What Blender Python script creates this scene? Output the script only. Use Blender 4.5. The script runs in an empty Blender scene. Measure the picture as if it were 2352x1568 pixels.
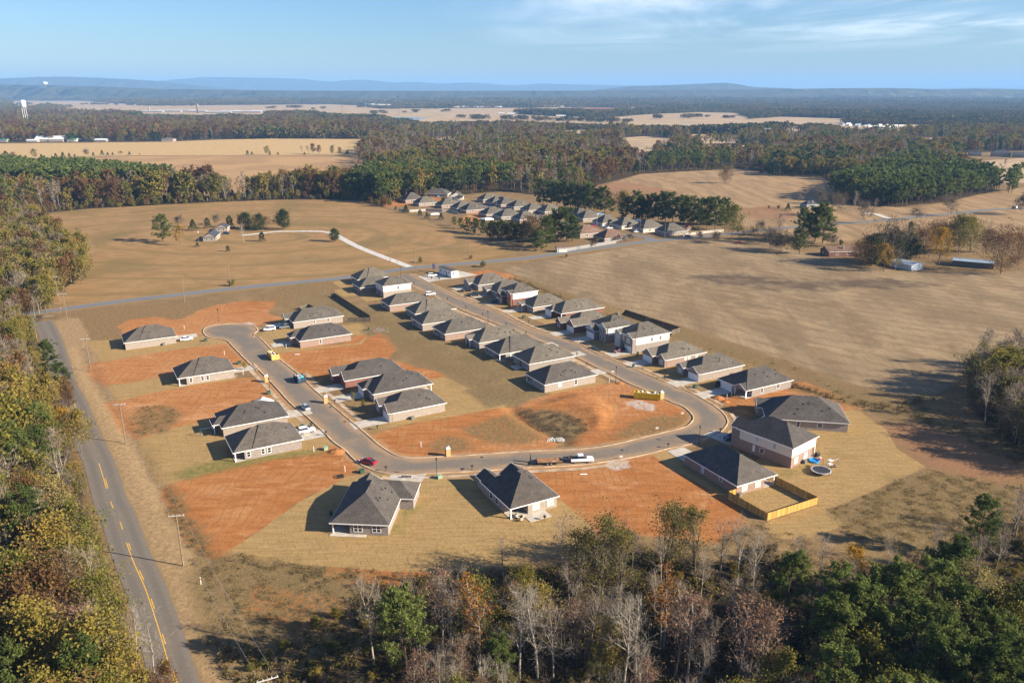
import bpy, math, random
import numpy as np
from mathutils import Vector, Matrix
from mathutils.geometry import tessellate_polygon
random.seed(7); RNG = np.random.default_rng(7)
SC = bpy.context.scene; COL = SC.collection
R = math.radians
# ------------------------------------------------------------------ the survey: a photo point turned into a point of the ground
FOC = 2352*28/36; PIT = math.atan(574/FOC); CAMH = 90.0
def at(p, z=0.0):
    u = (p[0]-1176)/FOC; v = -(p[1]-784)/FOC
    d = (u, math.cos(PIT)+v*math.sin(PIT), -math.sin(PIT)+v*math.cos(PIT))
    t = (z-CAMH)/d[2]
    return (d[0]*t, d[1]*t)
def crop(x0, y0, k=3.675): return lambda x, y: ((x0+x/k)*.9289, (y0+y/k)*.9289)
c1 = crop(0,560); c2 = crop(640,560); c3 = crop(1200,560); c4 = crop(1720,860); c5 = crop(0,1262); c6 = crop(640,1262)
c7 = crop(1280,1262); c8 = crop(1892,1262); cA = crop(0,940); cB = crop(560,880); cC = crop(1160,880); cR = crop(1892,450)
k1 = crop(0,150); k2 = crop(640,150); k3 = crop(1280,150); k4 = crop(1892,150)
e1 = crop(930,450,5.88); e2 = crop(1330,450,4.704); eF = crop(360,500,5.88)
def D(x, y): return (x, y)
def px_height(b, ty):
    Y = at(b)[1]; v = -(ty-784)/FOC
    return CAMH + (-math.sin(PIT)+v*math.cos(PIT))/(math.cos(PIT)+v*math.sin(PIT))*Y
# ------------------------------------------------------------------ materials
def nodes_of(m):
    m.use_nodes = True; nt = m.node_tree; nt.nodes.clear(); return nt
class NT:
    def __init__(s, m):
        s.m = m; s.nt = nodes_of(m); s.out = s.n('ShaderNodeOutputMaterial')
    def n(s, t, **k):
        nd = s.nt.nodes.new(t)
        for a, b in k.items(): setattr(nd, a, b)
        return nd
    def l(s, a, b): s.nt.links.new(a, b)
    def val(s, x, sock):
        if isinstance(x, (int, float)): sock.default_value = x
        elif isinstance(x, tuple): sock.default_value = (*x, 1) if len(x) == 3 and sock.type == 'RGBA' else x
        else: s.l(x, sock)
    def math(s, op, a, b=0.0, c=None, clamp=False):
        nd = s.n('ShaderNodeMath', operation=op, use_clamp=clamp); s.val(a, nd.inputs[0]); s.val(b, nd.inputs[1])
        if c is not None: s.val(c, nd.inputs[2])
        return nd.outputs[0]
    def mix(s, f, a, b, mode='MIX'):
        nd = s.n('ShaderNodeMix', data_type='RGBA', blend_type=mode); s.val(f, nd.inputs[0]); s.val(a, nd.inputs[6]); s.val(b, nd.inputs[7]); return nd.outputs[2]
    def noise(s, co, scale, detail=4, rough=.55, dist=0.0):
        nd = s.n('ShaderNodeTexNoise'); nd.inputs['Scale'].default_value = scale; nd.inputs['Detail'].default_value = detail
        nd.inputs['Roughness'].default_value = rough; nd.inputs['Distortion'].default_value = dist; s.l(co, nd.inputs['Vector']); return nd.outputs[0]
    def step(s, x, lo, hi, a=0.0, b=1.0, smooth=True):
        nd = s.n('ShaderNodeMapRange', interpolation_type='SMOOTHSTEP' if smooth else 'LINEAR'); s.val(x, nd.inputs[0])
        nd.inputs[1].default_value = lo; nd.inputs[2].default_value = hi; nd.inputs[3].default_value = a; nd.inputs[4].default_value = b; return nd.outputs[0]
    def map(s, co, rot=0.0, sc=(1,1,1)):
        nd = s.n('ShaderNodeMapping'); nd.inputs['Rotation'].default_value = (0,0,rot); nd.inputs['Scale'].default_value = sc; s.l(co, nd.inputs['Vector']); return nd.outputs[0]
    def pos(s): return s.n('ShaderNodeNewGeometry').outputs['Position']
    def obj(s): return s.n('ShaderNodeTexCoord').outputs['Object']
    def attr(s, name): return s.n('ShaderNodeAttribute', attribute_name=name).outputs['Fac']
    def surf(s, col, rough=.9, spec=.2, metal=0.0, bump=None, bstr=.3, bdist=.1):
        b = s.n('ShaderNodeBsdfPrincipled'); s.val(col, b.inputs['Base Color']); s.val(rough, b.inputs['Roughness'])
        b.inputs['Specular IOR Level'].default_value = spec; b.inputs['Metallic'].default_value = metal
        if bump is not None:
            bp = s.n('ShaderNodeBump'); bp.inputs['Strength'].default_value = bstr; bp.inputs['Distance'].default_value = bdist
            s.l(bump, bp.inputs['Height']); s.l(bp.outputs[0], b.inputs['Normal'])
        s.l(b.outputs[0], s.out.inputs[0]); return b
MATS = {}
def simple(name, col, rough=.7, spec=.3, metal=0.0, var=.12, scale=1.5, bump=0.0):
    if name in MATS: return MATS[name]
    m = bpy.data.materials.new(name); t = NT(m); co = t.obj()
    f = t.noise(co, scale, 5)
    dark = tuple(c*(1-var) for c in col); lite = tuple(min(1, c*(1+var)) for c in col)
    t.surf(t.mix(t.step(f,.3,.7), dark, lite), rough, spec, metal, f if bump else None, bump or .1)
    MATS[name] = m; return m
def brick(name, c_a, c_b, c_m):
    m = bpy.data.materials.new(name); t = NT(m); co = t.obj()
    # courses: brick pattern laid in object space on both wall directions
    sep = t.n('ShaderNodeSeparateXYZ'); t.l(co, sep.inputs[0])
    cmb = t.n('ShaderNodeCombineXYZ'); t.l(t.math('ADD', sep.outputs[0], sep.outputs[1]), cmb.inputs[0]); t.l(sep.outputs[2], cmb.inputs[1])
    bt = t.n('ShaderNodeTexBrick'); t.l(cmb.outputs[0], bt.inputs['Vector']); bt.inputs['Scale'].default_value = 1.0
    bt.inputs['Brick Width'].default_value = .4; bt.inputs['Row Height'].default_value = .14; bt.inputs['Mortar Size'].default_value = .012
    t.val(c_a, bt.inputs['Color1']); t.val(c_b, bt.inputs['Color2']); t.val(c_m, bt.inputs['Mortar'])
    n1 = t.noise(co, .9, 6, .7); c = t.mix(t.step(n1,.3,.7,0,.35), bt.outputs[0], tuple(x*.6 for x in c_a))
    t.surf(c, .9, .15); MATS[name] = m; return m
BR = dict(buff=brick('buff_brick',(0.327,0.275,0.232),(0.224,0.172,0.142),(0.353,0.318,0.284)), pink=brick('pink_brick',(0.310,0.215,0.172),(0.232,0.150,0.120),(0.344,0.292,0.258)),
          red=brick('red_brick',(0.224,0.086,0.060),(0.155,0.056,0.043),(0.258,0.206,0.181)), grey=brick('grey_brick',(0.292,0.249,0.224),(0.189,0.155,0.138),(0.344,0.318,0.292)),
          white=brick('white_brick',(0.353,0.305,0.262),(0.232,0.189,0.155),(0.370,0.335,0.301)))
def boards(name, col, var=.3):
    m = bpy.data.materials.new(name); t = NT(m); g = t.n('ShaderNodeNewGeometry').outputs['Random Per Island']; n1 = t.noise(t.obj(),1.3,5,.7)
    f = t.math('ADD', t.math('MULTIPLY', g, .6), t.math('MULTIPLY', n1, .4)); t.surf(t.mix(t.step(f,.15,.85), tuple(c*(1-var) for c in col), tuple(min(1,c*(1+var)) for c in col)),.8,.12); MATS[name] = m; return m
def siding(name, col):
    m = bpy.data.materials.new(name); t = NT(m); co = t.obj(); sep = t.n('ShaderNodeSeparateXYZ'); t.l(co, sep.inputs[0])
    w = t.math('FRACT', t.math('MULTIPLY', sep.outputs[2], 5.0)); c = t.mix(t.step(w,0,.2), tuple(x*.75 for x in col), col)
    c = t.mix(t.step(t.noise(co,.6,4),.35,.7,0,.15), c, tuple(x*.8 for x in col)); t.surf(c,.6,.3); MATS[name] = m; return m
SID = dict(white=siding('white_siding',(.74,.73,.70)), cream=siding('cream_siding',(.68,.62,.52)), tan=siding('tan_siding',(.52,.46,.38)), grey=siding('grey_siding',(.42,.44,.47)), blue=siding('pale_blue_siding',(.50,.56,.60)))
def shingles(name, col):
    m = bpy.data.materials.new(name); t = NT(m); co = t.obj(); sep = t.n('ShaderNodeSeparateXYZ'); t.l(co, sep.inputs[0])
    v = t.n('ShaderNodeTexVoronoi'); v.inputs['Scale'].default_value = 2.6; t.l(t.map(co,0,(1,1,1.6)), v.inputs['Vector'])
    row = t.math('FRACT', t.math('MULTIPLY', sep.outputs[2], 7.0))
    n1 = t.noise(co, .35, 5, .65)
    f = t.math('ADD', t.math('MULTIPLY', v.outputs[1], .35), t.math('MULTIPLY', n1, .7))
    c = t.mix(t.step(f,.25,.85), tuple(x*.66 for x in col), tuple(x*1.35 for x in col)); c = t.mix(t.step(row,0,.25,.35,0), c, tuple(x*.5 for x in col))
    oi = t.n('ShaderNodeObjectInfo').outputs['Random']; c = t.mix(1.0, c, t.mix(oi, (.80,.80,.82), (1.18,1.13,1.06)), 'MULTIPLY')
    t.surf(c,.85,.25); MATS[name] = m; return m
ROOF = dict(char=shingles('charcoal_shingles',(.082,.074,.067)), brown=shingles('brown_shingles',(.094,.080,.068)), weath=shingles('weathered_shingles',(.106,.096,.080)), rust=shingles('rust_brown_shingles',(.15,.095,.07)))
TRIM = simple('white_trim',(.74,.73,.72),.5,.3,var=.05); GLASS = simple('dark_glass',(.018,.024,.032),.12,.6,var=.2)
BLIND = simple('blind_glass',(.34,.42,.38),.3,.4,var=.25)
CONC = simple('concrete',(.42,.38,.32),.9,.15,var=.16,scale=.5); CONC2 = simple('dusty_concrete',(.37,.275,.185),.95,.1,var=.3,scale=.35)
DOORM = simple('dark_door',(.08,.05,.04),.5); GARM = simple('garage_white',(.70,.69,.67),.5,var=.06); METAL = simple('grey_metal',(.25,.26,.27),.45,.5,.5)
BLACK = simple('black_metal',(.025,.025,.027),.5); WOODP = simple('pole_wood',(.20,.155,.11),.9,.1,var=.3,scale=3); GREENB = simple('green_box',(.03,.075,.05),.6)
# ------------------------------------------------------------------ mesh helpers
def mesh_np(name, verts, faces, mats=(), fmat=None, smooth=False):
    """verts (n,3); faces: list of int arrays (m,k)."""
    me = bpy.data.meshes.new(name); verts = np.asarray(verts, np.float32); me.vertices.add(len(verts)); me.vertices.foreach_set('co', verts.ravel())
    faces = [np.asarray(f, np.int32) for f in faces if len(f)]
    tot = sum(f.size for f in faces); npoly = sum(len(f) for f in faces)
    me.loops.add(tot); me.polygons.add(npoly)
    me.loops.foreach_set('vertex_index', np.concatenate([f.ravel() for f in faces]))
    sizes = np.concatenate([np.full(len(f), f.shape[1], np.int32) for f in faces])
    me.polygons.foreach_set('loop_start', np.concatenate([[0], np.cumsum(sizes)[:-1]]).astype(np.int32))
    try: me.polygons.foreach_set('loop_total', sizes)
    except Exception: pass
    for m in mats: me.materials.append(m)
    if fmat is not None: me.polygons.foreach_set('material_index', np.asarray(fmat, np.int32))
    if smooth: me.polygons.foreach_set('use_smooth', np.ones(npoly, bool))
    me.update(calc_edges=True); me.validate(); return me
class MB:
    def __init__(s): s.v = []; s.f = []
    def poly(s, pts): 
        i = len(s.v); s.v += [tuple(p) for p in pts]; s.f.append(tuple(range(i, i+len(pts)))); return s
    def box(s, a, b):
        x0,y0,z0 = a; x1,y1,z1 = b; i = len(s.v)
        s.v += [(x0,y0,z0),(x1,y0,z0),(x1,y1,z0),(x0,y1,z0),(x0,y0,z1),(x1,y0,z1),(x1,y1,z1),(x0,y1,z1)]
        s.f += [tuple(i+k for k in q) for q in ((3,2,1,0),(4,5,6,7),(0,1,5,4),(1,2,6,5),(2,3,7,6),(3,0,4,7))]; return s
    def prism(s, poly, z0, z1):
        n = len(poly); i = len(s.v); s.v += [(p[0],p[1],z0) for p in poly]+[(p[0],p[1],z1) for p in poly]
        s.f.append(tuple(range(i+n-1,i-1,-1))); s.f.append(tuple(range(i+n,i+2*n)))
        for k in range(n): j = (k+1) % n; s.f.append((i+k,i+j,i+n+j,i+n+k))
        return s
    def tube(s, a, b, r0, r1=None, n=6, cap=True):
        r1 = r0 if r1 is None else r1; a = Vector(a); b = Vector(b); d = (b-a).normalized(); u = d.orthogonal().normalized(); w = d.cross(u); i = len(s.v)
        for c, r in ((a,r0),(b,r1)): s.v += [tuple(c+(u*math.cos(t)+w*math.sin(t))*r) for t in [2*math.pi*k/n for k in range(n)]]
        for k in range(n): j = (k+1) % n; s.f.append((i+k,i+j,i+n+j,i+n+k))
        if cap: s.f.append(tuple(range(i+n-1,i-1,-1))); s.f.append(tuple(range(i+n,i+2*n)))
        return s
    def lathe(s, prof, n=12, c=(0,0)):
        i = len(s.v)
        for r, z in prof: s.v += [(c[0]+r*math.cos(2*math.pi*k/n), c[1]+r*math.sin(2*math.pi*k/n), z) for k in range(n)]
        for q in range(len(prof)-1):
            for k in range(n): j = (k+1) % n; s.f.append((i+q*n+k,i+q*n+j,i+(q+1)*n+j,i+(q+1)*n+k))
        s.f.append(tuple(range(i+n-1,i-1,-1))); s.f.append(tuple(range(i+(len(prof)-1)*n, i+len(prof)*n))); return s
    def build(s, name, mat, parent=None, smooth=False, bevel=0):
        me = bpy.data.meshes.new(name); me.from_pydata(s.v, [], s.f); me.materials.append(mat); me.update()
        if smooth: me.polygons.foreach_set('use_smooth', [True]*len(me.polygons))
        o = bpy.data.objects.new(name, me); COL.objects.link(o); o.parent = parent
        if bevel:
            b = o.modifiers.new('bevel','BEVEL'); b.width = bevel; b.segments = 2; b.limit_method = 'ANGLE'
        return o
def tag(o, label=None, cat=None, group=None, kind=None):
    if label: o['label'] = label
    if cat: o['category'] = cat
    if group: o['group'] = group
    if kind: o['kind'] = kind
    return o
def empty(name, loc, rz=0.0, label=None, cat=None, group=None, sc=None):
    o = bpy.data.objects.new(name, None); COL.objects.link(o); o.location = loc if len(loc) == 3 else (*loc, 0); o.rotation_euler = (0,0,rz)
    if sc: o.scale = (sc,sc,sc)
    return tag(o, label, cat, group)
def copy_tree(o, parent=None, kids=None):
    c = o.copy(); COL.objects.link(c); c.parent = parent
    for ch in (kids or o.children): copy_tree(ch, c)
    return c
def smooth_line(pts, n=8, closed=False):
    P = [np.array(p, float) for p in pts]; out = []; N = len(P)
    for i in range(N if closed else N-1):
        p0 = P[(i-1) % N] if closed or i else P[0]; p1 = P[i]; p2 = P[(i+1) % N]; p3 = P[(i+2) % N] if closed or i+2 < N else P[-1]
        for k in range(n):
            t = k/n; out.append(tuple(.5*((2*p1)+(-p0+p2)*t+(2*p0-5*p1+4*p2-p3)*t*t+(-p0+3*p1-3*p2+p3)*t**3)))
    if not closed: out.append(tuple(P[-1]))
    return out
def resample(pts, d):
    P = np.array(pts, float); L = np.concatenate([[0], np.cumsum(np.linalg.norm(np.diff(P,axis=0),axis=1))]); n = max(2, int(L[-1]/d)+1); s = np.linspace(0, L[-1], n)
    return np.stack([np.interp(s, L, P[:,0]), np.interp(s, L, P[:,1])], 1)
def offset(P, d):
    P = np.asarray(P, float); T = np.gradient(P, axis=0); T /= np.linalg.norm(T,axis=1)[:,None]+1e-9
    return P + np.stack([-T[:,1], T[:,0]],1)*d
def sdist(px, py, poly):
    """signed distance (inside positive) from points to a polygon"""
    poly = np.asarray(poly, float); q = np.roll(poly, -1, 0); d2 = np.full(px.shape, 1e18); ins = np.zeros(px.shape, bool)
    for (ax,ay),(bx,by) in zip(poly, q):
        ex,ey = bx-ax, by-ay; L = ex*ex+ey*ey+1e-12; t = np.clip(((px-ax)*ex+(py-ay)*ey)/L,0,1)
        d2 = np.minimum(d2, (px-ax-t*ex)**2+(py-ay-t*ey)**2)
        c = ((ay > py) != (by > py)); ins ^= c & (px < (bx-ax)*(py-ay)/((by-ay) if by != ay else 1e-12)+ax)
    return np.where(ins, 1, -1)*np.sqrt(d2)
def pdist(px, py, line):
    d2 = np.full(px.shape, 1e18); line = np.asarray(line, float)
    for (ax,ay),(bx,by) in zip(line[:-1], line[1:]):
        ex,ey = bx-ax, by-ay; L = ex*ex+ey*ey+1e-12; t = np.clip(((px-ax)*ex+(py-ay)*ey)/L,0,1)
        d2 = np.minimum(d2, (px-ax-t*ex)**2+(py-ay-t*ey)**2)
    return np.sqrt(d2)
def ats(*pts, z=0.0): return [at(p, z) for p in pts]
# ------------------------------------------------------------------ camera, sky, sun, air
cam = bpy.data.objects.new('camera', bpy.data.cameras.new('camera')); COL.objects.link(cam); SC.camera = cam
cam.location = (0,0,CAMH); cam.rotation_euler = (math.pi/2-PIT,0,0); cam.data.sensor_width = 36; cam.data.lens = 28; cam.data.clip_start = 1; cam.data.clip_end = 120000
SUN_AZ, SUN_EL = -16.0, 25.0            # degrees from +x towards +y, degrees above the horizon
sl = bpy.data.lights.new('sun','SUN'); sl.energy = 5.0; sl.angle = R(.5); sl.color = (1,.87,.68); so = bpy.data.objects.new('sun', sl); COL.objects.link(so)
sd = Vector((math.cos(R(SUN_AZ))*math.cos(R(SUN_EL)), math.sin(R(SUN_AZ))*math.cos(R(SUN_EL)), math.sin(R(SUN_EL))))
so.rotation_euler = (-sd).to_track_quat('-Z','Y').to_euler()
W = bpy.data.worlds.new('World'); SC.world = W; W.use_nodes = True; wn = W.node_tree; wn.nodes.clear()
def wnode(t, **k):
    n = wn.nodes.new(t)
    for a, b in k.items(): setattr(n, a, b)
    return n
sky = wnode('ShaderNodeTexSky', sky_type='NISHITA', sun_disc=False); sky.sun_elevation = R(SUN_EL); sky.sun_rotation = R(90-SUN_AZ); sky.altitude = 200; sky.air_density = 1.15; sky.dust_density = .1; sky.ozone_density = 1.6
gam = wnode('ShaderNodeHueSaturation'); gam.inputs['Saturation'].default_value = 1.3; wn.links.new(sky.outputs[0], gam.inputs['Color'])
tc = wnode('ShaderNodeTexCoord'); sep = wnode('ShaderNodeSeparateXYZ'); wn.links.new(tc.outputs['Generated'], sep.inputs[0])
def wm(op, a, b=0.0, clamp=False):
    n = wnode('ShaderNodeMath', operation=op, use_clamp=clamp)
    for k, x in enumerate((a,b)):
        if isinstance(x,(int,float)): n.inputs[k].default_value = x
        else: wn.links.new(x, n.inputs[k])
    return n.outputs[0]
def wstep(x, lo, hi, a=0., b=1.):
    n = wnode('ShaderNodeMapRange', interpolation_type='SMOOTHSTEP'); wn.links.new(x, n.inputs[0])
    for k, q in enumerate((lo,hi,a,b)): n.inputs[k+1].default_value = q
    return n.outputs[0]
# thin cirrus on a high plane: the view direction divided by its height
zz = wm('MAXIMUM', sep.outputs[2], .02); cx = wm('DIVIDE', sep.outputs[0], zz); cy = wm('DIVIDE', sep.outputs[1], zz)
cmb = wnode('ShaderNodeCombineXYZ'); wn.links.new(cx, cmb.inputs[0]); wn.links.new(cy, cmb.inputs[1])
mp = wnode('ShaderNodeMapping'); mp.inputs['Scale'].default_value = (.55,.22,1); mp.inputs['Rotation'].default_value = (0,0,R(12)); wn.links.new(cmb.outputs[0], mp.inputs[0])
ns = wnode('ShaderNodeTexNoise'); ns.inputs['Scale'].default_value = .55; ns.inputs['Detail'].default_value = 8; ns.inputs['Roughness'].default_value = .62; ns.inputs['Distortion'].default_value = .8; wn.links.new(mp.outputs[0], ns.inputs['Vector'])
ns2 = wnode('ShaderNodeTexNoise'); ns2.inputs['Scale'].default_value = .16; ns2.inputs['Detail'].default_value = 3; wn.links.new(cmb.outputs[0], ns2.inputs['Vector'])
cov = wm('MULTIPLY', wstep(ns.outputs[0], .36, .78), wstep(ns2.outputs[0], .30, .55))
side = wm('MULTIPLY', wstep(sep.outputs[0], -.12, .22), wstep(sep.outputs[2], .035, .075))
side = wm('MAXIMUM', side, wm('MULTIPLY', wstep(sep.outputs[0], -.75, -.5, 1., 0.), wm('MULTIPLY', wstep(sep.outputs[2], .10, .16), .5)))
amt = wm('MULTIPLY', wm('MULTIPLY', cov, side), 1.0)
cl = wnode('ShaderNodeMix', data_type='RGBA'); wn.links.new(amt, cl.inputs[0]); tint = wnode('ShaderNodeMix', data_type='RGBA', blend_type='MULTIPLY'); tint.inputs[0].default_value = 1; tint.inputs[7].default_value = (.60,.765,1.14,1); wn.links.new(gam.outputs[0], tint.inputs[6]); wn.links.new(tint.outputs[2], cl.inputs[6]); cl.inputs[7].default_value = (12.5,12.8,13.2,1)
bg = wnode('ShaderNodeBackground'); bg.inputs[1].default_value = .047; wn.links.new(cl.outputs[2], bg.inputs[0]); wo = wnode('ShaderNodeOutputWorld'); wn.links.new(bg.outputs[0], wo.inputs[0])
SC.view_settings.view_transform = 'Standard'; SC.view_settings.look = 'None'; SC.view_settings.exposure = 1.45; SC.view_settings.gamma = 1
SC.render.engine = 'CYCLES'; SC.cycles.use_denoising = True; SC.cycles.max_bounces = 5; SC.cycles.volume_bounces = 0; SC.cycles.transparent_max_bounces = 8
SC.cycles.use_adaptive_sampling = True; SC.cycles.adaptive_threshold = .01
HAZE = True
if HAZE:
    h = MB().box((-32000,-1500,-3),(32000,37000,520)).build('haze', bpy.data.materials.new('haze')); tag(h, kind='stuff')
    t = NT(h.data.materials[0]); pv = t.n('ShaderNodeVolumePrincipled'); pv.inputs['Density'].default_value = 6.8e-5; pv.inputs['Color'].default_value = (.30,.58,1,1); pv.inputs['Anisotropy'].default_value = 0.0
    t.l(pv.outputs[0], t.out.inputs['Volume'])
# ------------------------------------------------------------------ streets: edges read off the photograph
outer_A = [c2(1385,425),c2(1520,500),c2(1700,590),c2(1850,655),c2(2060,740),c2(2200,800),c3(230,850),c3(400,930),c3(580,990),c3(830,1060),c3(1000,1150),c3(1150,1210),c3(1340,1290),c3(1500,1360),c3(1640,1420),c3(1760,1480),cC(1900,290),cC(2030,345),cC(2130,400),cC(2230,460),cC(2300,520),cC(2340,590),c4(262,715),c4(200,770),cC(2050,785),cC(1830,830),cC(1620,884),cC(1400,930),cC(1000,985),cC(500,1012),cC(0,1045),cB(1980,1055),cB(1600,1075),cB(1450,1062),cB(1300,1020),cB(1180,950),cB(1080,850),cB(980,780),cB(900,700),cB(750,560),cB(600,440),cB(480,310),cB(390,215),cB(240,70),c1(2352,1310),c1(2270,1240),c1(2120,1090)]
bulb = [c1(2070,1040),c1(1990,1020),c1(1900,1008),c1(1860,975),c1(1852,945),c1(1880,915),c1(1960,895),c1(2100,885),c1(2230,892),c1(2310,915),c1(2335,945),c1(2300,975)]
inner_B = [c1(2300,1005),c2(0,1010),c2(200,1220),cB(500,50),cB(650,170),cB(760,280),cB(850,360),cB(960,455),cB(1130,600),cB(1250,700),cB(1350,790),cB(1450,860),cB(1550,912),cB(1700,930),cB(2000,915),cC(0,905),cC(500,870),cC(1000,850),cC(1300,810),cC(1550,750),cC(1800,690),cC(1960,650),cC(2020,610),cC(2045,570),cC(2030,530),cC(1950,460),cC(1800,400),cC(1560,290),c3(1300,1420),c3(1130,1330),c3(1030,1285),c3(840,1190),c3(640,1100),c3(370,985),c3(190,915),c3(0,840),c2(1880,770),c2(1690,680),c2(1500,590),c2(1380,535),c2(1250,455)]
OUT = smooth_line([at(p) for p in outer_A], 4); BUL = smooth_line([at(p) for p in outer_A[-1:]+bulb+inner_B[:1]], 4)[1:-1]; INN = smooth_line([at(p) for p in inner_B], 4)
STREET = OUT + BUL + INN
county_R = [c5(2120,2100),c5(1830,1566),c5(1640,1020),c5(1500,650),c5(1370,380),c5(1220,0),cA(1160,1080),cA(1040,730),cA(920,490),cA(780,170),c1(700,1430),c1(640,1240),c1(560,1010),c1(478,850)]
CR = np.array(smooth_line([at(p) for p in county_R], 5)); CW = 6.9
CL = CR + (offset(CR, CW) - CR)
CTR = offset(CR, CW*.5)
road2_c = [D(40,722),D(105,716),D(150,709),D(270,693),D(400,678),D(560,660),D(770,640),D(900,622),D(960,614),D(1060,606),c3(0,322),c3(400,285),c3(700,240),c3(1000,200),c3(1250,165),c3(1480,138),c3(1700,118),c3(1850,105),cR(100,425),cR(500,393),cR(900,362),cR(1200,338),cR(1500,303),cR(1700,288),cR(1850,272),cR(2050,252),cR(2352,240),cR(2700,215)]
RC2 = np.array(smooth_line([at(p) for p in road2_c], 5))
drive_c = [D(948,616),D(918,604),D(880,590),D(825,568),D(790,550),D(762,536),D(730,531.5),D(640,532),D(590,537),D(556,541)]
DRV = np.array(smooth_line([at(p) for p in drive_c], 5))
side_c = [c3(1500,135),c3(1490,105),c3(1400,88),c3(1250,72),c3(1000,52),e1(2350,490),e1(2000,430),e1(1700,365),e1(1300,300),e1(1000,262)]
SID_ = np.array(smooth_line([at(p) for p in side_c], 5))
def road_mat(name, base, dust, dust_amt, edge_w, lane=0.0):
    m = bpy.data.materials.new(name); t = NT(m); co = t.pos(); e = t.attr('edge'); n1 = t.noise(co,.09,5,.6); n2 = t.noise(co,1.6,5,.65)
    c = t.mix(t.step(n2,.3,.7), tuple(x*.86 for x in base), tuple(x*1.12 for x in base))
    if lane: 
        l = t.math('ABSOLUTE', t.math('SUBTRACT', t.math('ABSOLUTE', t.math('SUBTRACT', e, CW/2)), CW/4)); c = t.mix(t.step(l,.35,1.0,lane,0), c, tuple(x*.72 for x in base))
    f = t.step(t.math('ADD', e, t.math('MULTIPLY', t.math('SUBTRACT', n1, .5), edge_w*2.2)), 0, edge_w, 1, 0)
    g = t.step(n1,.45,.72,0,.55)
    c = t.mix(t.math('MULTIPLY', t.math('MAXIMUM', f, g), dust_amt), c, dust); t.surf(c,.93,.15,bump=n2,bstr=.15,bdist=.02); return m
M_STREET = road_mat('street_asphalt',(.155,.134,.110),(.32,.208,.115),.85,3.1); M_COUNTY = road_mat('county_asphalt',(.158,.138,.116),(.19,.145,.10),.5,.8,.5); M_ROAD2 = road_mat('cross_road_asphalt',(.15,.155,.16),(.2,.18,.15),.4,.6)
M_GRAV = simple('white_gravel',(.47,.45,.41),.95,.1,var=.18,scale=.4)
def ribbon(name, P, w, mat, z, nl=4, kind='structure', cap=None):
    P = np.asarray(P); k = nl+1; V = []; e = []
    for i, s in enumerate(np.linspace(-.5,.5,k)):
        q = offset(P, s*w); V.append(np.c_[q, np.full(len(q), z)]); e.append(np.full(len(q), (.5-abs(s))*w if name != 'county_road' else (s+.5)*w))
    V = np.stack(V,1).reshape(-1,3); e = np.stack(e,1).ravel(); n = len(P); idx = np.arange(n*k).reshape(n,k)
    f = np.stack([idx[:-1,:-1],idx[:-1,1:],idx[1:,1:],idx[1:,:-1]],-1).reshape(-1,4)[:, ::-1]
    me = mesh_np(name, V, [f], [mat]); a = me.attributes.new('edge','FLOAT','POINT'); a.data.foreach_set('value', e.astype(np.float32)); o = bpy.data.objects.new(name, me); COL.objects.link(o); return tag(o, kind=kind)
def clip_poly(poly, step):
    """a flat polygon cut into a grid so that it can carry an edge-distance value"""
    import bmesh
    bm = bmesh.new(); vs = [bm.verts.new((p[0],p[1],0)) for p in poly]
    for tri in tessellate_polygon([[Vector((p[0],p[1],0)) for p in poly]]):
        try: bm.faces.new([vs[i] for i in tri])
        except ValueError: pass
    xs = [p[0] for p in poly]; ys = [p[1] for p in poly]
    for ax, lo, hi in ((0,min(xs),max(xs)),(1,min(ys),max(ys))):
        c = lo+step
        while c < hi:
            co = (c,0,0) if ax == 0 else (0,c,0); no = (1,0,0) if ax == 0 else (0,1,0)
            bmesh.ops.bisect_plane(bm, geom=bm.verts[:]+bm.edges[:]+bm.faces[:], plane_co=co, plane_no=no, dist=1e-4); c += step
    bmesh.ops.recalc_face_normals(bm, faces=bm.faces[:])
    for f in bm.faces:
        if f.normal.z < 0: f.normal_flip()
    return bm
def area(name, poly, mat, z, step=2.0, edge_lines=None):
    bm = clip_poly(poly, step); me = bpy.data.meshes.new(name)
    for v in bm.verts: v.co.z = z
    bm.to_mesh(me); bm.free(); me.materials.append(mat); n = len(me.vertices); co = np.empty(n*3, np.float32); me.vertices.foreach_get('co', co); co = co.reshape(-1,3).astype(float)
    e = np.min([pdist(co[:,0],co[:,1],l) for l in (edge_lines or [list(poly)+[poly[0]]])], axis=0)
    a = me.attributes.new('edge','FLOAT','POINT'); a.data.foreach_set('value', e.astype(np.float32)); o = bpy.data.objects.new(name, me); COL.objects.link(o); return tag(o, kind='structure')
STO = resample(OUT+BUL, 1.5)[2:-1]; STI = resample(INN, 1.5)[:-2]
area('street', STREET, M_STREET, .05, 1.6, [OUT+BUL, INN])
ribbon('county_road', CTR, CW, M_COUNTY, .05, 8)
ribbon('cross_road', resample(RC2,3), 6.6, M_ROAD2, .058, 4)
ribbon('gravel_driveway', resample(DRV,3), 4.6, M_GRAV, .04, 4)
ribbon('side_street', resample(SID_,3), 6.5, M_ROAD2, .052, 4)
drive3 = np.array(smooth_line([at(p) for p in [cR(500,398),cR(760,392),cR(1000,300),cR(1100,285)]],4)); 
ribbon('dirt_lane', np.array(smooth_line([at(p) for p in [cR(1130,335),cR(1060,310),cR(1000,290),cR(900,285)]],5)), 5, M_GRAV, .045, 2)
M_YEL = simple('yellow_paint',(.62,.36,.05),.8,var=.15); M_WHT = simple('white_paint',(.62,.62,.6),.8)
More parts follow.
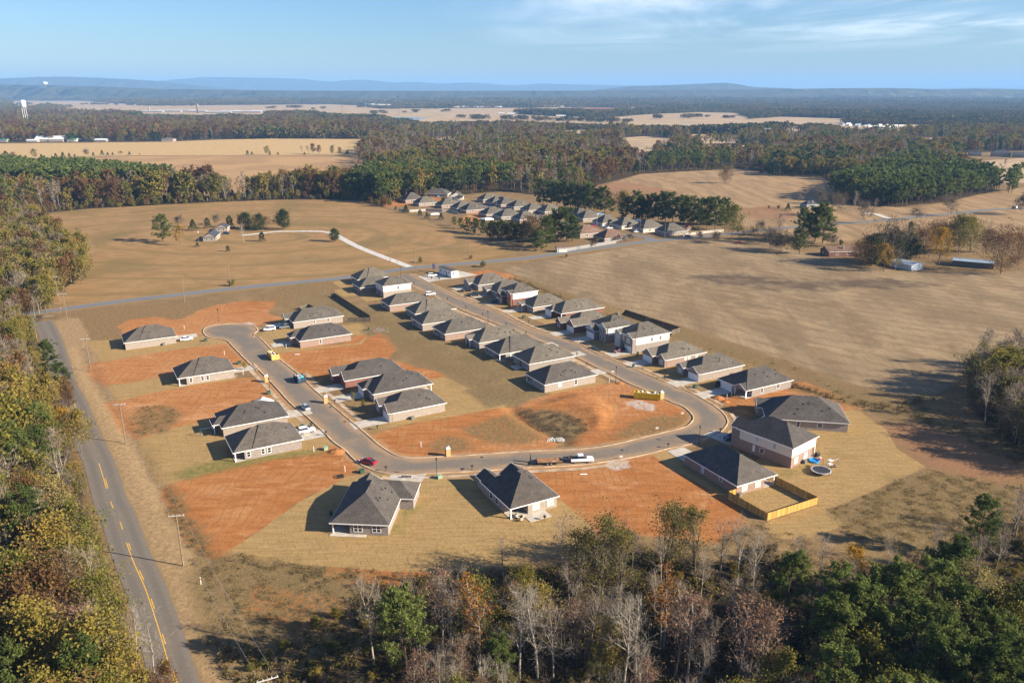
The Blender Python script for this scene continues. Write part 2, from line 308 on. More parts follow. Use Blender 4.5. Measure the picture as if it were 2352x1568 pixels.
# yellow centre line: solid line with dashes beside it, dashes alone further on
cl_ = resample(CTR, .5)
mk = MB()
def stripe(P, w, z=.07):
    a = offset(P, w/2); b = offset(P, -w/2)
    for i in range(len(P)-1): mk.poly([(*b[i],z),(*b[i+1],z),(*a[i+1],z),(*a[i],z)][::1])
def cut(pa, pb, off=0.0, w=.17):
    a = at(pa); b = at(pb); ia = int(np.argmin(((cl_-a)**2).sum(1))); ib = int(np.argmin(((cl_-b)**2).sum(1))); ia, ib = min(ia,ib), max(ia,ib)+1
    stripe(offset(cl_, off)[ia:ib+1], w)
cut(c5(1700,1700), c5(1188,295), .12); 
for a, b in (((1660,1560),(1635,1465)),((1545,1200),(1505,1125)),((1418,880),(1385,805)),((1325,630),(1290,555)),((1212,345),(1192,297))): cut(c5(*a), c5(*b), -.22)
cut(cA(1137,1350), cA(1115,1290)); cut(cA(1062,1150), cA(1042,1098)); cut(cA(995,975), cA(910,760), .12); cut(cA(995,975), cA(960,900), -.22); cut(cA(750,360), cA(690,210)); 
mk.build('centre_line', M_YEL); tag(bpy.data.objects['centre_line'], kind='structure')
sb = MB(); a_ = at(c1(385,822)); b_ = at(c1(492,808)); sb.poly([(a_[0],a_[1]-.25,.075),(b_[0],b_[1]-.25,.075),(b_[0],b_[1]+.25,.075),(a_[0],a_[1]+.25,.075)]); tag(sb.build('stop_line', M_WHT), kind='structure')
# kerbs: a real step along both sides of the street
def kerb(name, P, side):
    P = np.asarray(P); a = P; b = offset(P, .5*side); n = len(P); V = np.concatenate([np.c_[a,np.full(n,-.1)],np.c_[a,np.full(n,.14)],np.c_[b,np.full(n,.17)],np.c_[b,np.full(n,-.1)]]); i = np.arange(n-1)
    f = np.concatenate([np.stack([i+k*n,i+1+k*n,i+1+(k+1)*n,i+(k+1)*n],1) for k in range(3)])
    if side < 0: f = f[:, ::-1]
    o = bpy.data.objects.new(name, mesh_np(name, V, [f], [CONC2])); COL.objects.link(o); tag(o, kind='structure')
ccw = 1
kerb('kerb', STO, 1); kerb('kerb', STI, 1)
# pavements beside the street
def pave(line, d, i0, i1, w=1.4):
    seg = [at(p) for p in line]; P = resample(smooth_line(seg,4),1.5); P = offset(P, d)
    ribbon('pavement', P, w, CONC2, .06, 1)
pave(outer_A[2:16], 3.1, 0, 0); pave(outer_A[16:20], 3.0, 0, 0, 1.3); pave(outer_A[20:24], 2.6, 0, 0, 1.3); pave(outer_A[27:34], 2.4, 0, 0); pave(outer_A[38:44], 2.7, 0, 0); pave(inner_B[4:9], 2.7, 0, 0); pave(inner_B[28:38], 2.6, 0, 0)
# ------------------------------------------------------------------ houses
def hip(mb, x0, x1, y0, y1, z, pitch, axis='x', ga=False, gb=False, steep=(1,1), th=.16):
    """closed hip or gable roof over a rectangle of eaves; returns the ridge height"""
    if axis == 'x': half = (y1-y0)/2; L = x1-x0
    else: half = (x1-x0)/2; L = y1-y0
    hr = half*pitch; ra = 0 if ga else min(half*steep[0], L*.49); rb = 0 if gb else min(half*steep[1], L*.49)
    if axis == 'x': c = (y0+y1)/2; E = [(x0,y0),(x1,y0),(x1,y1),(x0,y1)]; A = (x0+ra,c); B = (x1-rb,c)
    else: c = (x0+x1)/2; E = [(x1,y0),(x1,y1),(x0,y1),(x0,y0)]; A = (c,y0+ra); B = (c,y1-rb)
    i = len(mb.v); mb.v += [(p[0],p[1],z-th) for p in E]+[(p[0],p[1],z) for p in E]+[(A[0],A[1],z+hr),(B[0],B[1],z+hr)]
    e = [i+4,i+5,i+6,i+7]; a, b = i+8, i+9
    mb.f += [(i+3,i+2,i+1,i), (e[0],e[1],b,a), (e[2],e[3],a,b), (e[1],e[2],b), (e[3],e[0],a)]
    for k in range(4): j = (k+1) % 4; mb.f.append((i+k,i+j,e[j],e[k]))
    return z+hr
def ring(mb, x0, x1, y0, y1, z0, z1, t=.05, skip=()):
    if 'y0' not in skip: mb.box((x0-t,y0-t,z0),(x1+t,y0,z1))
    if 'y1' not in skip: mb.box((x0-t,y1,z0),(x1+t,y1+t,z1))
    if 'x0' not in skip: mb.box((x0-t,y0,z0),(x0,y1,z1))
    if 'x1' not in skip: mb.box((x1,y0,z0),(x1+t,y1,z1))
class Face:
    """local frame of a wall: p along the wall, q outwards, z up"""
    def __init__(s, side, X, Y, off=0.0): s.side, s.X, s.Y, s.o = side, X, Y, off
    def box(s, mb, p0, p1, q0, q1, z0, z1):
        o = s.o
        if s.side == 'y0': mb.box((p0,o-q1,z0),(p1,o-q0,z1))
        elif s.side == 'y1': mb.box((p0,s.Y+o+q0,z0),(p1,s.Y+o+q1,z1))
        elif s.side == 'x0': mb.box((o-q1,p0,z0),(o-q0,p1,z1))
        else: mb.box((s.X+o+q0,p0,z0),(s.X+o+q1,p1,z1))
def window(f, root, p, w=1.0, h=1.45, z=.75, pane=GLASS, dbl=1, trim=TRIM):
    mb = MB(); t = .12
    for z0, z1 in ((z-t,z),(z+h,z+h+t)): f.box(mb, p-w/2-t, p+w/2+t, 0, .07, z0, z1)
    for a in (p-w/2-t, p+w/2): f.box(mb, a, a+t, 0, .07, z, z+h)
    for k in range(1, dbl): c = p-w/2+w*k/dbl; f.box(mb, c-.07, c+.07, 0, .07, z, z+h)
    f.box(mb, p-w/2, p+w/2, 0, .06, z+h*.5-.035, z+h*.5+.035)
    fr = mb.build('window', trim, root); pb = MB(); f.box(pb, p-w/2, p+w/2, 0, .03, z, z+h); pb.build('pane', pane, fr)
def garage(f, root, p, w=4.9, h=2.2, mat=None):
    mb = MB(); f.box(mb, p-w/2, p+w/2, 0, .05, .02, h)
    for k in range(1,4): f.box(mb, p-w/2, p+w/2, .05, .065, h*k/4-.02, h*k/4)
    mb.build('garage_door', mat or GARM, root)
def door(f, root, p, w=1.0, h=2.1, mat=None):
    mb = MB(); f.box(mb, p-w/2, p+w/2, 0, .05, .02, h); d = mb.build('door', mat or DOORM, root)
    kb = MB(); f.box(kb, p+w*.3, p+w*.4, .05, .11, 1.0, 1.1); kb.build('handle', METAL, d)
OV = .42
HOUSES = []
def house(label, C, X, Y, ang=29.0, h=2.75, axis='x', pitch=.62, ga=0, gb=0, steep=(1,1), wall='buff', roof='char', porch=None, wings=(), win=(), gar=(), doors=(), up=None, rise=None, patio=None, vents=5, group='houses of the new estate', gable='cream', step=None, rake=True):
    base = tuple(C)
    root = empty('house', (base[0],base[1],.06), R(ang), label, 'house', group)
    fp = [(0,0),(X,0),(X,Y),(0,Y)]
    if porch:
        k, a, b = porch           # the corner cut out of the footprint, its size along x and y
        fp = {'x0y0':[(a,0),(X,0),(X,Y),(0,Y),(0,b),(a,b)], 'x0y1':[(0,0),(X,0),(X,Y),(a,Y),(a,Y-b),(0,Y-b)], 'x1y0':[(0,0),(X-a,0),(X-a,b),(X,b),(X,Y),(0,Y)], 'x1y1':[(0,0),(X,0),(X,Y-b),(X-a,Y-b),(X-a,Y),(0,Y)], 'x0m':[(0,0),(X,0),(X,Y),(0,Y),(0,b[1]),(a,b[1]),(a,b[0]),(0,b[0])] if not isinstance(b,(int,float)) else None}[k]
    wm_ = BR.get(wall) or SID[wall]
    split = h if up is None else h*.5
    w = MB().prism(fp, -.4, split).build('wall', wm_, root)
    if up:
        MB().prism([(x+(.02 if x == 0 else -.02), y+(.02 if y == 0 else -.02)) for x,y in ((0,0),(X,0),(X,Y),(0,Y))] if not porch else [(0.02,.02),(X-.02,.02),(X-.02,Y-.02),(.02,Y-.02)], split+.002, h).build('upper_wall', SID[up], root)
    if porch:
        k, a, b = porch; pm = MB()
        pts = {'x0y0':[(.15,.15)],'x0y1':[(.15,Y-.15)],'x1y0':[(X-.15,.15)],'x1y1':[(X-.15,Y-.15)],'x0m':[(.15,b[0]+.15),(.15,b[1]-.15)] if k == 'x0m' else []}[k]
        for q in pts: MB().box((q[0]-.13,q[1]-.13,-.1),(q[0]+.13,q[1]+.13,split if up is None else h*.5)).build('porch_post', TRIM, root)
        xx = (0,a) if k[1] == '0' else (X-a,X); yy = b if k == 'x0m' else ((0,b) if k[3] == '0' else (Y-b,Y))
        MB().box((xx[0]-.1,yy[0]-.1,-.3),(xx[1],yy[1],.06)).build('porch_slab', CONC, root)
    rb = MB(); fb = MB(); sk = set()
    if ga: sk.add('x0' if axis == 'x' else 'y0')
    if gb: sk.add('x1' if axis == 'x' else 'y1')
    hip(rb, -OV, X+OV, -OV, Y+OV, h, pitch, axis, ga, gb, steep); ring(fb, -OV, X+OV, -OV, Y+OV, h-.22, h+.01, skip=sk)
    if step: hip(rb, step, X+OV-.3, -OV+.02, Y+OV-.02, h+.22, pitch*1.06, axis, False, gb, (.55,1))

    gp = MB()
    def gable_tri(side, x, y0, y1, z, p, m=None):
        hw = (y1-y0)/2; g = MB(); th = .06; s = -1 if side in ('x0','y0') else 1
        P = [(y0,z),(y1,z),((y0+y1)/2, z+hw*p)]
        A = [((x, q, zz) if side[0] == 'x' else (q, x, zz)) for q, zz in P]; B = [((x+s*th, q, zz) if side[0] == 'x' else (q, x+s*th, zz)) for q, zz in P]
        g.poly(A); g.poly(B[::-1])
        for k in range(3): j = (k+1) % 3; g.poly([A[k],A[j],B[j],B[k]])
        return g.build('gable', m or SID.get(gable) or BR[gable], root)
    if ga: gable_tri('x0' if axis == 'x' else 'y0', -OV, *( (0,Y) if axis == 'x' else (0,X)), h+.02, pitch*.9)
    if gb: gable_tri('x1' if axis == 'x' else 'y1', (X if axis == 'x' else Y)+OV, *( (0,Y) if axis == 'x' else (0,X)), h+.02, pitch*.9)
    for wg in wings:
        d = dict(dir='-x', a=0, b=5, out=1.5, gable=True, dp=None, pitch=pitch, wall=wall, h=h, porch=False); d.update(wg)
        a, b, o, dr = d['a'], d['b'], d['out'], d['dir']; z = d['h']+.025
        depth = d['dp'] or ((Y if dr[1] == 'y' else X)*.5)
        rc = {'-x':(-o,depth,a,b),'+x':(X-depth,X+o,a,b),'-y':(a,b,-o,depth),'+y':(a,b,Y-depth,Y+o)}[dr]
        if not d['porch']: 
            wr = {'-x':(-o,.3,a,b),'+x':(X-.3,X+o,a,b),'-y':(a,b,-o,.3),'+y':(a,b,Y-.3,Y+o)}[dr]
            if o > .05: MB().box((wr[0],wr[2],-.4),(wr[1],wr[3],z-.02)).build('wing_wall', BR.get(d['wall']) or SID[d['wall']], root)
        else:
            for q in ((a+.15),(b-.15)):
                pp = {'-x':(-o+.15,q),'+x':(X+o-.15,q),'-y':(q,-o+.15),'+y':(q,Y+o-.15)}[dr]; MB().box((pp[0]-.12,pp[1]-.12,-.1),(pp[0]+.12,pp[1]+.12,z-.1)).build('porch_post', TRIM, root)
        ax = 'x' if dr[1] == 'x' else 'y'; neg = dr[0] == '-'
        v = .3
        x0,x1,y0,y1 = rc
        if ax == 'x': X0,X1,Y0,Y1 = (x0-v if neg else x0),(x1 if neg else x1+v),y0-v,y1+v
        else: X0,X1,Y0,Y1 = x0-v,x1+v,(y0-v if neg else y0),(y1 if neg else y1+v)
        gA = (d['gable'] and neg) or (not neg); gB = (d['gable'] and not neg) or neg
        hip(rb, X0,X1,Y0,Y1, z, d['pitch'], ax, gA, gB)
        s2 = {'-x':'x0','+x':'x1','-y':'y0','+y':'y1'}[dr]
        allsk = {'x0','x1','y0','y1'}-({'y0','y1'} if ax == 'x' else {'x0','x1'})
        ring(fb, X0,X1,Y0,Y1, z-.2, z+.012, .045, skip=allsk if d['gable'] else {'x1' if dr == '-x' else 'x0' if dr == '+x' else 'y1' if dr == '-y' else 'y0'})
        if d['gable']:
            e = {'-x':-o-v,'+x':X+o+v,'-y':-o-v,'+y':Y+o+v}[dr]; gable_tri(s2, e, a, b, z+.02, d['pitch']*.86, BR.get(d.get('gm')) or SID.get(d.get('gm')) if d.get('gm') else None)
            hw = (b-a)/2+v; zz = z+hw*d['pitch']; rk = MB()      # white rake boards
            for q0, q1 in ((a-v,(a+b)/2),((a+b)/2,b+v)):
                zA, zB = (z,zz) if q0 == a-v else (zz,z); n_ = -1 if neg else 1
                P = [(q0,zA-.2),(q1,zB-.2),(q1,zB+.02),(q0,zA+.02)]; k0, k1 = e+n_*.065, e+n_*.12
                A = [((k0,q,w_) if ax == 'x' else (q,k0,w_)) for q,w_ in P]; B = [((k1,q,w_) if ax == 'x' else (q,k1,w_)) for q,w_ in P]
                rk.poly(A); rk.poly(B[::-1])
                for k in range(4): j = (k+1) % 4; rk.poly([A[k],A[j],B[j],B[k]])
            rk.build('rake_board', TRIM, root)
        HF = Face(s2, X, Y, -o if neg else o)
        for g in d.get('gar',()): garage(HF, root, *g) if isinstance(g, tuple) else garage(HF, root, g)
        for g in d.get('win',()): window(HF, root, **g)
    rf = rb.build('roof', ROOF[roof], root); fb.build('fascia', TRIM, root)
    if vents:
        rs = random.Random(hash(label) % 9999); 
        for k in range(vents):
            if axis == 'x': x = X*(.35+.5*rs.random()); y = Y*(.1+.25*rs.random()); zz = h+(y+OV)*pitch
            else: x = X*(.66+.22*rs.random()); y = Y*(.3+.45*rs.random()); zz = h+(X+OV-x)*pitch
            MB().box((x-.12,y-.12,zz-.2),(x+.12,y+.12,zz+.28)).build('roof_vent', BLACK, rf)
    for it in win:
        d = dict(it); sd_ = d.pop('s'); d.pop('o', None) ; window(Face(sd_, X, Y, it.get('o', 0)), root, **d)
    for g in gar: garage(Face(g[0], X, Y), root, g[1], *(g[2:3]))
    for g in doors: door(Face(g[0], X, Y, g[2] if len(g) > 2 else 0), root, g[1])
    if patio: MB().box((patio[0],patio[2],-.3),(patio[1],patio[3],.05)).build('patio', CONC, root)
    HOUSES.append((root, X, Y, base, ang)); return root
def w_(s, p, **k): return dict(s=s, p=p, **k)
# ---- row on the left of the long street, seen from the back gardens (label, near corner, options)
house('single-storey house at the road junction, post at its open back porch', at(c2(905,535)), 17, 11, porch=('x0y1',2.6,4.5), wall='pink', roof='weath', step=4.5, win=[w_('x0',2.5,w=1.6,dbl=2)])
house('low pink-brick house wedged between the junction house and the white two-storey house', at(c2(925,610)), 17, 10.5, wall='pink', roof='weath', win=[w_('x0',3,w=1.6,dbl=2),w_('x0',7)])
house('two-storey house with all-white siding on the left side of the long street', at(c2(1135,650)), 13.5, 10.2, h=5.5, wall='white', up='white', roof='weath', pitch=.55, win=[w_('y0',7.2,z=3.3,h=1.3,w=.8),w_('x0',3,z=3.3),w_('x0',7,z=3.3)], doors=[('x0',6)])
house('single-storey house just in front of the white two-storey house, white car at its far end', at(c2(1192,775)), 19, 10.6, wall='pink', roof='weath', porch=('x0y1',2.5,4), win=[w_('x0',3,w=1.6,dbl=2)])
house('fifth house down the left row, stepped hip above a plain back wall', at(c2(1425,852)), 18, 10.6, wall='grey', roof='weath', step=4.5, win=[w_('x0',3,w=1.6,dbl=2),w_('x0',7)])
house('sixth house down the left row, two white-framed back windows beside a porch', at(c2(1490,950)), 19, 11, wall='buff', roof='weath', porch=('x0y1',2.2,3.4), win=[w_('x0',1.8,w=1.5,dbl=2),w_('x0',4.8,w=1.5,dbl=2)])
house('seventh house down the left row, brown brick with a deep shaded back porch', at(c2(1695,1040)), 19, 11.2, wall='pink', roof='weath', porch=('x0y1',2.6,4), win=[w_('x0',3,w=1.0)])
house('eighth house down the left row, a little gable over its back door', at(c2(2005,1122)), 19, 11, wall='buff', roof='weath', wings=[dict(dir='-x',a=5.2,b=8.6,out=1.4,porch=True,dp=3,pitch=.7)], win=[w_('x0',2.5)], vents=7)
house('ninth house down the left row, white porch post at its near corner', at(c3(130,1228)), 19, 11, wall='grey', roof='weath', porch=('x0y0',2.4,3.4), step=4, win=[w_('x0',9.4,w=1.2),w_('x0',6.2,w=1.2),w_('y0',5,w=1.4,pane=BLIND)])
house('last house but one of the left row, concrete patio and blue-grey windows at the back', at(c3(400,1318)), 18, 11.2, wall='grey', roof='weath', win=[w_('x0',1.9,w=1.5,dbl=2),w_('x0',9.5,w=1.5,dbl=2)], doors=[('x0',6)], patio=(-3,.0,4,8))
house('house at the near end of the left row, above the bare red lot', at(c3(540,1510)), 19.2, 11.6, wall='white', roof='char', porch=('x0y1',2.4,3.6), win=[w_('x0',2.2,w=1.5,dbl=2),w_('x0',5.6,w=1.5,dbl=2),w_('y0',5.6,w=1.1,h=1.0,z=1.1,pane=BLIND),w_('y0',11.6,w=1.0)])
# ---- row on the right of the long street, fronts towards the street
G2 = dict(dir='-x')
house('first house on the right of the long street below the sales office, white gable front', at(c2(1995,585)), 17, 11.5, roof='weath', wall='grey', wings=[dict(dir='-x',a=5.5,b=11,out=2.2,gm='white',wall='white',win=[dict(p=8.2,w=1.6,dbl=2)])], win=[w_('x0',2.5)])
house('second house on the right of the long street, plain green-grey front behind a black pickup', at(c2(2165,652)), 17, 11, roof='weath', wall='grey', wings=[dict(dir='-x',a=6,b=10.6,out=2,gm='tan')], win=[w_('x0',2,w=1.5,dbl=2)])
house('two-storey red-brick house with a bright white side wall on the right of the street', at(c3(250,720)), 12.6, 11, h=5.5, wall='red', up='white', roof='weath', pitch=.55, wings=[dict(dir='-x',a=.2,b=4.2,out=1.0,h=5.4,wall='red',gm='red',win=[dict(p=2.2,z=3.3),dict(p=2.2,z=.8)]),dict(dir='-x',a=5.6,b=10.6,out=2.4,h=3.3,dp=2.5,wall='red',gm='red',gar=[8.1])], doors=[('x0',4.9)])
house('fourth house on the right of the street, a low porch gable beside the white-sided house', at(c3(435,792)), 17, 11, roof='weath', wall='buff', wings=[dict(dir='-x',a=6.5,b=10.8,out=1.8,porch=True,pitch=.4)], win=[w_('x0',3,w=1.2)], doors=[('x0',6)])
house('fifth house on the right of the street, white garage door and a columned porch corner', at(c3(690,850)), 21, 11, roof='weath', wall='red', porch=('x0y0',2.2,4.6), wings=[dict(dir='-x',a=5.8,b=10.8,out=1.2,gable=False,gar=[8.3])])
house('sixth house on the right of the street, dark-brick gables and a white garage door', at(c3(835,965)), 17, 11.2, roof='weath', wall='red', gable='red', wings=[dict(dir='-x',a=.0,b=5.3,out=1.5,wall='red',gar=[2.7],pitch=.8),dict(dir='-x',a=6.6,b=10.6,out=3.2,wall='red',win=[dict(p=8.6,w=1.5,dbl=2)],pitch=.8)], doors=[('x0',6)])
house('two-storey brick-fronted house left of the cream one, white garage under a low gable', at(c3(1115,1055)), 12.5, 11.2, h=5.5, wall='grey', up='white', roof='weath', pitch=.55, gable='grey', wings=[dict(dir='-x',a=.2,b=4.6,out=1.0,h=5.4,wall='grey',win=[dict(p=1.5,z=3.3),dict(p=3.3,z=3.3),dict(p=1.5,z=.8),dict(p=3.3,z=.8)],pitch=.75),dict(dir='-x',a=5.6,b=11,out=2.4,h=3.3,dp=2.5,wall='grey',gar=[8.3],pitch=.75)], doors=[('x0',5.1)])
house('large two-storey cream house with a stone base, maroon pickup on its drive', at(c3(1360,1150)), 15.6, 11.4, h=5.6, wall='grey', up='cream', roof='weath', pitch=.58, gable='tan', wings=[dict(dir='-x',a=.0,b=5.0,out=1.3,h=5.5,wall='grey',win=[dict(p=2.5,z=3.4,w=1.6,dbl=2,pane=BLIND)],gar=[(2.5,4.0)]),dict(dir='-x',a=8,b=11.4,out=.8,h=5.5,wall='tan',win=[dict(p=9.7,z=3.5,w=1.4,dbl=2,pane=BLIND),dict(p=9.7,z=.8,w=1.8,dbl=2,pane=BLIND)])], doors=[('x0',6.4)], win=[w_('y0',7.4,z=3.5,w=.8,h=1.2),w_('y0',11.4,z=3.5,w=.8,h=1.2)], group='houses of the new estate')
house('pink-brick house with two small front gables, next below the large cream house', at(c3(1640,1280)), 17.4, 11, wall='pink', gable='pink', wings=[dict(dir='-x',a=0,b=3.6,out=.6,wall='pink',win=[dict(p=1.8,w=1.5,dbl=2,pane=BLIND)],pitch=.85),dict(dir='-x',a=5.4,b=10.8,out=1.6,wall='pink',gar=[8.1],pitch=.7)], doors=[('x0',4.6)], win=[w_('y0',8.6,w=.9,h=.9,z=1.4,pane=BLIND),w_('y0',10.2,w=.9,h=.9,z=1.4,pane=BLIND),w_('y0',13.6,w=.9,h=.9,z=1.4,pane=BLIND)], roof='weath')
house('tenth house on the right, white garage under a gable, tall teal window', at(c3(1955,1410)), 18.4, 11, wall='buff', gable='pink', wings=[dict(dir='-x',a=0,b=5,out=1.0,wall='buff',gar=[2.5],pitch=.7),dict(dir='-x',a=7.2,b=10.6,out=1.2,wall='buff',win=[dict(p=8.9,w=1.7,h=1.7,dbl=2,pane=BLIND)],pitch=.7)], doors=[('x0',6.1)])
house('unfinished house of bare pale brick with raw timber porch posts, red soil round it', at(c4(455,462)), 19.4, 12, wall='grey', roof='char', porch=('x0y0',2.4,4.2), gable='pink', wings=[dict(dir='-x',a=0,b=4.8,out=.2,porch=True,pitch=.55,gm='pink')], win=[w_('y0',6.6,w=.9),w_('y0',13.6,w=1.2,h=1.2,z=1.0),w_('x0',1.6,w=1.2,o=2.4)], gar=[('x0',8.6)], group='houses of the new estate')
house('pale grey painted house with a broad hipped roof at the bend of the street', (71.5,206.4), 21.6, 14.6, ang=-9.5, wall='white', roof='char', pitch=.6, win=[w_('y0',8.4,w=.85,h=1.4),w_('y0',14.2,w=1.3,h=1.1,z=1.0)], wings=[dict(dir='-x',a=8,b=13.6,out=1.6,gm='white',wall='white')], vents=6)
house('two-storey house with cream upper walls over brick, trampoline in its back yard', (69.7,180.7), 11.2, 15.6, ang=40, h=5.6, axis='y', wall='pink', up='cream', roof='char', pitch=.62, porch=('x1y0',1.6,2.4), win=[w_('y0',2.2,z=.8,w=1.5,dbl=2,pane=BLIND),w_('y0',6.6,z=.8,w=1.5,dbl=2,pane=BLIND),w_('y0',2.8,z=3.6,w=.8,h=1.2,pane=BLIND),w_('x0',5,z=3.6,w=.9,h=1.3,pane=BLIND),w_('x0',10,z=3.8,w=.9,h=1.0,pane=BLIND),w_('x0',8.4,z=1.2,w=1.1,h=1.1),w_('x0',10.8,z=.9,w=.5,h=1.5,pane=TRIM)], wings=[dict(dir='+y',a=0,b=5.4,out=2.2,gable=True,wall='pink')])
house('brown-brick house beside the yellow fenced yard, open corner porch', (52.3,166.5), 12.0, 18.4, ang=28, axis='y', wall='pink', roof='char', pitch=.66, porch=('x1y0',3.4,2.6), win=[w_('y0',2.4,w=1.5,dbl=2,pane=BLIND),w_('y0',6.6,w=1.5,dbl=2,pane=BLIND),w_('x0',5.4,w=.9,h=.8,z=1.4),w_('x0',11.8,w=.7,h=1.3,pane=BLIND)], vents=4)
# ---- the two nearest houses
house('nearest house, dark hipped roof, two white windows and an open porch at the back', (-38.3,149.9), 12.1, 18.0, ang=-4.2, axis='y', wall='grey', roof='char', pitch=.63, porch=('x0y0',3.8,2.8), win=[w_('y0',5.6,w=1.7,h=1.4,dbl=2),w_('y0',9.6,w=1.7,h=1.4,dbl=2)], wings=[dict(dir='+x',a=11.4,b=18.6,out=3.2,gable=False,dp=6.2),dict(dir='+y',a=1.0,b=6.2,out=1.4,gable=True)], patio=(-.4,7.4,-1.0,.0), vents=7)
house('near house with a furnished patio, pale brick end wall and three dark front gables', (-.3,155.9), 11.9, 14.0, ang=28.5, axis='y', wall='white', roof='brown', pitch=.66, porch=('x0y0',4.4,3.0), win=[w_('y0',6.4,w=1.5,h=1.6,dbl=2,pane=BLIND),w_('y0',10.2,w=1.5,h=1.6,dbl=2,pane=BLIND),w_('x0',6.6,w=1.4),w_('x0',9.4,w=1.4)], wings=[dict(dir='+y',a=.2,b=4.4,out=3.0,gable=True,dp=5),dict(dir='+y',a=5.6,b=11.6,out=1.4,gable=True,dp=7)], patio=(3.2,8.6,-3.2,0), vents=4)
# ---- left block, seen from behind
house('house alone by the turning circle, long pale brick side wall and a white car behind', at(c1(1145,1122)), 17.2, 11.2, wall='white', roof='char', step=4.6, win=[])
house('house between red lots on the left, three small white windows and a corner porch', at(c1(1632,1452)), 17.0, 11.2, wall='white', roof='char', step=4.4, porch=('x0y0',2.3,2.4), win=[w_('y0',3.6,w=.8,h=1.35),w_('y0',7.1,w=.8,h=1.35),w_('y0',8.7,w=.8,h=1.35)], vents=4)
house('left-block house half hidden behind its neighbour, blue swing set at its back', at(cA(2035,515)), 17.4, 11.2, wall='buff', roof='char', wings=[dict(dir='-x',a=3.0,b=7.0,out=2.0,porch=True,gable=False,dp=3)], win=[w_('x0',9)])
house('left-block house with three small windows and a shaded corner porch above a mottled lawn', at(cB(82,965)), 17.0, 11.0, wall='grey', roof='char', step=4.4, porch=('x0y0',2.4,2.6), win=[w_('y0',3.4,w=.8,h=1.35),w_('y0',7.0,w=.8,h=1.35),w_('y0',8.6,w=.8,h=1.35)], vents=5)
# ---- middle block, fronts towards the short street
house('middle-block house with the grey wood fence at its end, three cars on its drive', at(c2(320,930)), 20, 11, wall='white', roof='weath', win=[w_('y0',8.3,w=.8,h=1.0,z=1.2),w_('y0',14,w=1.1,h=1.0,z=1.2)], wings=[dict(dir='-x',a=6,b=11,out=1.6,gm='cream')], vents=5)
house('middle-block house of pink brick with one small side window and a big hipped roof', at(c2(380,1105)), 19.2, 11.2, wall='pink', roof='char', win=[w_('y0',7.5,w=.8,h=1.35)], wings=[dict(dir='-x',a=5.8,b=11,out=2.0,gable=False)], vents=5)
house('middle-block house with steep red-brick front gables behind the dark skip', at(cB(1115,292)), 18.6, 11.4, wall='red', gable='red', roof='char', wings=[dict(dir='-x',a=-.2,b=5.0,out=1.2,wall='red',pitch=.8),dict(dir='-x',a=6.8,b=10.6,out=3.0,wall='red',pitch=.95,win=[dict(p=8.7,w=1.4,dbl=2)])], vents=3)
house('middle-block house between two others, white rear porch post and a white garage front', at(cB(1342,422)), 19.0, 11.2, wall='buff', roof='char', porch=('x1y0',2.4,4.0), wings=[dict(dir='-x',a=5.4,b=10.8,out=1.4,gable=False,gm='cream',gar=[8.0])], win=[w_('x0',2.2,w=1.4,dbl=2)], vents=5)
house('house at the near end of the middle block, long mottled brick wall', at(cB(1505,600)), 16.6, 11.2, wall='white', gable='pink', roof='char', wings=[dict(dir='-x',a=0,b=5.2,out=.8,wall='buff',gar=[2.6],pitch=.75),dict(dir='-x',a=7,b=10.8,out=1.0,wall='buff',win=[dict(p=8.9,w=1.6,dbl=2,pane=BLIND)],pitch=.75)], vents=4)
NEAR_HOUSES = list(HOUSES)
# ---- drives from garages to the kerb
def drive(i, y0, y1, ln, side='-x'):
    root, X, Y, b, ang = NEAR_HOUSES[i]; c, s = math.cos(R(ang)), math.sin(R(ang))
    P = [(-ln,y0),(-.2,y0),(-.2,y1),(-ln,y1)] if side == '-x' else [(X+.2,y0),(X+ln,y0),(X+ln,y1),(X+.2,y1)] if side == '+x' else [(y0,Y+.2),(y1,Y+.2),(y1,Y+ln),(y0,Y+ln)]
    q = [(b[0]+x*c-y*s, b[1]+x*s+y*c) for x,y in P]
    mb = MB().poly([(x,y,.064) for x,y in q]); tag(mb.build('driveway', CONC), kind='structure')
for i, y0, y1, ln in ((11,6,11,9),(12,5.5,10.5,9),(13,5.6,10.8,9),(14,6,11,9),(15,5.8,10.8,10),(16,0,5.2,10),(17,5.6,11,10),(18,0,5.2,10),(19,5.4,10.8,10.5),(20,0,5,11),(21,6,11,11.5),(31,5.5,10.8,9),(32,5.5,10.8,8.6),(33,.2,5.4,10),(34,5.4,10.8,10),(35,0,5.2,11)): drive(i,y0,y1,ln)
for i in (27,28,29,30): drive(i, 4.6, 9.8, 8.4, '+x')
for i in (8,9,10): drive(i, 5.4, 10.4, 9, '+x')
drive(24, 1, 6.6, 8.5, '+y'); drive(23, 0, 5.4, 11, '+y'); drive(25, 5.5, 11.2, 6.0, '+y') if False else None
mb = MB().poly([(*at(cB(1495,1068)),.064),(*at(cB(1470,1125)),.064),(*at(cB(1775,1145)),.064),(*at(cB(1815,1072)),.064)]); tag(mb.build('driveway', CONC), kind='structure')
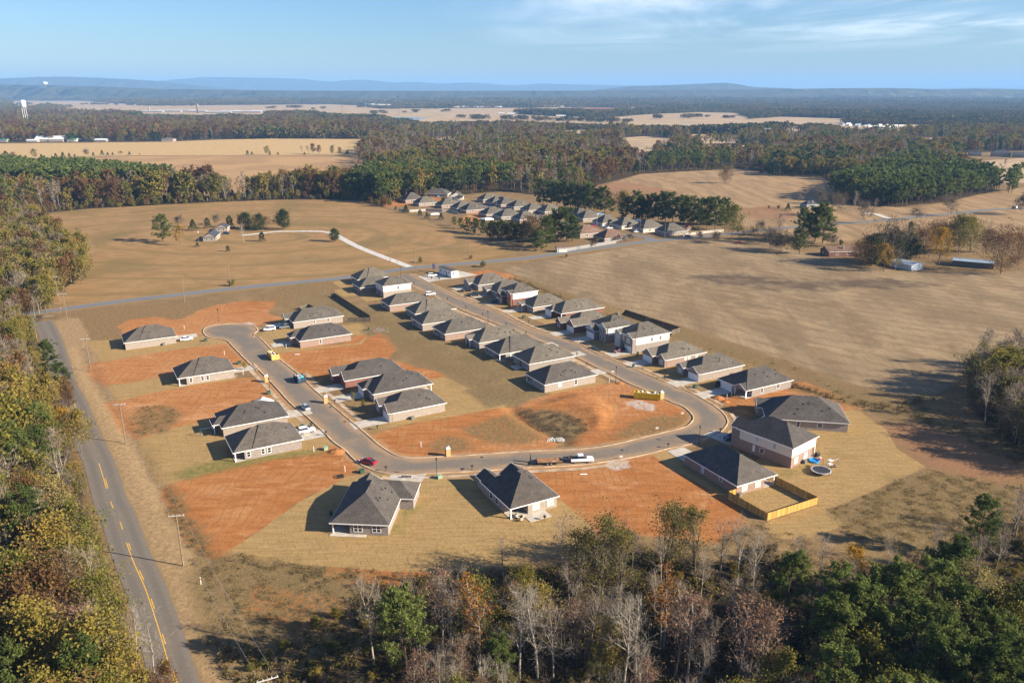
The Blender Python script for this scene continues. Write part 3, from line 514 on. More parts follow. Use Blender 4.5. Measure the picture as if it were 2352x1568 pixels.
# ------------------------------------------------------------------ the ground: one sheet, with region distances carried per vertex
def axis_lines():
    ys = [-400,-200,-100,-40,0,30,60]; y = 80.0
    while y < 46000: ys.append(y); y += 1.25 if y < 280 else 1.25*(y/280)**1.55
    xs = []; x = 0.0
    while x < 46000: xs.append(x); x += 1.25 if x < 115 else 1.25*(x/115)**1.3
    xs = sorted([-v for v in xs[1:]]+xs); return np.array(xs), np.array(ys)
gxs, gys = axis_lines(); GX, GY = np.meshgrid(gxs, gys); NX, NY = len(gxs), len(gys)
def region(polys, cap=40.0):
    out = np.full(GX.shape, -cap)
    for p in polys:
        p = np.asarray(p, float); a = p.min(0)-cap; b = p.max(0)+cap
        i0,i1 = np.searchsorted(gxs,[a[0],b[0]]); j0,j1 = np.searchsorted(gys,[a[1],b[1]])
        if i1 <= i0 or j1 <= j0: continue
        s = np.s_[j0:j1, i0:i1]; out[s] = np.maximum(out[s], np.clip(sdist(GX[s],GY[s],p),-cap,cap))
    return out
def poly(*pts): return [at(p) for p in pts]
def DD(*xy): return [at((xy[i],xy[i+1])) for i in range(0,len(xy),2)]
def local(h, x0, x1, y0, y1):
    root, X, Y, b, ang = h; c, s = math.cos(R(ang)), math.sin(R(ang)); return [(b[0]+x*c-y*s, b[1]+x*s+y*c) for x,y in ((x0,y0),(x1,y0),(x1,y1),(x0,y1))]
dirt = [DD(285,748,310,735,345,732,420,738,470,712,500,702,560,694,625,694,600,720,640,732,590,745,480,752,470,765,400,768,300,765),
        DD(212,838,290,818,400,800,470,782,545,785,565,830,550,848,420,858,345,872,265,886,232,866),
        DD(262,925,330,908,400,893,470,880,570,872,610,868,655,935,600,930,490,958,400,985,330,1000,295,985,280,950),
        DD(384,1125,430,1105,520,1078,640,1055,720,1042,770,1020,812,1052,800,1080,745,1112,690,1140,600,1205,520,1258,492,1272,450,1225,420,1175),
        DD(640,802,700,800,800,792,850,760,885,775,900,800,880,828,940,845,1000,858,1010,866,960,868,900,860,840,840,770,860,720,872,690,860,650,820),
        DD(868,1003,930,985,1010,962,1060,955,1110,945,1160,936,1185,945,1215,975,1255,1002,1262,1022,1180,1032,1010,1046,940,1042,900,1036,872,1015),
        DD(1188,950,1230,925,1310,897,1360,888,1420,884,1455,898,1480,915,1540,930,1575,945,1590,965,1570,982,1500,1000,1400,1012,1325,1018,1350,990,1340,965,1290,945,1250,935,1215,945),
        DD(1212,1078,1300,1062,1380,1060,1490,1040,1520,1075,1580,1105,1650,1130,1680,1160,1685,1195,1640,1235,1560,1225,1450,1212,1380,1215,1330,1185,1260,1120),
        DD(1610,905,1650,912,1700,918,1820,885,1850,880,1905,905,1960,935,1890,940,1760,945,1700,950,1680,930),
        DD(1075,628,1120,622,1160,630,1190,642,1160,650,1110,640),
        DD(600,1352,680,1368,760,1385,800,1410,740,1440,650,1430,590,1400), DD(770,1312,860,1318,960,1322,900,1335,800,1330),
        
        DD(870,462,960,455,1010,452,1000,466,890,475), DD(1055,504,1110,486,1165,480,1165,492,1100,505,1070,516)]
sod = [DD(520,1268,600,1215,690,1150,760,1115,800,1092,830,1090,900,1090,980,1092,1100,1090,1210,1076,1250,1120,1310,1165,1365,1212,1340,1240,1290,1270,1220,1288,1100,1308,1000,1312,900,1312,780,1302,680,1295,600,1285),
       DD(1700,1085,1800,1010,1900,950,1965,938,2035,985,2060,1030,2128,1072,2000,1130,1905,1170,1870,1150,1790,1090), DD(1680,1140,1790,1092,1875,1150,1760,1195),DD(1755,1200,1880,1160,1945,1205,1840,1240,1770,1235),
       DD(192,782,280,780,340,770,430,772,540,772,560,790,520,788,420,800,330,815,235,832,220,812), DD(248,885,300,878,385,862,520,858,545,862,540,874,460,882,360,900,265,922),
       DD(312,1010,400,982,500,960,560,950,680,940,720,985,770,1018,740,1038,640,1052,520,1075,430,1100,372,1115,340,1070), DD(660,900,690,938,720,965,700,990,690,1010,780,1022,745,985,705,940),
       DD(590,768,640,752,690,760,840,740,850,755,870,770,740,770,680,780,620,790), DD(600,792,640,785,690,800,820,788,860,762,830,790,700,805,640,812), DD(860,990,960,968,1010,962,1180,930,1080,885,1020,865,940,880,985,905,1010,940,900,970,850,975),
       DD(1490,1040,1560,1030,1600,1060,1700,1130,1680,1150,1560,1085)]
for k in range(0,11): sod.append(local(NEAR_HOUSES[k], -9, NEAR_HOUSES[k][1]+4, -2.2, NEAR_HOUSES[k][2]+2.6))
for k in range(11,21): sod.append(local(NEAR_HOUSES[k], -9, NEAR_HOUSES[k][1]+9, -2.2, NEAR_HOUSES[k][2]+2.6))
dull = [local(NEAR_HOUSES[k], -22, 2, -3, NEAR_HOUSES[k][2]+3) for k in range(3,11)] + [DD(660,690,760,668,850,725,870,770,900,800,1000,850,1100,890,1200,930,1190,950,1150,930,1030,870,960,840,900,790,840,750,760,720)]
weeds = [DD(300,990,320,935,390,930,420,955,380,990,330,1000), DD(372,1120,395,1118,440,1180,480,1235,500,1280,440,1290,425,1240,380,1160), DD(440,1290,520,1278,700,1300,850,1318,850,1500,600,1600,470,1500,450,1400),
         DD(1905,1172,2130,1078,2352,1120,2352,1300,2100,1300,1960,1240), DD(1190,945,1250,935,1290,945,1340,965,1350,990,1320,1012,1270,1002,1215,975), DD(1060,985,1180,940,1262,1005,1180,1020,1100,1012), DD(1450,965,1590,950,1592,975,1540,998,1400,1012), DD(985,1025,1010,1000,1090,1010,1080,1035,1000,1040),
         DD(2000,940,2120,935,2352,1030,2352,1060,2200,1000,2060,965), DD(1180,660,1300,715,1440,770,1640,850,1800,850,1960,925,2040,940,2100,930,1900,870,1700,800,1500,735,1300,675,1200,635), DD(850,735,880,730,1000,810,1100,870,1180,925,1165,930,1030,860,900,795)]
EDGE_ = np.array(smooth_line([at(p) for p in (D(1175,640),D(1300,690),D(1440,752),D(1540,795),D(1640,842),D(1730,870),D(1850,895),D(1960,925),D(2050,935),D(2140,915))],4))
weeds.append([tuple(p) for p in offset(EDGE_,3.4)]+[tuple(p) for p in offset(EDGE_,-3.4)][::-1])
field_l = [DD(75,495,200,480,330,473,480,465,640,459,770,460,880,478,960,500,1060,540,1130,565,1200,582,1100,600,960,612,770,637,560,657,400,677,270,690,150,706,110,690,165,650,205,625,190,585,140,560,90,520)]
field_r = [DD(1152,617,1250,598,1400,575,1545,553,1650,550,1760,560,1880,590,2000,615,2120,625,2300,625,2600,600,2700,800,2352,800,2250,830,2190,880,2150,905,2080,908,1950,880,1800,825,1620,765,1450,715,1300,670,1200,638)]
field_m = [DD(1385,428,1470,400,1590,393,1700,388,1880,402,1920,425,1905,455,1850,475,1700,478,1600,465,1480,455), DD(1690,485,1850,480,1900,468,2100,478,2300,438,2450,415,2600,470,2500,540,2330,560,2200,520,2100,530,1900,560,1750,545,1700,520)]
zt = 14
gold = [DD(-200,338,0,330,200,328,380,326,500,321,640,318,830,320,870,326)+[at((850,352),0),at((760,356),0),at((300,357)),at((0,366)),at((-200,372))]]
mid_f = [DD(-200,378,0,371,300,358.5,640,357,760,358,850,368)+[at((850,388),16),at((780,396),16),at((560,411),16),at((300,400),17),at((90,385),17),at((0,384),17),at((-200,390),17)]]
def clr(h, far, near): return DD(*far)+[at((near[i],near[i+1]),h) for i in range(0,len(near),2)][::-1]
CLR = [clr(13,(1425,317,1480,313,1550,318),(1440,329,1480,331,1535,330)), clr(13,(1575,309,1705,306),(1590,315,1700,312)), clr(13,(1605,333,1770,334),(1620,339,1765,340)), clr(13,(1890,292,2000,288,2130,285),(1930,300,2020,297,2120,294)), clr(15,(2180,375,2352,363,2600,358),(2260,384,2352,386,2600,388)), clr(13,(1435,341,1505,340),(1445,349,1500,349)), clr(12,(1290,300,1400,297),(1300,304,1390,303)), clr(12,(2080,318,2200,314),(2090,323,2190,320)), clr(12,(1780,300,1860,298),(1790,305,1850,303)), clr(12,(980,316,1050,313),(990,320,1045,319))]
far_f = [DD(0,232,190,231.5,250,237,330,240,330,247,200,247,0,246), DD(110,246,250,243.5,600,241,760,240,830,243,870,250,1190,248,1300,246.5,1380,247.5,1300,256,1230,254,1189,263,1400,270,1480,263,1600,258,1700,260,1740,272,1800,268,1880,270,1960,273,1960,278)+[at((1930,290),12),at((1800,291),12),at((1600,291),12),at((1400,283),12),at((1200,279),12),at((1000,280),12),at((880,272),12),at((770,264),12),at((650,258),12),at((600,266),12),at((330,266),12),at((250,256),14),at((140,258),14)],
         DD(0,262,60,260,130,262,0,266), DD(850,376,890,380,880,386), *CLR]
red_far = [DD(1312,252,1360,247,1440,248,1455,252,1380,257)]
redf = [DD(2030,985,2100,965,2200,990,2352,1050,2352,1110,2250,1120,2160,1080,2100,1065,2060,1020), DD(1370,425,1430,418,1520,432,1570,442,1540,455,1480,470,1400,470,1380,445), DD(1700,480,1770,472,1840,492,1800,505,1720,500)]
scrub = [DD(560,700,640,660,760,640,830,650,700,690,620,700), DD(190,780,160,715,300,702,500,690,540,700,470,712,420,738,345,732,290,745,320,770,250,785)]
concp = [DD(1440,925,1465,918,1510,930,1500,945,1460,938), DD(1398,1058,1440,1058,1450,1075,1420,1082,1395,1072),DD(545,741,575,740,590,745,560,748)]
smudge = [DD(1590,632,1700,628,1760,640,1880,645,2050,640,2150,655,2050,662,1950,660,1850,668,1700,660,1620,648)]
greenp = [DD(905,1220,935,1165,970,1160,930,1190,915,1222), DD(1790,1090,1840,1078,1850,1070,1815,1095), DD(380,1090,520,1050,700,1035,760,1040,640,1055,430,1100), DD(640,660,760,645,880,622,760,640)]
ATT = dict(dirt=dirt, sod=sod, weeds=weeds, field_l=field_l, field_r=field_r, field_m=field_m, gold=gold, mid_f=mid_f, far_f=far_f, red_far=red_far, scrub=scrub, concp=concp, smudge=smudge, greenp=greenp, dull=dull, redf=redf)
att = {k: region(v, 30.0 if k not in ('far_f','gold','mid_f') else 120.0) for k, v in ATT.items()}
# distance to street and county road edges (dust and verges)
def near_line(line, cap=20):
    out = np.full(GX.shape, float(cap)); L = np.asarray(line); a = L.min(0)-cap; b = L.max(0)+cap; i0,i1 = np.searchsorted(gxs,[a[0],b[0]]); j0,j1 = np.searchsorted(gys,[a[1],b[1]]); s = np.s_[j0:j1,i0:i1]
    out[s] = np.minimum(out[s], pdist(GX[s],GY[s],L)); return out
att['kerbd'] = np.minimum(near_line(STO[::3]), near_line(STI[::3]))
att['verge'] = near_line(offset(CR,-4.5)[::2]); att['verge2'] = near_line(RC2[::2], 16)
ditch = near_line([at(p) for p in (cC(380,470),cC(450,530),cC(620,640),cC(800,740),cC(870,770))], 12)
bank = region([DD(1190,945,1250,930,1290,942,1345,968,1350,985,1325,1000,1270,985,1215,965)], 12)
ditch2 = near_line([at(p) for p in (D(180,800),D(215,880),D(300,1010),D(345,1100),D(420,1220),D(470,1290))], 8)
mound = region([DD(1205,935,1260,912,1320,898,1380,905,1425,935,1405,985,1350,1000,1342,968,1290,945,1230,936)], 12)
GZ = 1.3*(lambda q: q*q*(3-2*q))(np.clip(mound/6.5,0,1)) -1.0*np.exp(-(ditch/2.2)**2) + .9*np.clip((bank+4)/8,0,1)*np.clip((12-ditch)/10,0,1)*0 - .5*np.exp(-(ditch2/1.6)**2)
far = np.clip((np.hypot(GX,GY)-600)/1200,0,1)
idx = np.arange(NX*NY).reshape(NY,NX); F = np.stack([idx[:-1,:-1],idx[:-1,1:],idx[1:,1:],idx[1:,:-1]],-1).reshape(-1,4)
M_GROUND = bpy.data.materials.new('ground'); t = NT(M_GROUND); P = t.pos()
nA = t.noise(P,.012,5,.6); nB = t.noise(P,.11,6,.62); nC = t.noise(P,.9,6,.7); nD = t.noise(P,3.2,4,.7)
def msk(name, w, amp, n=None, off=0.0):
    a = t.attr(name); x = t.math('ADD', a, t.math('MULTIPLY', t.math('SUBTRACT', n if n is not None else nB, .5), amp)); return t.step(x, -w+off, w+off)
def tone(n, a, b, lo=.3, hi=.7): return t.mix(t.step(n,lo,hi), a, b)
# rough dry grass everywhere, woodland litter far away
base = tone(nB,(.18,.118,.056),(.26,.175,.083)); base = t.mix(t.step(nC,.38,.66,.0,.5), base, (.11,.078,.038)); base = t.mix(t.step(nA,.4,.7,0,.45), base, (.19,.115,.06))
litter = tone(nC,(.030,.024,.014),(.075,.052,.030)); base = t.mix(msk('wood',2,5), base, litter)
def streak(rot, sx, sy, n_sc, det=4): return t.noise(t.map(P, R(rot), (sx,sy,1)), n_sc, det, .6)
# left field: warm stubble with curving mower lines
cen = at((560,545)); gm = t.n('ShaderNodeVectorMath', operation='SUBTRACT'); t.l(P, gm.inputs[0]); gm.inputs[1].default_value = (cen[0],cen[1],0)
mp_ = t.map(gm.outputs[0],0,(.62,1,1)); ln = t.n('ShaderNodeVectorMath', operation='LENGTH'); t.l(mp_, ln.inputs[0])
rr = t.math('ADD', ln.outputs['Value'], t.math('MULTIPLY', nA, 26)); l1 = t.math('FRACT', t.math('MULTIPLY', rr, .031)); l2 = t.math('SINE', t.math('MULTIPLY', rr, 1.1))
fl = tone(nB,(.235,.142,.060),(.305,.19,.085)); fl = t.mix(t.math('MULTIPLY', t.step(l2,-.2,.9), .22), fl, (.17,.11,.045)); fl = t.mix(t.math('MULTIPLY', t.math('MULTIPLY', t.math('MULTIPLY', t.step(l1,.0,.05), t.step(l1,.12,.24,1,0)), t.step(nB,.36,.56)), .5), fl, (.115,.10,.036))
fl = t.mix(t.step(t.noise(P,.02,4),.48,.68,0,.6), fl, (.15,.115,.044))
base = t.mix(msk('field_l',1.0,3), base, fl)
# right field: greyer stubble with long streaks along the rows
sa = streak(-47, .45, .09, .22, 6); sb_ = streak(-52,.9,.12,.8,5)
fr = tone(t.noise(t.map(P,R(-50),(.42,.12,1)),.13,6,.62,.5),(.172,.128,.072),(.29,.217,.126),.36,.64); fr = t.mix(t.step(sa,.45,.7,0,.3), fr, (.19,.13,.07)); fr = t.mix(t.step(t.noise(P,.03,5,.6),.42,.7,0,.5), fr, (.20,.14,.078)); fr = t.mix(t.step(sb_,.4,.7,0,.3), fr, (.155,.10,.058)); fr = t.mix(t.step(nC,.45,.75,0,.3), fr, (.38,.27,.16)); fr = t.mix(t.step(streak(-47,1.0,.16,1.0,5),.5,.66,0,.42), fr, (.15,.10,.055)); fr = t.mix(t.step(t.noise(P,.045,6,.7,.6),.5,.66,0,.55), fr, (.34,.24,.135))
qf = t.n('ShaderNodeSeparateXYZ'); t.l(t.map(P,R(-48)), qf.inputs[0]); mow = t.math('SINE', t.math('ADD', t.math('MULTIPLY', qf.outputs[0], .78), t.math('MULTIPLY', nA, 26))); fr = t.mix(t.math('MULTIPLY', t.step(mow,.1,.95), t.step(nB,.35,.6,.12,.5)), fr, (.15,.10,.056))
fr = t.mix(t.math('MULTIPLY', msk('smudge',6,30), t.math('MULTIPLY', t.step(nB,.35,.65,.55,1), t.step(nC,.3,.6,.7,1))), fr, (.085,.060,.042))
base = t.mix(msk('field_r',1.0,3), base, fr); base = t.mix(msk('field_m',2.0,6), base, tone(sa,(.21,.14,.072),(.33,.22,.115)))
base = t.mix(t.math('MULTIPLY', msk('redf',4,14), .75), base, (.24,.125,.065))
base = t.mix(msk('gold',2,8), base, tone(nB,(.38,.26,.12),(.46,.32,.15))); base = t.mix(msk('mid_f',2,8), base, t.mix(t.step(nA,.42,.6), (.30,.185,.088), (.37,.235,.11)))
base = t.mix(msk('far_f',3,10), base, t.mix(t.step(nA,.4,.62), (.33,.24,.145), (.41,.30,.18))); base = t.mix(msk('red_far',3,10), base, (.26,.10,.055))
base = t.mix(msk('scrub',2,10), base, t.mix(t.step(nC,.35,.65), (.125,.086,.038), (.25,.16,.075)))
base = t.mix(t.step(t.math('ADD', t.attr('verge'), t.math('MULTIPLY', t.math('SUBTRACT', nB,.5), 4)), 3.5, 5.5, 1, 0), base, tone(nC,(.21,.14,.07),(.34,.235,.125)))
base = t.mix(t.step(t.math('ADD', t.attr('verge2'), t.math('MULTIPLY', t.math('SUBTRACT', nB,.5), 3)), 4.5, 6.5, .8, 0), base, tone(nC,(.20,.135,.06),(.30,.20,.095)))
# lawns: straw strips with green coming through
sA = streak(-29,.16,1.5,.9,5); sod_c = tone(sA,(.265,.172,.070),(.345,.232,.10),.3,.7); sod_c = t.mix(t.step(nB,.5,.75,0,.45), sod_c, (.16,.125,.05)); q_ = t.n('ShaderNodeSeparateXYZ'); t.l(t.map(P,R(-27)), q_.inputs[0]); seam = t.math('FRACT', t.math('ADD', t.math('MULTIPLY', q_.outputs[0], .42), t.math('MULTIPLY', nB, .5)));  sod_c = t.mix(t.math('MULTIPLY', t.step(seam,.03,.13,1,0), t.step(nC,.42,.62,0,.6)), sod_c, (.145,.105,.048)); sod_c = t.mix(t.step(nD,.5,.75,0,.35), sod_c, (.13,.095,.04))
dl = t.step(t.math('ADD', t.attr('dull'), t.math('MULTIPLY', t.math('SUBTRACT', nB,.5), 3)), -1, 2); dull_c = t.mix(t.step(nC,.35,.7), tone(nB,(.175,.125,.060),(.24,.17,.082)), (.125,.09,.042))
# red subsoil
tr = streak(-29,.25,1.2,.5,6); ruts = t.noise(t.map(P,R(35),(.35,1.5,1)),1.1,6,.7,1.6); dc = tone(tr,(.26,.098,.028),(.365,.155,.052),.30,.70); dc = t.mix(t.step(nB,.45,.75,0,.65), dc, (.42,.215,.085)); dc = t.mix(t.step(nC,.55,.8,0,.5), dc, (.20,.075,.03)); dc = t.mix(t.step(nD,.60,.75,0,.4), dc, (.16,.07,.035)); dc = t.mix(t.step(ruts,.52,.64,0,.5), dc, (.20,.085,.036)); dc = t.mix(t.math('MULTIPLY', t.step(nA,.45,.6), t.step(nC,.4,.6,0,.45)), dc, (.45,.25,.115)); dc = t.mix(t.step(t.noise(P,.22,6,.7),.58,.68,0,.7), dc, (.22,.15,.075)); dc = t.mix(t.step(t.noise(t.map(P,R(-20),(1,1.6,1)),.075,7,.68,.8),.54,.68,0,.42), dc, (.50,.30,.16))
c = t.mix(dl, base, dull_c); c = t.mix(t.step(t.math('ADD', t.attr('dirt'), t.math('ADD', t.math('MULTIPLY', t.math('SUBTRACT', nB, .5), 7.5), t.math('MULTIPLY', t.math('SUBTRACT', nC, .5), 4.0))), -3.2, -1.0), c, dc); c = t.mix(msk('sod',.25,.6), c, t.mix(dl, sod_c, dull_c))
tyre = t.n('ShaderNodeTexWave'); tyre.inputs['Scale'].default_value = .16; tyre.inputs['Distortion'].default_value = 14; tyre.inputs['Detail'].default_value = 1; tyre.inputs['Detail Scale'].default_value = .25; t.l(P, tyre.inputs['Vector']); c = t.mix(t.math('MULTIPLY', t.math('MULTIPLY', t.step(tyre.outputs[1],.86,.98), msk('dirt',.5,3)), t.step(nB,.42,.6,0,.38)), c, (.17,.075,.032))
wd = t.math('MULTIPLY', msk('weeds',2.5,9), t.step(nC,.36,.58,.15,1)); c = t.mix(wd, c, t.mix(t.step(nD,.35,.65), (.10,.074,.032), (.21,.148,.068)))
c = t.mix(t.math('MULTIPLY', msk('greenp',2,4), t.step(nC,.35,.65,.3,.9)), c, (.10,.115,.028))
kd = t.step(t.math('ADD', t.attr('kerbd'), t.math('MULTIPLY', t.math('SUBTRACT', nB,.5), 5)), .6, 2.4, .8, 0); c = t.mix(kd, c, (.34,.205,.10))
c = t.mix(t.math('MULTIPLY', msk('concp',.8,5), t.step(nC,.4,.6,.2,1)), c, (.42,.40,.37))
b = t.surf(c,.97,.08,bump=t.math('ADD', t.math('MULTIPLY', nC,.7), t.math('MULTIPLY', nD,.3)),bstr=.75,bdist=.35)
def finish_ground(wood_polys):
    att['wood'] = region(wood_polys, 40.0)
    # everything past the fields is woodland floor
    beyond = np.clip((GY-1500)/40,-40,40); beyond = np.minimum(beyond, -np.max([att[k] for k in ('far_f','gold','mid_f')],axis=0)); att['wood'] = np.maximum(att['wood'], beyond)
    me = mesh_np('ground', np.stack([GX.ravel(),GY.ravel(),GZ.ravel()],1), [F], [M_GROUND])
    for k, v in att.items(): a = me.attributes.new(k,'FLOAT','POINT'); a.data.foreach_set('value', v.ravel().astype(np.float32))
    o = bpy.data.objects.new('ground', me); COL.objects.link(o); tag(o, kind='structure')
# ------------------------------------------------------------------ trees
def leaf_mat(name, cols, tr=.36, nsc=.45, vrand=.5, nw=.5, nd=3):
    """foliage colour: one tint per tree, lighter and browner sprays inside it"""
    m = bpy.data.materials.new(name); t = NT(m); oi = t.n('ShaderNodeObjectInfo').outputs['Random']; co = t.obj(); g = t.n('ShaderNodeNewGeometry').outputs['Random Per Island']
    f = t.math('ADD', t.math('MULTIPLY', oi, vrand), t.math('ADD', t.math('MULTIPLY', t.math('SUBTRACT', t.noise(co, nsc, nd), .5-.25/nw), nw), t.math('MULTIPLY', t.math('SUBTRACT', g, .5), .5)))
    if name == 'far_crowns': f = t.math('ADD', f, t.math('MULTIPLY', t.math('SUBTRACT', t.noise(t.pos(),.0035,4,.6), .5), 1.1))
    rp = t.n('ShaderNodeValToRGB'); els = rp.color_ramp.elements
    while len(els) < len(cols): els.new(.5)
    for k, c in enumerate(cols): els[k].position = .12+.76*k/(len(cols)-1); els[k].color = (*c,1)
    t.l(f, rp.inputs[0]); d = t.n('ShaderNodeBsdfDiffuse'); t.l(rp.outputs[0], d.inputs[0]); tl = t.n('ShaderNodeBsdfTranslucent'); t.l(rp.outputs[0], tl.inputs[0])
    mx = t.n('ShaderNodeMixShader'); mx.inputs[0].default_value = tr; t.l(d.outputs[0], mx.inputs[1]); t.l(tl.outputs[0], mx.inputs[2]); t.l(mx.outputs[0], t.out.inputs[0]); return m
BARK = dict(grey=simple('grey_bark',(.15,.125,.10),.95,.1,var=.3,scale=2), pale=simple('pale_bark',(.27,.24,.20),.9,.1,var=.2,scale=2), brown=simple('brown_bark',(.10,.07,.05),.95,.1,var=.3,scale=2), twig=simple('twig_bark',(.28,.235,.19),.95,.1,var=.25,scale=.6), rose=simple('rose_twigs',(.23,.175,.14),.95,.1,var=.2,scale=.6))
LEAF = dict(olive=leaf_mat('olive_leaves',[(.088,.098,.022),(.165,.152,.033),(.235,.19,.042),(.265,.175,.048)]), gold=leaf_mat('gold_leaves',[(.20,.13,.02),(.36,.21,.02),(.42,.24,.03)]),
    russet=leaf_mat('russet_leaves',[(.10,.060,.026),(.155,.085,.038),(.20,.115,.05)]), pink=leaf_mat('rosy_leaves',[(.16,.10,.06),(.22,.125,.08),(.26,.17,.11)]), haze=leaf_mat('brown_twig_tips',[(.10,.078,.056),(.15,.118,.085)]), tan=leaf_mat('tan_leaves',[(.13,.10,.065),(.21,.16,.10)]),
    pale=leaf_mat('pale_leaves',[(.15,.13,.05),(.24,.20,.08),(.28,.22,.08)]), pine=leaf_mat('pine_needles',[(.052,.075,.022),(.11,.14,.038),(.19,.215,.062)],.45), amber=leaf_mat('amber_leaves',[(.17,.075,.025),(.30,.14,.03),(.36,.22,.04)]), cedar=leaf_mat('cedar_leaves',[(.030,.045,.015),(.055,.070,.024),(.075,.075,.03)],.15),
    dark=leaf_mat('dark_leaves',[(.020,.035,.014),(.040,.060,.018),(.06,.075,.022)],.15), willow=leaf_mat('willow_leaves',[(.085,.085,.022),(.15,.135,.035),(.17,.135,.05)]),
    far=leaf_mat('far_crowns',[(.030,.050,.022),(.070,.075,.026),(.13,.105,.038),(.17,.105,.045),(.11,.085,.052)],.1,.075,.4,1.5,1))
def tubes(segs):
    V = []; Fs = []; base = 0
    for n, sel in ((5, [s for s in segs if s[2] >= .05]), (3, [s for s in segs if s[2] < .05])):
        if not sel: continue
        A = np.array([s[0] for s in sel]); B = np.array([s[1] for s in sel]); ra = np.array([s[2] for s in sel]); rb = np.array([s[3] for s in sel])
        d = B-A; d /= np.linalg.norm(d,axis=1)[:,None]+1e-9; ref = np.where(np.abs(d[:,2:3]) < .9, [[0,0,1.]], [[1.,0,0]]); u = np.cross(d,ref); u /= np.linalg.norm(u,axis=1)[:,None]; w = np.cross(d,u)
        m = len(sel); th = 2*np.pi*np.arange(n)/n; ci = np.cos(th)[None,:,None]; si = np.sin(th)[None,:,None]
        off_ = u[:,None]*ci+w[:,None]*si; r1 = A[:,None]+off_*ra[:,None,None]; r2 = B[:,None]+off_*rb[:,None,None]
        V.append(np.concatenate([r1,r2],1).reshape(-1,3)); i = np.arange(m)[:,None]*2*n+base; k = np.arange(n)[None]; kk = (k+1) % n
        Fs.append(np.stack([i+k,i+kk,i+n+kk,i+n+k],-1).reshape(-1,4)); base += m*2*n
    return np.concatenate(V), np.concatenate(Fs)
def quads(C, size, rng, flat=0.0, asp=1.0, thin=1.0):
    n = len(C); a = rng.normal(size=(n,3)); a[:,2] *= (1-flat); a /= np.linalg.norm(a,axis=1)[:,None]; b = np.cross(a, rng.normal(size=(n,3))); b /= np.linalg.norm(b,axis=1)[:,None]
    s = (size*(.6+.8*rng.random(n)))[:,None]/2; a = a*s*asp; b = b*s*thin
    V = np.stack([C-a-b*.6,C+a*.3-b,C+a+b*.5,C-a*.4+b],1).reshape(-1,3); return V, np.arange(4*n).reshape(n,4)
def unit(v): v = np.asarray(v,float); return v/(np.linalg.norm(v)+1e-9)
def skeleton(rng, H, cb=.3, width=.5, n1=14, n2=6, n3=4, up=.5, r0=None, lean=.04, stems=1, peak=.4, top=1.0):
    segs = []; tips = []; r0 = r0 or H*.013
    def line(p, d, L, ra, rb, n, wob, upb, lev):
        pts = [p]; 
        for k in range(n):
            d = unit(d+rng.normal(size=3)*wob+np.array([0,0,upb])); q = p+d*L/n; segs.append((p,q,ra+(rb-ra)*k/n,ra+(rb-ra)*(k+1)/n,lev)); p = q; pts.append(p)
        return pts
    for st in range(stems):
        d0 = unit([rng.normal()*lean*(1+2.2*(stems>1)), rng.normal()*lean*(1+2.2*(stems>1)), 1]); p0 = np.array([rng.normal()*.25*(stems>1), rng.normal()*.25*(stems>1), -.3]); hh = H*(1-.12*rng.random()*(stems>1))
        tp = line(p0, d0, hh*top, r0, r0*.16, 9, .035, .06, 0)
        m = max(3, n1//stems)
        for k in range(m):
            f = cb+(.97-cb)*(k+rng.random())/m; i = min(8, int(f*9)); p = tp[i]+(tp[i+1]-tp[i])*(f*9-i); ft = (f-cb)/(1-cb)
            prof = (math.sin(math.pi*min(1,max(0,(.12+.88*ft)**(math.log(.5)/math.log(peak)) if peak != .5 else .12+.88*ft)))**.65)
            L = H*width*max(.18,prof)*(.75+.5*rng.random())/ (1.0 if stems == 1 else 1.4); az = rng.random()*2*math.pi if stems == 1 else math.atan2(d0[1],d0[0])+rng.normal()*1.1; el = up*(.7+.6*rng.random())+ft*.35
            d = np.array([math.cos(az)*math.cos(el), math.sin(az)*math.cos(el), math.sin(el)]); rb = r0*(.42-.25*ft)
            bp = line(p, d, L, rb, rb*.25, 4, .13, .10, 1)
            for q in range(n2):
                g = .25+.75*(q+rng.random())/n2; j = min(3,int(g*4)); p2 = bp[j]+(bp[j+1]-bp[j])*(g*4-j); d2 = unit((bp[j+1]-bp[j])/ (np.linalg.norm(bp[j+1]-bp[j])+1e-9)+rng.normal(size=3)*.75+[0,0,.25])
                L2 = L*.42*(.6+.8*rng.random()); sp = line(p2, d2, L2, rb*.38, rb*.14, 2, .18, .10, 2); tips.append(sp[-1]); tips.append(sp[1])
                for s in range(n3):
                    j = 1+(s % 2); d3 = unit(d2+rng.normal(size=3)*.7+[0,0,.2]); e = sp[j]+d3*L2*.55*(.5+rng.random()); segs.append((sp[j],e,rb*.15,rb*.05,3)); tips.append(e)
    return segs, np.array(tips)
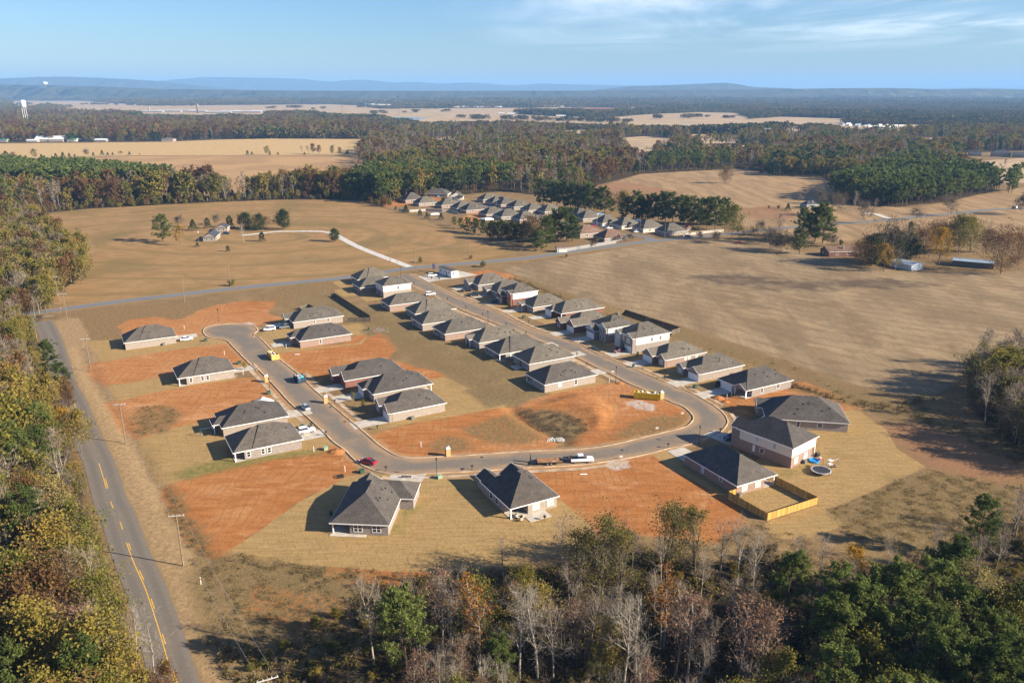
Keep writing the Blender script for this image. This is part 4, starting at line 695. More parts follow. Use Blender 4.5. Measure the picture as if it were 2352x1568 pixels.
SPEC = dict(
    olive=dict(sk=dict(cb=.18,width=.38,n1=16,n2=6,n3=3), leaf='olive', nl=3000, ls=.36, bark='grey', sp=.55), russet=dict(sk=dict(cb=.17,width=.40,n1=16,n2=6,n3=3), leaf='russet', nl=3000, ls=.38, bark='brown', sp=.55),
    gold=dict(sk=dict(cb=.2,width=.32,n1=14,n2=6,n3=3), leaf='gold', nl=2100, ls=.36, bark='grey', sp=.5), pale=dict(sk=dict(cb=.2,width=.30,n1=16,n2=6,n3=4), leaf='pale', nl=1900, ls=.30, bark='pale', sp=.5),
    amber=dict(sk=dict(cb=.34,width=.22,n1=18,n2=7,n3=5,up=.8,stems=2), leaf='amber', nl=1000, ls=.27, bark='pale', sp=.4),
    pink=dict(sk=dict(cb=.3,width=.24,n1=18,n2=7,n3=5,up=.75), leaf='pink', nl=750, ls=.26, bark='twig', sp=.4), bare=dict(sk=dict(cb=.32,width=.27,n1=16,n2=8,n3=6,up=.8), leaf='tan', nl=90, ls=.25, bark='twig', sp=.35),
    white=dict(sk=dict(cb=.3,width=.30,n1=15,n2=7,n3=5,up=.75,r0=.15), leaf='tan', nl=60, ls=.25, bark='pale', sp=.35), willow=dict(sk=dict(cb=.08,width=.48,n1=24,n2=7,n3=5,up=.85,stems=3), leaf='willow', nl=3600, ls=.25, bark='grey', sp=.5),
    spread=dict(sk=dict(cb=.2,width=.58,n1=18,n2=8,n3=6,up=.5,top=.8), leaf='haze', nl=5200, ls=.29, bark='twig', sp=.4), oak=dict(sk=dict(cb=.15,width=.62,n1=22,n2=7,n3=4,up=.4,top=.85), leaf='russet', nl=3400, ls=.36, bark='brown', sp=.6),
    dark=dict(sk=dict(cb=.03,width=.44,n1=24,n2=6,n3=2,up=.35,peak=.35), leaf='dark', nl=4600, ls=.42, bark='brown', sp=.6), bush=dict(sk=dict(cb=.05,width=.7,n1=12,n2=5,n3=2,up=.5,stems=2), leaf='olive', nl=1300, ls=.30, bark='grey', sp=.35), thicket=dict(sk=dict(cb=.05,width=.6,n1=14,n2=7,n3=5,up=.8,stems=3), leaf='tan', nl=260, ls=.25, bark='twig', sp=.4))
def tree_mesh(kind, seed, lod):
    """returns ((trunk verts, faces), [(crown verts, faces, material)...])"""
    rng = np.random.default_rng(seed*97+hash(kind) % 1000 if False else seed*97+sum(map(ord,kind))); H = 10.0 if kind not in ('bush','thicket') else 3.0; k = {0:1.0,1:.45,2:.16}[lod]
    if kind in ('pine','bigpine'):
        segs = []; P = np.array([0,0,-.3]); tr = [P]; d = unit([rng.normal()*.03,rng.normal()*.03,1]); 
        for i in range(9): d = unit(d+rng.normal(size=3)*.02); q = tr[-1]+d*H/9; segs.append((tr[-1],q,.16-.014*i,.16-.014*(i+1))); tr.append(q)
        tuft = []; nb = {0:40,1:32,2:20}[lod]*(3 if kind == 'bigpine' else 2)//2; cb = (.30+.15*rng.random()) if kind == 'pine' else .12+.1*rng.random()
        for i in range(nb):
            f = cb+(1-cb)*((i+rng.random())/nb); ft = (f-cb)/(1-cb); p = tr[0]+(tr[-1]-tr[0])*f; L = H*(.25 if kind == 'pine' else .33)*(.35+.65*math.sin(math.pi*min(.98,(.22+.75*ft))))*(.7+.6*rng.random()); az = rng.random()*6.28; el = .1+.75*ft+rng.normal()*.12
            dd = np.array([math.cos(az)*math.cos(el),math.sin(az)*math.cos(el),math.sin(el)]); e = p+dd*L; segs.append((p,e,.035,.012))
            for q in range({0:7,1:5,2:3}[lod]): g = .45+.62*rng.random(); tuft.append(p+dd*L*g+rng.normal(size=3)*[.17,.17,.11]*(L*.6))
        tuft.append(tr[-1]); tuft = np.array(tuft); nb_ = {0:22 if kind == 'pine' else 34,1:10,2:4}[lod]; C = np.repeat(tuft,nb_,0)+rng.normal(size=(len(tuft)*nb_,3))*[.17,.17,.13]; V,Fq = quads(C, {0:.30,1:.46,2:.75}[lod], rng, .2, 1.0, {0:.38,1:.8,2:1}[lod])
        tv = tubes(segs[:9]+ (segs[9:] if lod < 2 else [])); return tv, [(V,Fq,LEAF['pine'])], BARK['brown']
    if kind == 'cedar':
        segs = [(np.array([0,0,-.2]),np.array([0,0,H*.9]),.14,.02)]; n = int(2600*k)+120; h = rng.random(n)**.8; r = H*.42*(1-h**2*.9)*np.sqrt(.25+.75*rng.random(n))*(1+.25*np.sin(7*h+rng.random()*6)); a = rng.random(n)*6.283
        C = np.stack([r*np.cos(a),r*np.sin(a),.03*H+h*H*.97],1); V,Fq = quads(C, .32 if lod == 0 else .5 if lod == 1 else .95, rng, .3); return tubes(segs), [(V,Fq,LEAF['cedar'])], BARK['brown']
    s = SPEC[kind]; sk = dict(s['sk'])
    if lod >= 1: sk['n3'] = max(1, sk['n3']//2) if kind in ('bare','pink','white','spread','thicket','willow') else 0; sk['n2'] = max(3, sk['n2']-1)
    if lod == 2: sk['n3'] = 1 if kind in ('bare','pink','white','spread','thicket') else 0; sk['n2'] = 3; sk['n1'] = 9
    hs = 10.0/H
    segs, tips = skeleton(rng, H, **sk)
    tk = [q for q in segs if q[4] == 0] + [q for q in segs if q[4] == 1]; tw = [q for q in segs if q[4] >= 2]
    if kind in ('bare','pink','white','spread','thicket','willow') and lod > 0: tw = [(a,b,max(ra,.022*lod*(1 if H > 5 else .5)),max(rb,.016*lod*(1 if H > 5 else .5)),l) for a,b,ra,rb,l in tw]
    nl = max(20,int(s['nl']*k*(4 if lod and kind in ('bare','white','thicket') else 1.6 if lod and kind == 'spread' else 1))); ti = rng.integers(0,len(tips),nl); sc = H/16.0 if H > 5 else H/5; C = tips[ti]+rng.normal(size=(nl,3))*s['sp']*sc; C[:,2] = np.maximum(C[:,2],.1)
    sh = dict(dark=.6,oak=.5,olive=.3,russet=.35,bush=.6,spread=0).get(kind,0)
    if sh:
        m_ = int(nl*sh); u_ = rng.normal(size=(m_,3)); u_ /= np.linalg.norm(u_,axis=1)[:,None]; u_ *= (rng.random(m_)**.28)[:,None]; lo = tips[:,2].min(); hi = tips[:,2].max(); rr_ = np.percentile(np.hypot(tips[:,0],tips[:,1]),88)
        B_ = u_*[rr_,rr_,(hi-lo)*.5]+[0,0,(hi+lo)*.5-(hi-lo)*.03]; B_ += np.sin(B_*2.1+seed)*.25*sc; C = np.concatenate([C,B_])
    ls = s['ls']*sc/k**.5; V,Fq = quads(C, ls, rng, .15)
    cr = [(V,Fq,LEAF[s['leaf']])]
    if tw: tv,tf = tubes(tw); cr.append((tv,tf,BARK['rose'] if kind == 'pink' else BARK['pale'] if kind == 'white' else BARK['twig']))
    return tubes(tk), cr, BARK[s['bark']]
def join(parts):
    V = []; Fl = []; mats = []; fm = []; b = 0
    for v,f,m in parts:
        V.append(v); Fl.append(f+b); b += len(v)
        if m not in mats: mats.append(m)
        fm += [mats.index(m)]*len(f)
    return np.concatenate(V), Fl, mats, fm
LIB = {}
KNAME = dict(bigpine='pine_tree',amber='amber_tree',pine='pine_tree',cedar='cedar_tree',olive='autumn_tree',russet='russet_tree',gold='yellow_tree',pale='pale_tree',pink='rosy_tree',bare='bare_tree',white='pale_barked_tree',willow='willow_tree',spread='spreading_tree',oak='oak_tree',dark='evergreen_tree',bush='bush',thicket='thicket_bush')
def lib(kind, var, lod):
    key = (kind,var,lod)
    if key not in LIB:
        tk, cr, bark = tree_mesh(kind, var+1, lod)
        if lod == 0:
            v,f,mats,fm = join(cr); LIB[key] = (mesh_np('trunk', tk[0], [tk[1]], [bark]), mesh_np('crown', v, f, mats, fm))
        else:
            v,f,mats,fm = join([(tk[0],tk[1],bark)]+cr); LIB[key] = (mesh_np(KNAME[kind], v, f, mats, fm),)
    return LIB[key]
NUNIT = lambda kind: 10.0 if kind not in ('bush','thicket') else 3.0
def plant(kind, xy, h, label, group=None, lod=None, rng=random, z=0.0):
    dist = math.hypot(*xy); lod = (0 if dist < 265 or (kind in ('bigpine','dark') and dist < 800) else 1) if lod is None else lod; me = lib(kind, rng.randrange(4 if lod == 0 else 3), lod); s = h/NUNIT(kind); sx = s*rng.uniform(.92,1.1)
    cat = 'bush' if kind in ('bush','thicket') else 'tree'
    if len(me) == 2:
        r = empty(KNAME[kind], (*xy,z), rng.random()*6.28, label, cat, group); r.scale = (sx,sx,s)
        for nm, m in zip(('trunk','crown'), me): o = bpy.data.objects.new(nm, m); COL.objects.link(o); o.parent = r
    else:
        r = bpy.data.objects.new(KNAME[kind], me[0]); COL.objects.link(r); r.location = (*xy,z); r.rotation_euler = (0,0,rng.random()*6.28); r.scale = (sx,sx,s); tag(r, label, cat, group)
    return r
# ---- trees one can point to
def T(b, ty, kind, label, group=None, h=None, lod=None):
    kind = 'bigpine' if kind == 'pine' else kind; h = h or px_height(b, ty); plant(kind, at(b), h, label, group, lod)
def TT(top, h, kind, label, group=None):
    if top[0] < 420 and top[1] < 700: h *= 1.25
    plant(kind, at(top, h), h, label, group)
T(eF(250,578), eF(0,195)[1], 'pine', 'big dark pine at the left end of the white farmhouse yard'); T(eF(500,628), eF(0,335)[1], 'gold', 'low yellow tree between the big pine and the white farmhouse')
T(eF(695,410), eF(0,250)[1], 'cedar', 'small cedar just behind the yellow tree of the farm'); T(eF(905,380), eF(0,225)[1], 'cedar', 'narrow cedar behind the farmhouse, left of its outbuilding'); T(eF(1228,370), eF(0,195)[1], 'cedar', 'slim cedar right of the white outbuilding of the farm')
T(eF(1460,385), eF(0,165)[1], 'dark', 'round dark evergreen in the clump right of the farmhouse'); T(eF(1385,370), eF(0,200)[1], 'russet', 'brownish tree on the left of the dark farm clump'); T(eF(1640,408), eF(0,185)[1], 'dark', 'pointed evergreen on the right of the dark farm clump'); T(eF(1760,360), eF(0,220)[1], 'oak', 'bare brown tree behind the pointed farm evergreen')
T(eF(2010,400), eF(0,122)[1], 'dark', 'large lone dark evergreen at the right end of the farm yard', lod=0); T(eF(1430,585), eF(0,310)[1], 'white', 'white-limbed small tree in front of the farm clump'); T(eF(1440,360), eF(0,300)[1], 'gold', 'orange-leaved tree in front of the round evergreen')
T(eF(1695,570), eF(0,430)[1], 'cedar', 'small dull cedar below the farm lane'); T(eF(1200,715), eF(0,628)[1], 'cedar', 'tiny dark cedar alone on the grass below the farmhouse'); T(eF(755,650), eF(0,580)[1], 'cedar', 'little brown cedar beside the farm lamp post'); T(eF(510,350), eF(0,200)[1], 'spread', 'bare grey tree behind the yellow farm tree'); T(eF(1045,330), eF(0,190)[1], 'spread', 'bare grey tree behind the white outbuilding'); T(eF(850,340), eF(0,230)[1], 'bare', 'bare sapling left of the narrow farm cedar')
T(D(770,555), 526, 'dark', 'lone rounded tree beside the white gravel drive'); T(c2(1470,330), c2(0,282)[1], 'bush', 'green bush by the pole at the foot of the gravel drive'); T(c1(2105,540), c1(0,485)[1], 'bush', 'bush at the foot of the twin poles by the cross road'); T(c2(1925,298), c2(0,262)[1], 'bush', 'bush at a pole foot beyond the cross road'); T(c2(2040,368), c2(0,318)[1], 'bush', 'weedy bush on the verge near the sales office'); T(c3(740,280), c3(0,250)[1], 'bush', 'weedy bush on the verge of the cross road')
T(k3(1885,1115), k3(0,985)[1], 'oak', 'lone round tree standing out in the far right field', lod=0)
for b, ty, l in ((e1(435,452),e1(0,330)[1],'tallest'),(e1(640,490),e1(0,400)[1],'browner'),(e1(740,535),e1(0,440)[1],'broad'),(e1(945,552),e1(0,450)[1],'pointed'),(e1(285,410),e1(0,350)[1],'low')): T(b, ty, 'cedar', l+' cedar in the ragged row beside the older estate fence', 'cedars along the older estate')
for i, (x, y, ty, kd) in enumerate(((1130,640,510,'pine'),(1230,680,530,'pine'),(1340,730,525,'pine'),(1450,750,540,'pine'),(1560,770,560,'pine'),(1700,830,580,'dark'),(1830,840,570,'dark'),(1950,850,600,'dark'),(2080,850,620,'dark'),(2180,870,600,'dark'),(2290,900,510,'oak'),(2330,960,700,'dark'))): T(e1(x,y), e1(0,ty)[1], kd, ('pine' if kd == 'pine' else 'dark tree')+' in the clump hiding the lower gardens of the older estate', 'trees below the older estate')
for x, y, ty in ((230,690,320),(330,700,330),(140,700,400),(400,690,420),(40,800,580),(100,760,420)): T(e2(x,y), e2(0,ty)[1], 'pine', 'pine in the large green clump by the cross road', 'pines by the cross road', lod=0)
for x, y, ty, kd in ((700,330,90,'pine'),(780,370,65,'pine'),(620,330,40,'pine'),(540,320,20,'pine'),(460,310,30,'pine'),(380,300,20,'pine'),(300,300,10,'pine'),(220,290,10,'pine'),(160,280,0,'pine'),(840,365,200,'pine'),(500,330,120,'dark'),(60,280,-20,'pine')): T(e2(x,y), e2(0,ty)[1], kd, 'tall dark pine in the left row behind the older estate', 'left row of pines behind the older estate', lod=0)
for x, y, ty, kd in ((980,420,130,'olive'),(1020,430,200,'pine'),(1110,440,120,'pine'),(1190,445,180,'pine'),(1300,450,150,'pine'),(1400,455,160,'pine'),(1480,470,140,'pine'),(1570,480,135,'pine'),(1650,490,170,'pine'),(1760,495,180,'pine'),(1850,500,210,'pine'),(1960,530,190,'pine'),(2060,560,200,'pine'),(2200,500,210,'pine'),(1250,440,230,'dark'),(1700,480,290,'dark'),(1900,500,330,'dark')): T(e2(x,y), e2(0,ty)[1], kd, 'tall dark pine in the right row behind the older estate' if kd != 'olive' else 'yellowish tree at the left end of the right pine row', 'right row of pines behind the older estate', lod=0)
T(e2(2250,675), e2(0,295)[1], 'olive', 'tall yellow-olive tree at the right end of the pine row', lod=0); T(e2(1870,670), e2(0,575)[1], 'spread', 'small bare round tree on the grass beside the cross road'); T(e2(2065,710), e2(0,590)[1], 'spread', 'small bare tree right of the parked dark car'); T(e2(1070,690), e2(0,610)[1], 'spread', 'small bare street tree on the corner lawn of the older estate'); T(e2(1190,690), e2(0,590)[1], 'bare', 'thin sapling on the corner lawn of the older estate'); T(e2(940,700), e2(0,620)[1], 'spread', 'bare tree at the end of the long grey fence'); T(e2(645,760), e2(0,690)[1], 'spread', 'tiny bare tree in front of the long grey fence'); T(e2(700,700), e2(0,660)[1], 'bush', 'round brown bush behind the long grey fence')
# right-hand farmyard
T(cR(150,645), cR(0,470)[1], 'spread', 'bare multi-stemmed tree left of the dark pines in the right yard'); T(cR(130,560), cR(0,280)[1], 'bare', 'tall thin bare tree left of the dark pines in the right yard'); T(cR(310,655), cR(0,440)[1], 'pine', 'low dark pine in front of the pair of big pines', lod=0); T(cR(450,545), cR(0,240)[1], 'pine', 'left of the two big umbrella pines in the right yard', lod=0); T(cR(520,555), cR(0,215)[1], 'pine', 'right of the two big umbrella pines in the right yard', lod=0); T(cR(340,500), cR(0,250)[1], 'pine', 'third umbrella pine behind the low dark pine', lod=0)
T(cR(40,620), cR(0,450)[1], 'spread', 'bare shrubby tree at the left edge of the right yard'); T(cR(590,590), cR(0,480)[1], 'spread', 'small pale bare tree beside the right yard pines'); T(cR(690,575), cR(0,525)[1], 'bush', 'bright yellow-green bush behind the brown ranch house')
T(cR(900,378), cR(0,190)[1], 'spread', 'bare round tree on the near side of the right lane', lod=0); T(cR(1375,345), cR(0,240)[1], 'spread', 'smaller bare round tree at the pole by the right lane', lod=0); T(cR(1685,310), cR(0,150)[1], 'spread', 'wide bare tree on the right lane, farthest right of three', lod=0); T(cR(815,275), cR(0,80)[1], 'bare', 'tall pale bare tree before the pine plantation', lod=0); T(cR(650,310), cR(0,110)[1], 'spread', 'bare brown tree beside the hidden grey roof', lod=0); T(cR(490,200), cR(0,80)[1], 'spread', 'grey bare tree behind the hidden grey roof'); T(cR(300,250), cR(0,110)[1], 'bare', 'slim bare tree in the far right field'); T(cR(205,262), cR(0,195)[1], 'cedar', 'round dark cedar in the far right field'); T(cR(1000,250), cR(0,150)[1], 'bare', 'slim bare tree at the foot of the pine plantation'); T(cR(2340,300), cR(0,130)[1], 'spread', 'bare tree at the right edge of the picture by the lane')
for x, y, ty, kd, l in ((1150,760,400,'spread','wide grey bare tree behind the ranch grove'),(960,760,490,'dark','dark evergreen at the left of the ranch grove'),(1060,740,480,'dark','dark evergreen in the middle of the ranch grove'),(1180,740,470,'dark','dense evergreen right of the middle of the ranch grove'),(1290,730,480,'dark','dark evergreen at the right of the ranch grove'),(870,770,560,'oak','brown bare-topped tree at the front of the ranch grove'),(1400,690,430,'oak','brown oak behind the yellow trees of the ranch'),(1310,480,365,'pine','blue-green pine top behind the ranch grove'),(1075,815,560,'gold','thin orange-yellow tree with a white trunk before the ranch grove'),(1180,800,630,'spread','small bare tree left of the blue-roofed shed'),(1575,755,415,'gold','tall yellow tree with a white trunk between the two sheds'),(1480,690,500,'gold','yellow bush-like tree behind the blue-roofed shed'),(1755,660,330,'olive','big green-olive tree behind the tall yellow tree'),(1860,640,340,'olive','broad yellow-green tree at the back of the sheds'),(1650,640,370,'oak','brownish tree left of the big green-olive tree'),(1560,600,390,'oak','rust-brown tree behind the tall yellow tree'),(2000,640,440,'russet','orange-brown tree above the second shed'),(2140,830,470,'oak','large brown oak in front of the second shed'),(2290,760,470,'oak','brown oak at the right edge by the second shed'),(2040,520,340,'bare','grey bare tree at the back right of the yard')): T(cR(x,y), cR(0,ty)[1], kd, l, lod=0)
for x, y, ty, kd, l in ((35,240,215,'bush','small bright shrub in the rough far right field'),(120,240,215,'bush','pale shrub in the rough far right field')): T(cR(x,y), cR(0,ty)[1], kd, l)
# hedge between the two far fields on the left
for i, (x, y, ty, kd) in enumerate(((60,900,820,'cedar'),(120,890,835,'oak'),(235,900,860,'cedar'),(315,890,805,'olive'),(380,895,850,'cedar'),(510,885,840,'cedar'),(575,885,830,'cedar'),(632,880,840,'cedar'),(680,878,848,'cedar'),(790,870,808,'spread'),(850,868,832,'cedar'),(930,862,812,'cedar'),(980,862,830,'cedar'),(1025,860,832,'cedar'),(1095,858,825,'spread'),(1178,858,825,'cedar'),(1268,856,842,'cedar'),(2250,856,815,'cedar'),(2290,856,825,'cedar'))): T(k1(x,y), k1(0,ty)[1], kd, ('round dark cedar' if kd == 'cedar' else 'taller loose tree' if kd == 'olive' else 'bare bush')+' in the hedge line between two straw fields', 'hedge line between the straw fields')
for x, y, ty, kd in ((75,855,780,'olive'),(100,858,822,'cedar'),(175,858,830,'cedar'),(390,850,775,'bare'),(450,850,770,'bare'),(495,850,760,'russet'),(550,850,775,'russet'),(415,856,830,'cedar'),(670,855,775,'olive'),(735,850,790,'russet'),(800,850,815,'bush')): T(k2(x,y), k2(0,ty)[1], kd, 'tree at the right end of the hedge between two straw fields', 'right end of the hedge line')
# nearest trees, named by their tops
for top, h, kd, l in ((c6(1310,730),17,'pine','bright green pine standing alone at the bottom edge'),(c6(2170,1180),10,'pine','small light-green pine right of the orange-topped tree'),(c6(1000,615),16,'bare','wide bare grey tree left of the bright green pine'),(c6(1640,520),17,'pink','tall rosy tree between the green pine and the orange-topped tree'),(c6(1700,700),15,'bare','thin bare tree in front of the tall rosy tree'),(c6(2030,535),19,'amber','orange-topped tree with slim white stems at the bottom'),
    (c7(780,60),16,'willow','broad olive willow-like tree behind the bare trees'),(c7(960,170),14,'willow','right-hand spread of the olive willow clump'),(c7(560,200),13,'willow','left-hand spread of the olive willow clump'),(c7(400,70),13,'bare','thin dark bare tree beside the patio lawn'),(c7(180,300),7,'bare','small bare sapling on the lawn edge'),(c7(70,520),8,'olive','yellow-green young tree at the lawn edge'),(c7(1330,250),10,'bare','small dark bare tree on the red soil'),
    (c7(1380,-60),15,'willow','leaning dark tree with thin green leaves on the red lot'),(c7(1640,-30),14,'willow','crooked dark tree with green tufts beside the leaning one'),(c7(2050,80),14,'white','white birch-like tree before the yellow fence'),(c7(1880,100),13,'white','paler twin of the white birch-like tree'),(c7(2190,200),12,'white','slim white-stemmed sapling right of the birch-like tree'),(c7(1700,330),11,'bare','bare scrub tree below the crooked dark tree'),
    (c7(190,690),17,'white','white-stemmed bare tree at the bottom, left of the dark gap'),(c7(20,760),16,'white','leaning white-stemmed tree at the bottom centre'),(c7(340,800),15,'bare','grey bare tree right of the white-stemmed ones'),(c7(1000,730),18,'white','many-stemmed pale bare tree at the bottom centre'),(c7(1110,820),16,'white','second stem group beside the many-stemmed tree'),(c7(1345,480),17,'amber','half-bare yellow-topped tree with bright limbs'),(c7(1600,750),17,'pink','narrow rosy tree at the bottom'),(c7(1480,800),15,'pink','dull rosy tree left of the narrow rosy one'),(c7(2080,780),18,'pink','big rosy tree at the bottom, next to the pines'),(c7(2260,880),16,'pink','red-tinged tree at the edge of the pines'),(c7(560,900),9,'thicket','fallen pale brush in the dark gap'),
    (c8(60,880),16,'pink','rosy tree in front of the dark pines'),(c8(810,320),9,'gold','bright yellow tree at the top of the lower right wood'),(c8(250,400),14,'pine','young pine on the upper left of the lower right wood'),(c8(660,570),16,'pine','dark pine left of the middle of the pine wood'),(c8(900,640),16,'pine','dark pine in the middle of the pine wood'),(c8(1240,480),17,'pine','tall sunlit pine at the top of the pine wood'),(c8(1100,560),16,'pine','sunlit pine beside the tall one'),(c8(1560,480),16,'pine','pine with a bright right side near the pale tree'),(c8(1800,310),15,'pine','round-headed pine above the pale tree'),(c8(1650,370),13,'pine','darker pine beside the round-headed one'),(c8(1900,490),15,'pale','pale olive half-bare tree among the pines'),(c8(2010,560),13,'pale','yellower pale tree beside the half-bare one'),(c8(2200,810),13,'olive','orange-green broad tree at the right of the pines'),
    (c8(600,820),15,'pine','small-crowned pine at the lower left of the pine wood'),(c8(740,880),15,'pine','pine with light tufts in the lower pine wood'),(c8(880,810),14,'pine','pale-topped young pine in the pine wood'),(c8(1650,1000),16,'pine','tufted pine below the pale tree'),(c8(1480,880),16,'pine','sunlit pine below the tall pine'),(c8(1750,1150),17,'pine','pine near the lower right corner'),(c8(2150,1210),17,'pine','pine in the lower right corner with bright tufts'),(c8(1950,1200),16,'pine','pine left of the corner pine'),(c8(2020,-90),13,'pine','lone flat-topped pine standing over the dry weeds'),(c8(650,1260),15,'pine','low pine at the bottom left of the pine wood'),(c8(1330,1150),13,'bare','bare tree inside the pine wood'),(c8(2180,120),11,'bare','bare grey tree in the weeds at the right edge'),(c8(1600,130),10,'bare','thin bare tree over the dry weeds'),(c8(560,230),10,'bare','leaning bare tree at the corner of the lawn'),
    (cA(370,950),15,'white','big white dead-looking tree in the left wood'),(cA(30,1010),14,'white','white-branched tree at the left edge'),(c5(1150,880),11,'white','white-stemmed saplings beside the county road, bottom'),(c5(1320,1000),10,'white','pale sapling with a few yellow leaves hanging over the county road'),(c5(860,850),12,'bare','grey bare tree near the bottom of the county road'),(c5(1450,1420),7,'russet','orange-brown oak at the bottom edge of the left wood'),(c5(1130,1390),7,'russet','rusty oak beside the orange-brown one at the bottom edge'),(cA(120,230),15,'pine','pine at the top of the left pine clump'),(cA(280,250),15,'pine','pine at the right of the left pine clump'),(cA(60,400),15,'pine','pine at the left edge of the left pine clump'),(cA(330,430),14,'pine','lower pine of the left pine clump'),(cA(180,470),14,'pine','middle pine of the left pine clump'),(cA(90,600),13,'pine','lowest pine of the left pine clump'),
    (c1(420,230),15,'pale','pale feathery tree by the corner of the two roads'),(c1(200,110),15,'pale','pale feathery tree behind the corner one'),(c1(110,260),14,'pale','bright cream-yellow tree on the left'),(c1(590,110),13,'olive','yellow-green tree at the edge of the left field'),(c1(740,200),12,'olive','green-brown tree nearest the left field'),(c1(700,300),10,'olive','low bright tree at the field edge'),(c1(300,830),9,'white','white forked tree near the upper county road'),(c1(560,1400),7,'russet','dark red oak near the county road')): TT(top, h, kd, l)

for (x, y), h, kd, l in (((150,1172),14,'white','white-limbed tree leaning over the county road'),((186,1040),11,'olive','yellow-leaved tree at the bend of the county road'),((165,1030),11,'gold','golden tree behind the yellow-leaved one'),((112,850),10,'bigpine','small green pine leaning to the county road'),((142,900),9,'bigpine','green pine at the edge of the county road'),((158,945),7,'russet','dark red oak at the edge of the county road')): plant(kd, at((x,y)), h, l)
for i, ((x, y), h) in enumerate((((1702,549),8),((1732,557),9),((1768,562),10),((1793,574),8),((1818,577),9),((1748,541),9),((1850,560),8),((1880,548),9),((1905,535),8),((1640,556),6))): plant('spread', at((x,y)), h, 'bare brown tree among the scattered ones left of the umbrella pines', 'bare trees left of the umbrella pines', lod=0)
# ------------------------------------------------------------------ woods
def back(h, *xy): return [at((xy[i],xy[i+1]), h) for i in range(0,len(xy),2)]
roadL = [tuple(p) for p in CL]                        # left edge of the county road, near end first
rl = offset(CR, CW+1.8)
left_strip = [tuple(p) for p in rl[3:-2]] + DD(104,722,112,700,160,668,195,628,183,590,135,562,88,522,70,498,-40,505) + [(-330,560),(-330,200),(-150,80),(-60,70)]
wood_polys = dict(
    left=left_strip,
    line=DD(-60,505,60,494,200,480,330,473,480,465,640,459,765,458,830,462,878,476,905,468) + back(16,870,384,780,396,640,404,560,412,420,408,300,398,200,386,90,384,0,378,-80,384),
    bottom=DD(470,1470,640,1490,800,1400,850,1340,1000,1325,1250,1308,1330,1290,1420,1262,1500,1262,1640,1295,1760,1262,1880,1330,1990,1312,2150,1285,2280,1215,2420,1200) + [(140,130),(110,85),(-10,85),(-35,92)],
    right=DD(2225,885,2235,950,2290,1000,2370,1060,2560,1120) + [(190,190),(230,225),(230,250)] + DD(2420,860,2350,840,2270,840),
    mid=DD(-300,338,0,327,200,326,380,324.5,500,319.5,640,316.5,830,318,860,322)+back(17,905,300,860,278,760,270,700,264,650,254,600,265,440,267,330,265,260,253,150,251,60,247,0,246,-300,244),
    centre=DD(880,478,905,468,1000,452,1150,440,1240,448,1340,440,1380,424,1470,400,1590,393,1700,387.5,1770,403,1890,406)+back(15,1930,400,2000,330,2200,310,2500,300,2500,285,1900,290,1640,296,1400,286,1200,281,1000,281,890,292,850,302,830,322)+back(14,820,345,850,375,870,395),
    pines=DD(1903,452,1930,462,2000,473,2060,476,2110,470,2180,464,2240,448,2300,438,2340,428,2330,415)+back(17,2330,402,2260,385,2180,364,2080,356,1990,380,1910,408),
    rightmid=DD(1760,404,1900,406,1920,415,2340,420,2420,375,2200,372,2170,362)+back(14,2200,330,2600,320,2600,300,1900,310,1800,350),
)
clear = list(CLR)+[DD(2180,362,2352,352,2600,348,2600,362,2350,366,2220,374)]
mixes = dict(left=[('olive',42),('russet',11),('gold',5),('pale',10),('bare',20),('white',3),('pink',9),('pine',5),('dark',2)], line=[('bare',34),('olive',34),('pink',8),('russet',10),('pine',1),('willow',5),('thicket',14),('bush',10)], bottom=[('bare',40),('pink',14),('thicket',20),('willow',5),('olive',6),('white',8)],
    right=[('bare',44),('willow',20),('thicket',20),('olive',10),('spread',6)], mid=[('olive',36),('russet',32),('bare',12),('dark',8),('gold',4),('pink',8)], centre=[('olive',30),('russet',15),('bare',24),('pink',9),('dark',3),('willow',14),('pale',5),('pine',2)], pines=[('pine',92),('olive',8)], rightmid=[('olive',32),('russet',12),('bare',26),('pale',4),('dark',8),('pine',9),('gold',4)])
HGT = dict(olive=(11,16),russet=(11,16),gold=(9,14),pale=(11,15),bare=(11,16),white=(11,15),pink=(12,16),pine=(13,18),dark=(9,14),willow=(9,14),thicket=(2.5,5),bush=(1.5,3),oak=(10,14),spread=(8,11),cedar=(4,8))
WHERE = dict(left='wood on the left of the county road', line='tree belt across the top of the left field', bottom='thicket along the bottom of the picture', right='bare grove at the right edge, throwing long shadows', mid='brown wood behind the straw fields', centre='big mixed wood behind the older estate', pines='pine plantation in the right middle distance', rightmid='wood behind the pine plantation')
LOOK = dict(spread='spreading bare tree',olive='olive-brown leafy tree',russet='russet-brown tree',gold='yellow-leaved tree',pale='pale feathery tree',bare='bare grey tree',white='bare white-limbed tree',pink='rosy half-bare tree',pine='dark green pine',dark='dark evergreen',willow='thin-leaved olive tree',thicket='tangle of bare brush',bush='low green bush')
def in_view(x, y, m=25): return y > 60 and abs(x)*FOC/(y*math.cos(PIT)+CAMH*math.sin(PIT)) < 1176+ m*FOC/y
placed = []
def stand(x, y): return .5+.5*math.sin(.021*x+1.7*math.sin(.013*y)+.9*math.sin(.034*x+.027*y))*math.cos(.017*y+1.3*math.sin(.019*x))
def pick(mix, r): 
    tot = sum(w for _,w in mix); r *= tot
    for k, w in mix:
        r -= w
        if r <= 0: return k
    return mix[-1][0]
rng6 = random.Random(11)
existing = [(o.location.x,o.location.y) for o in COL.objects if o.get('category') == 'tree']
EX = np.array(existing)
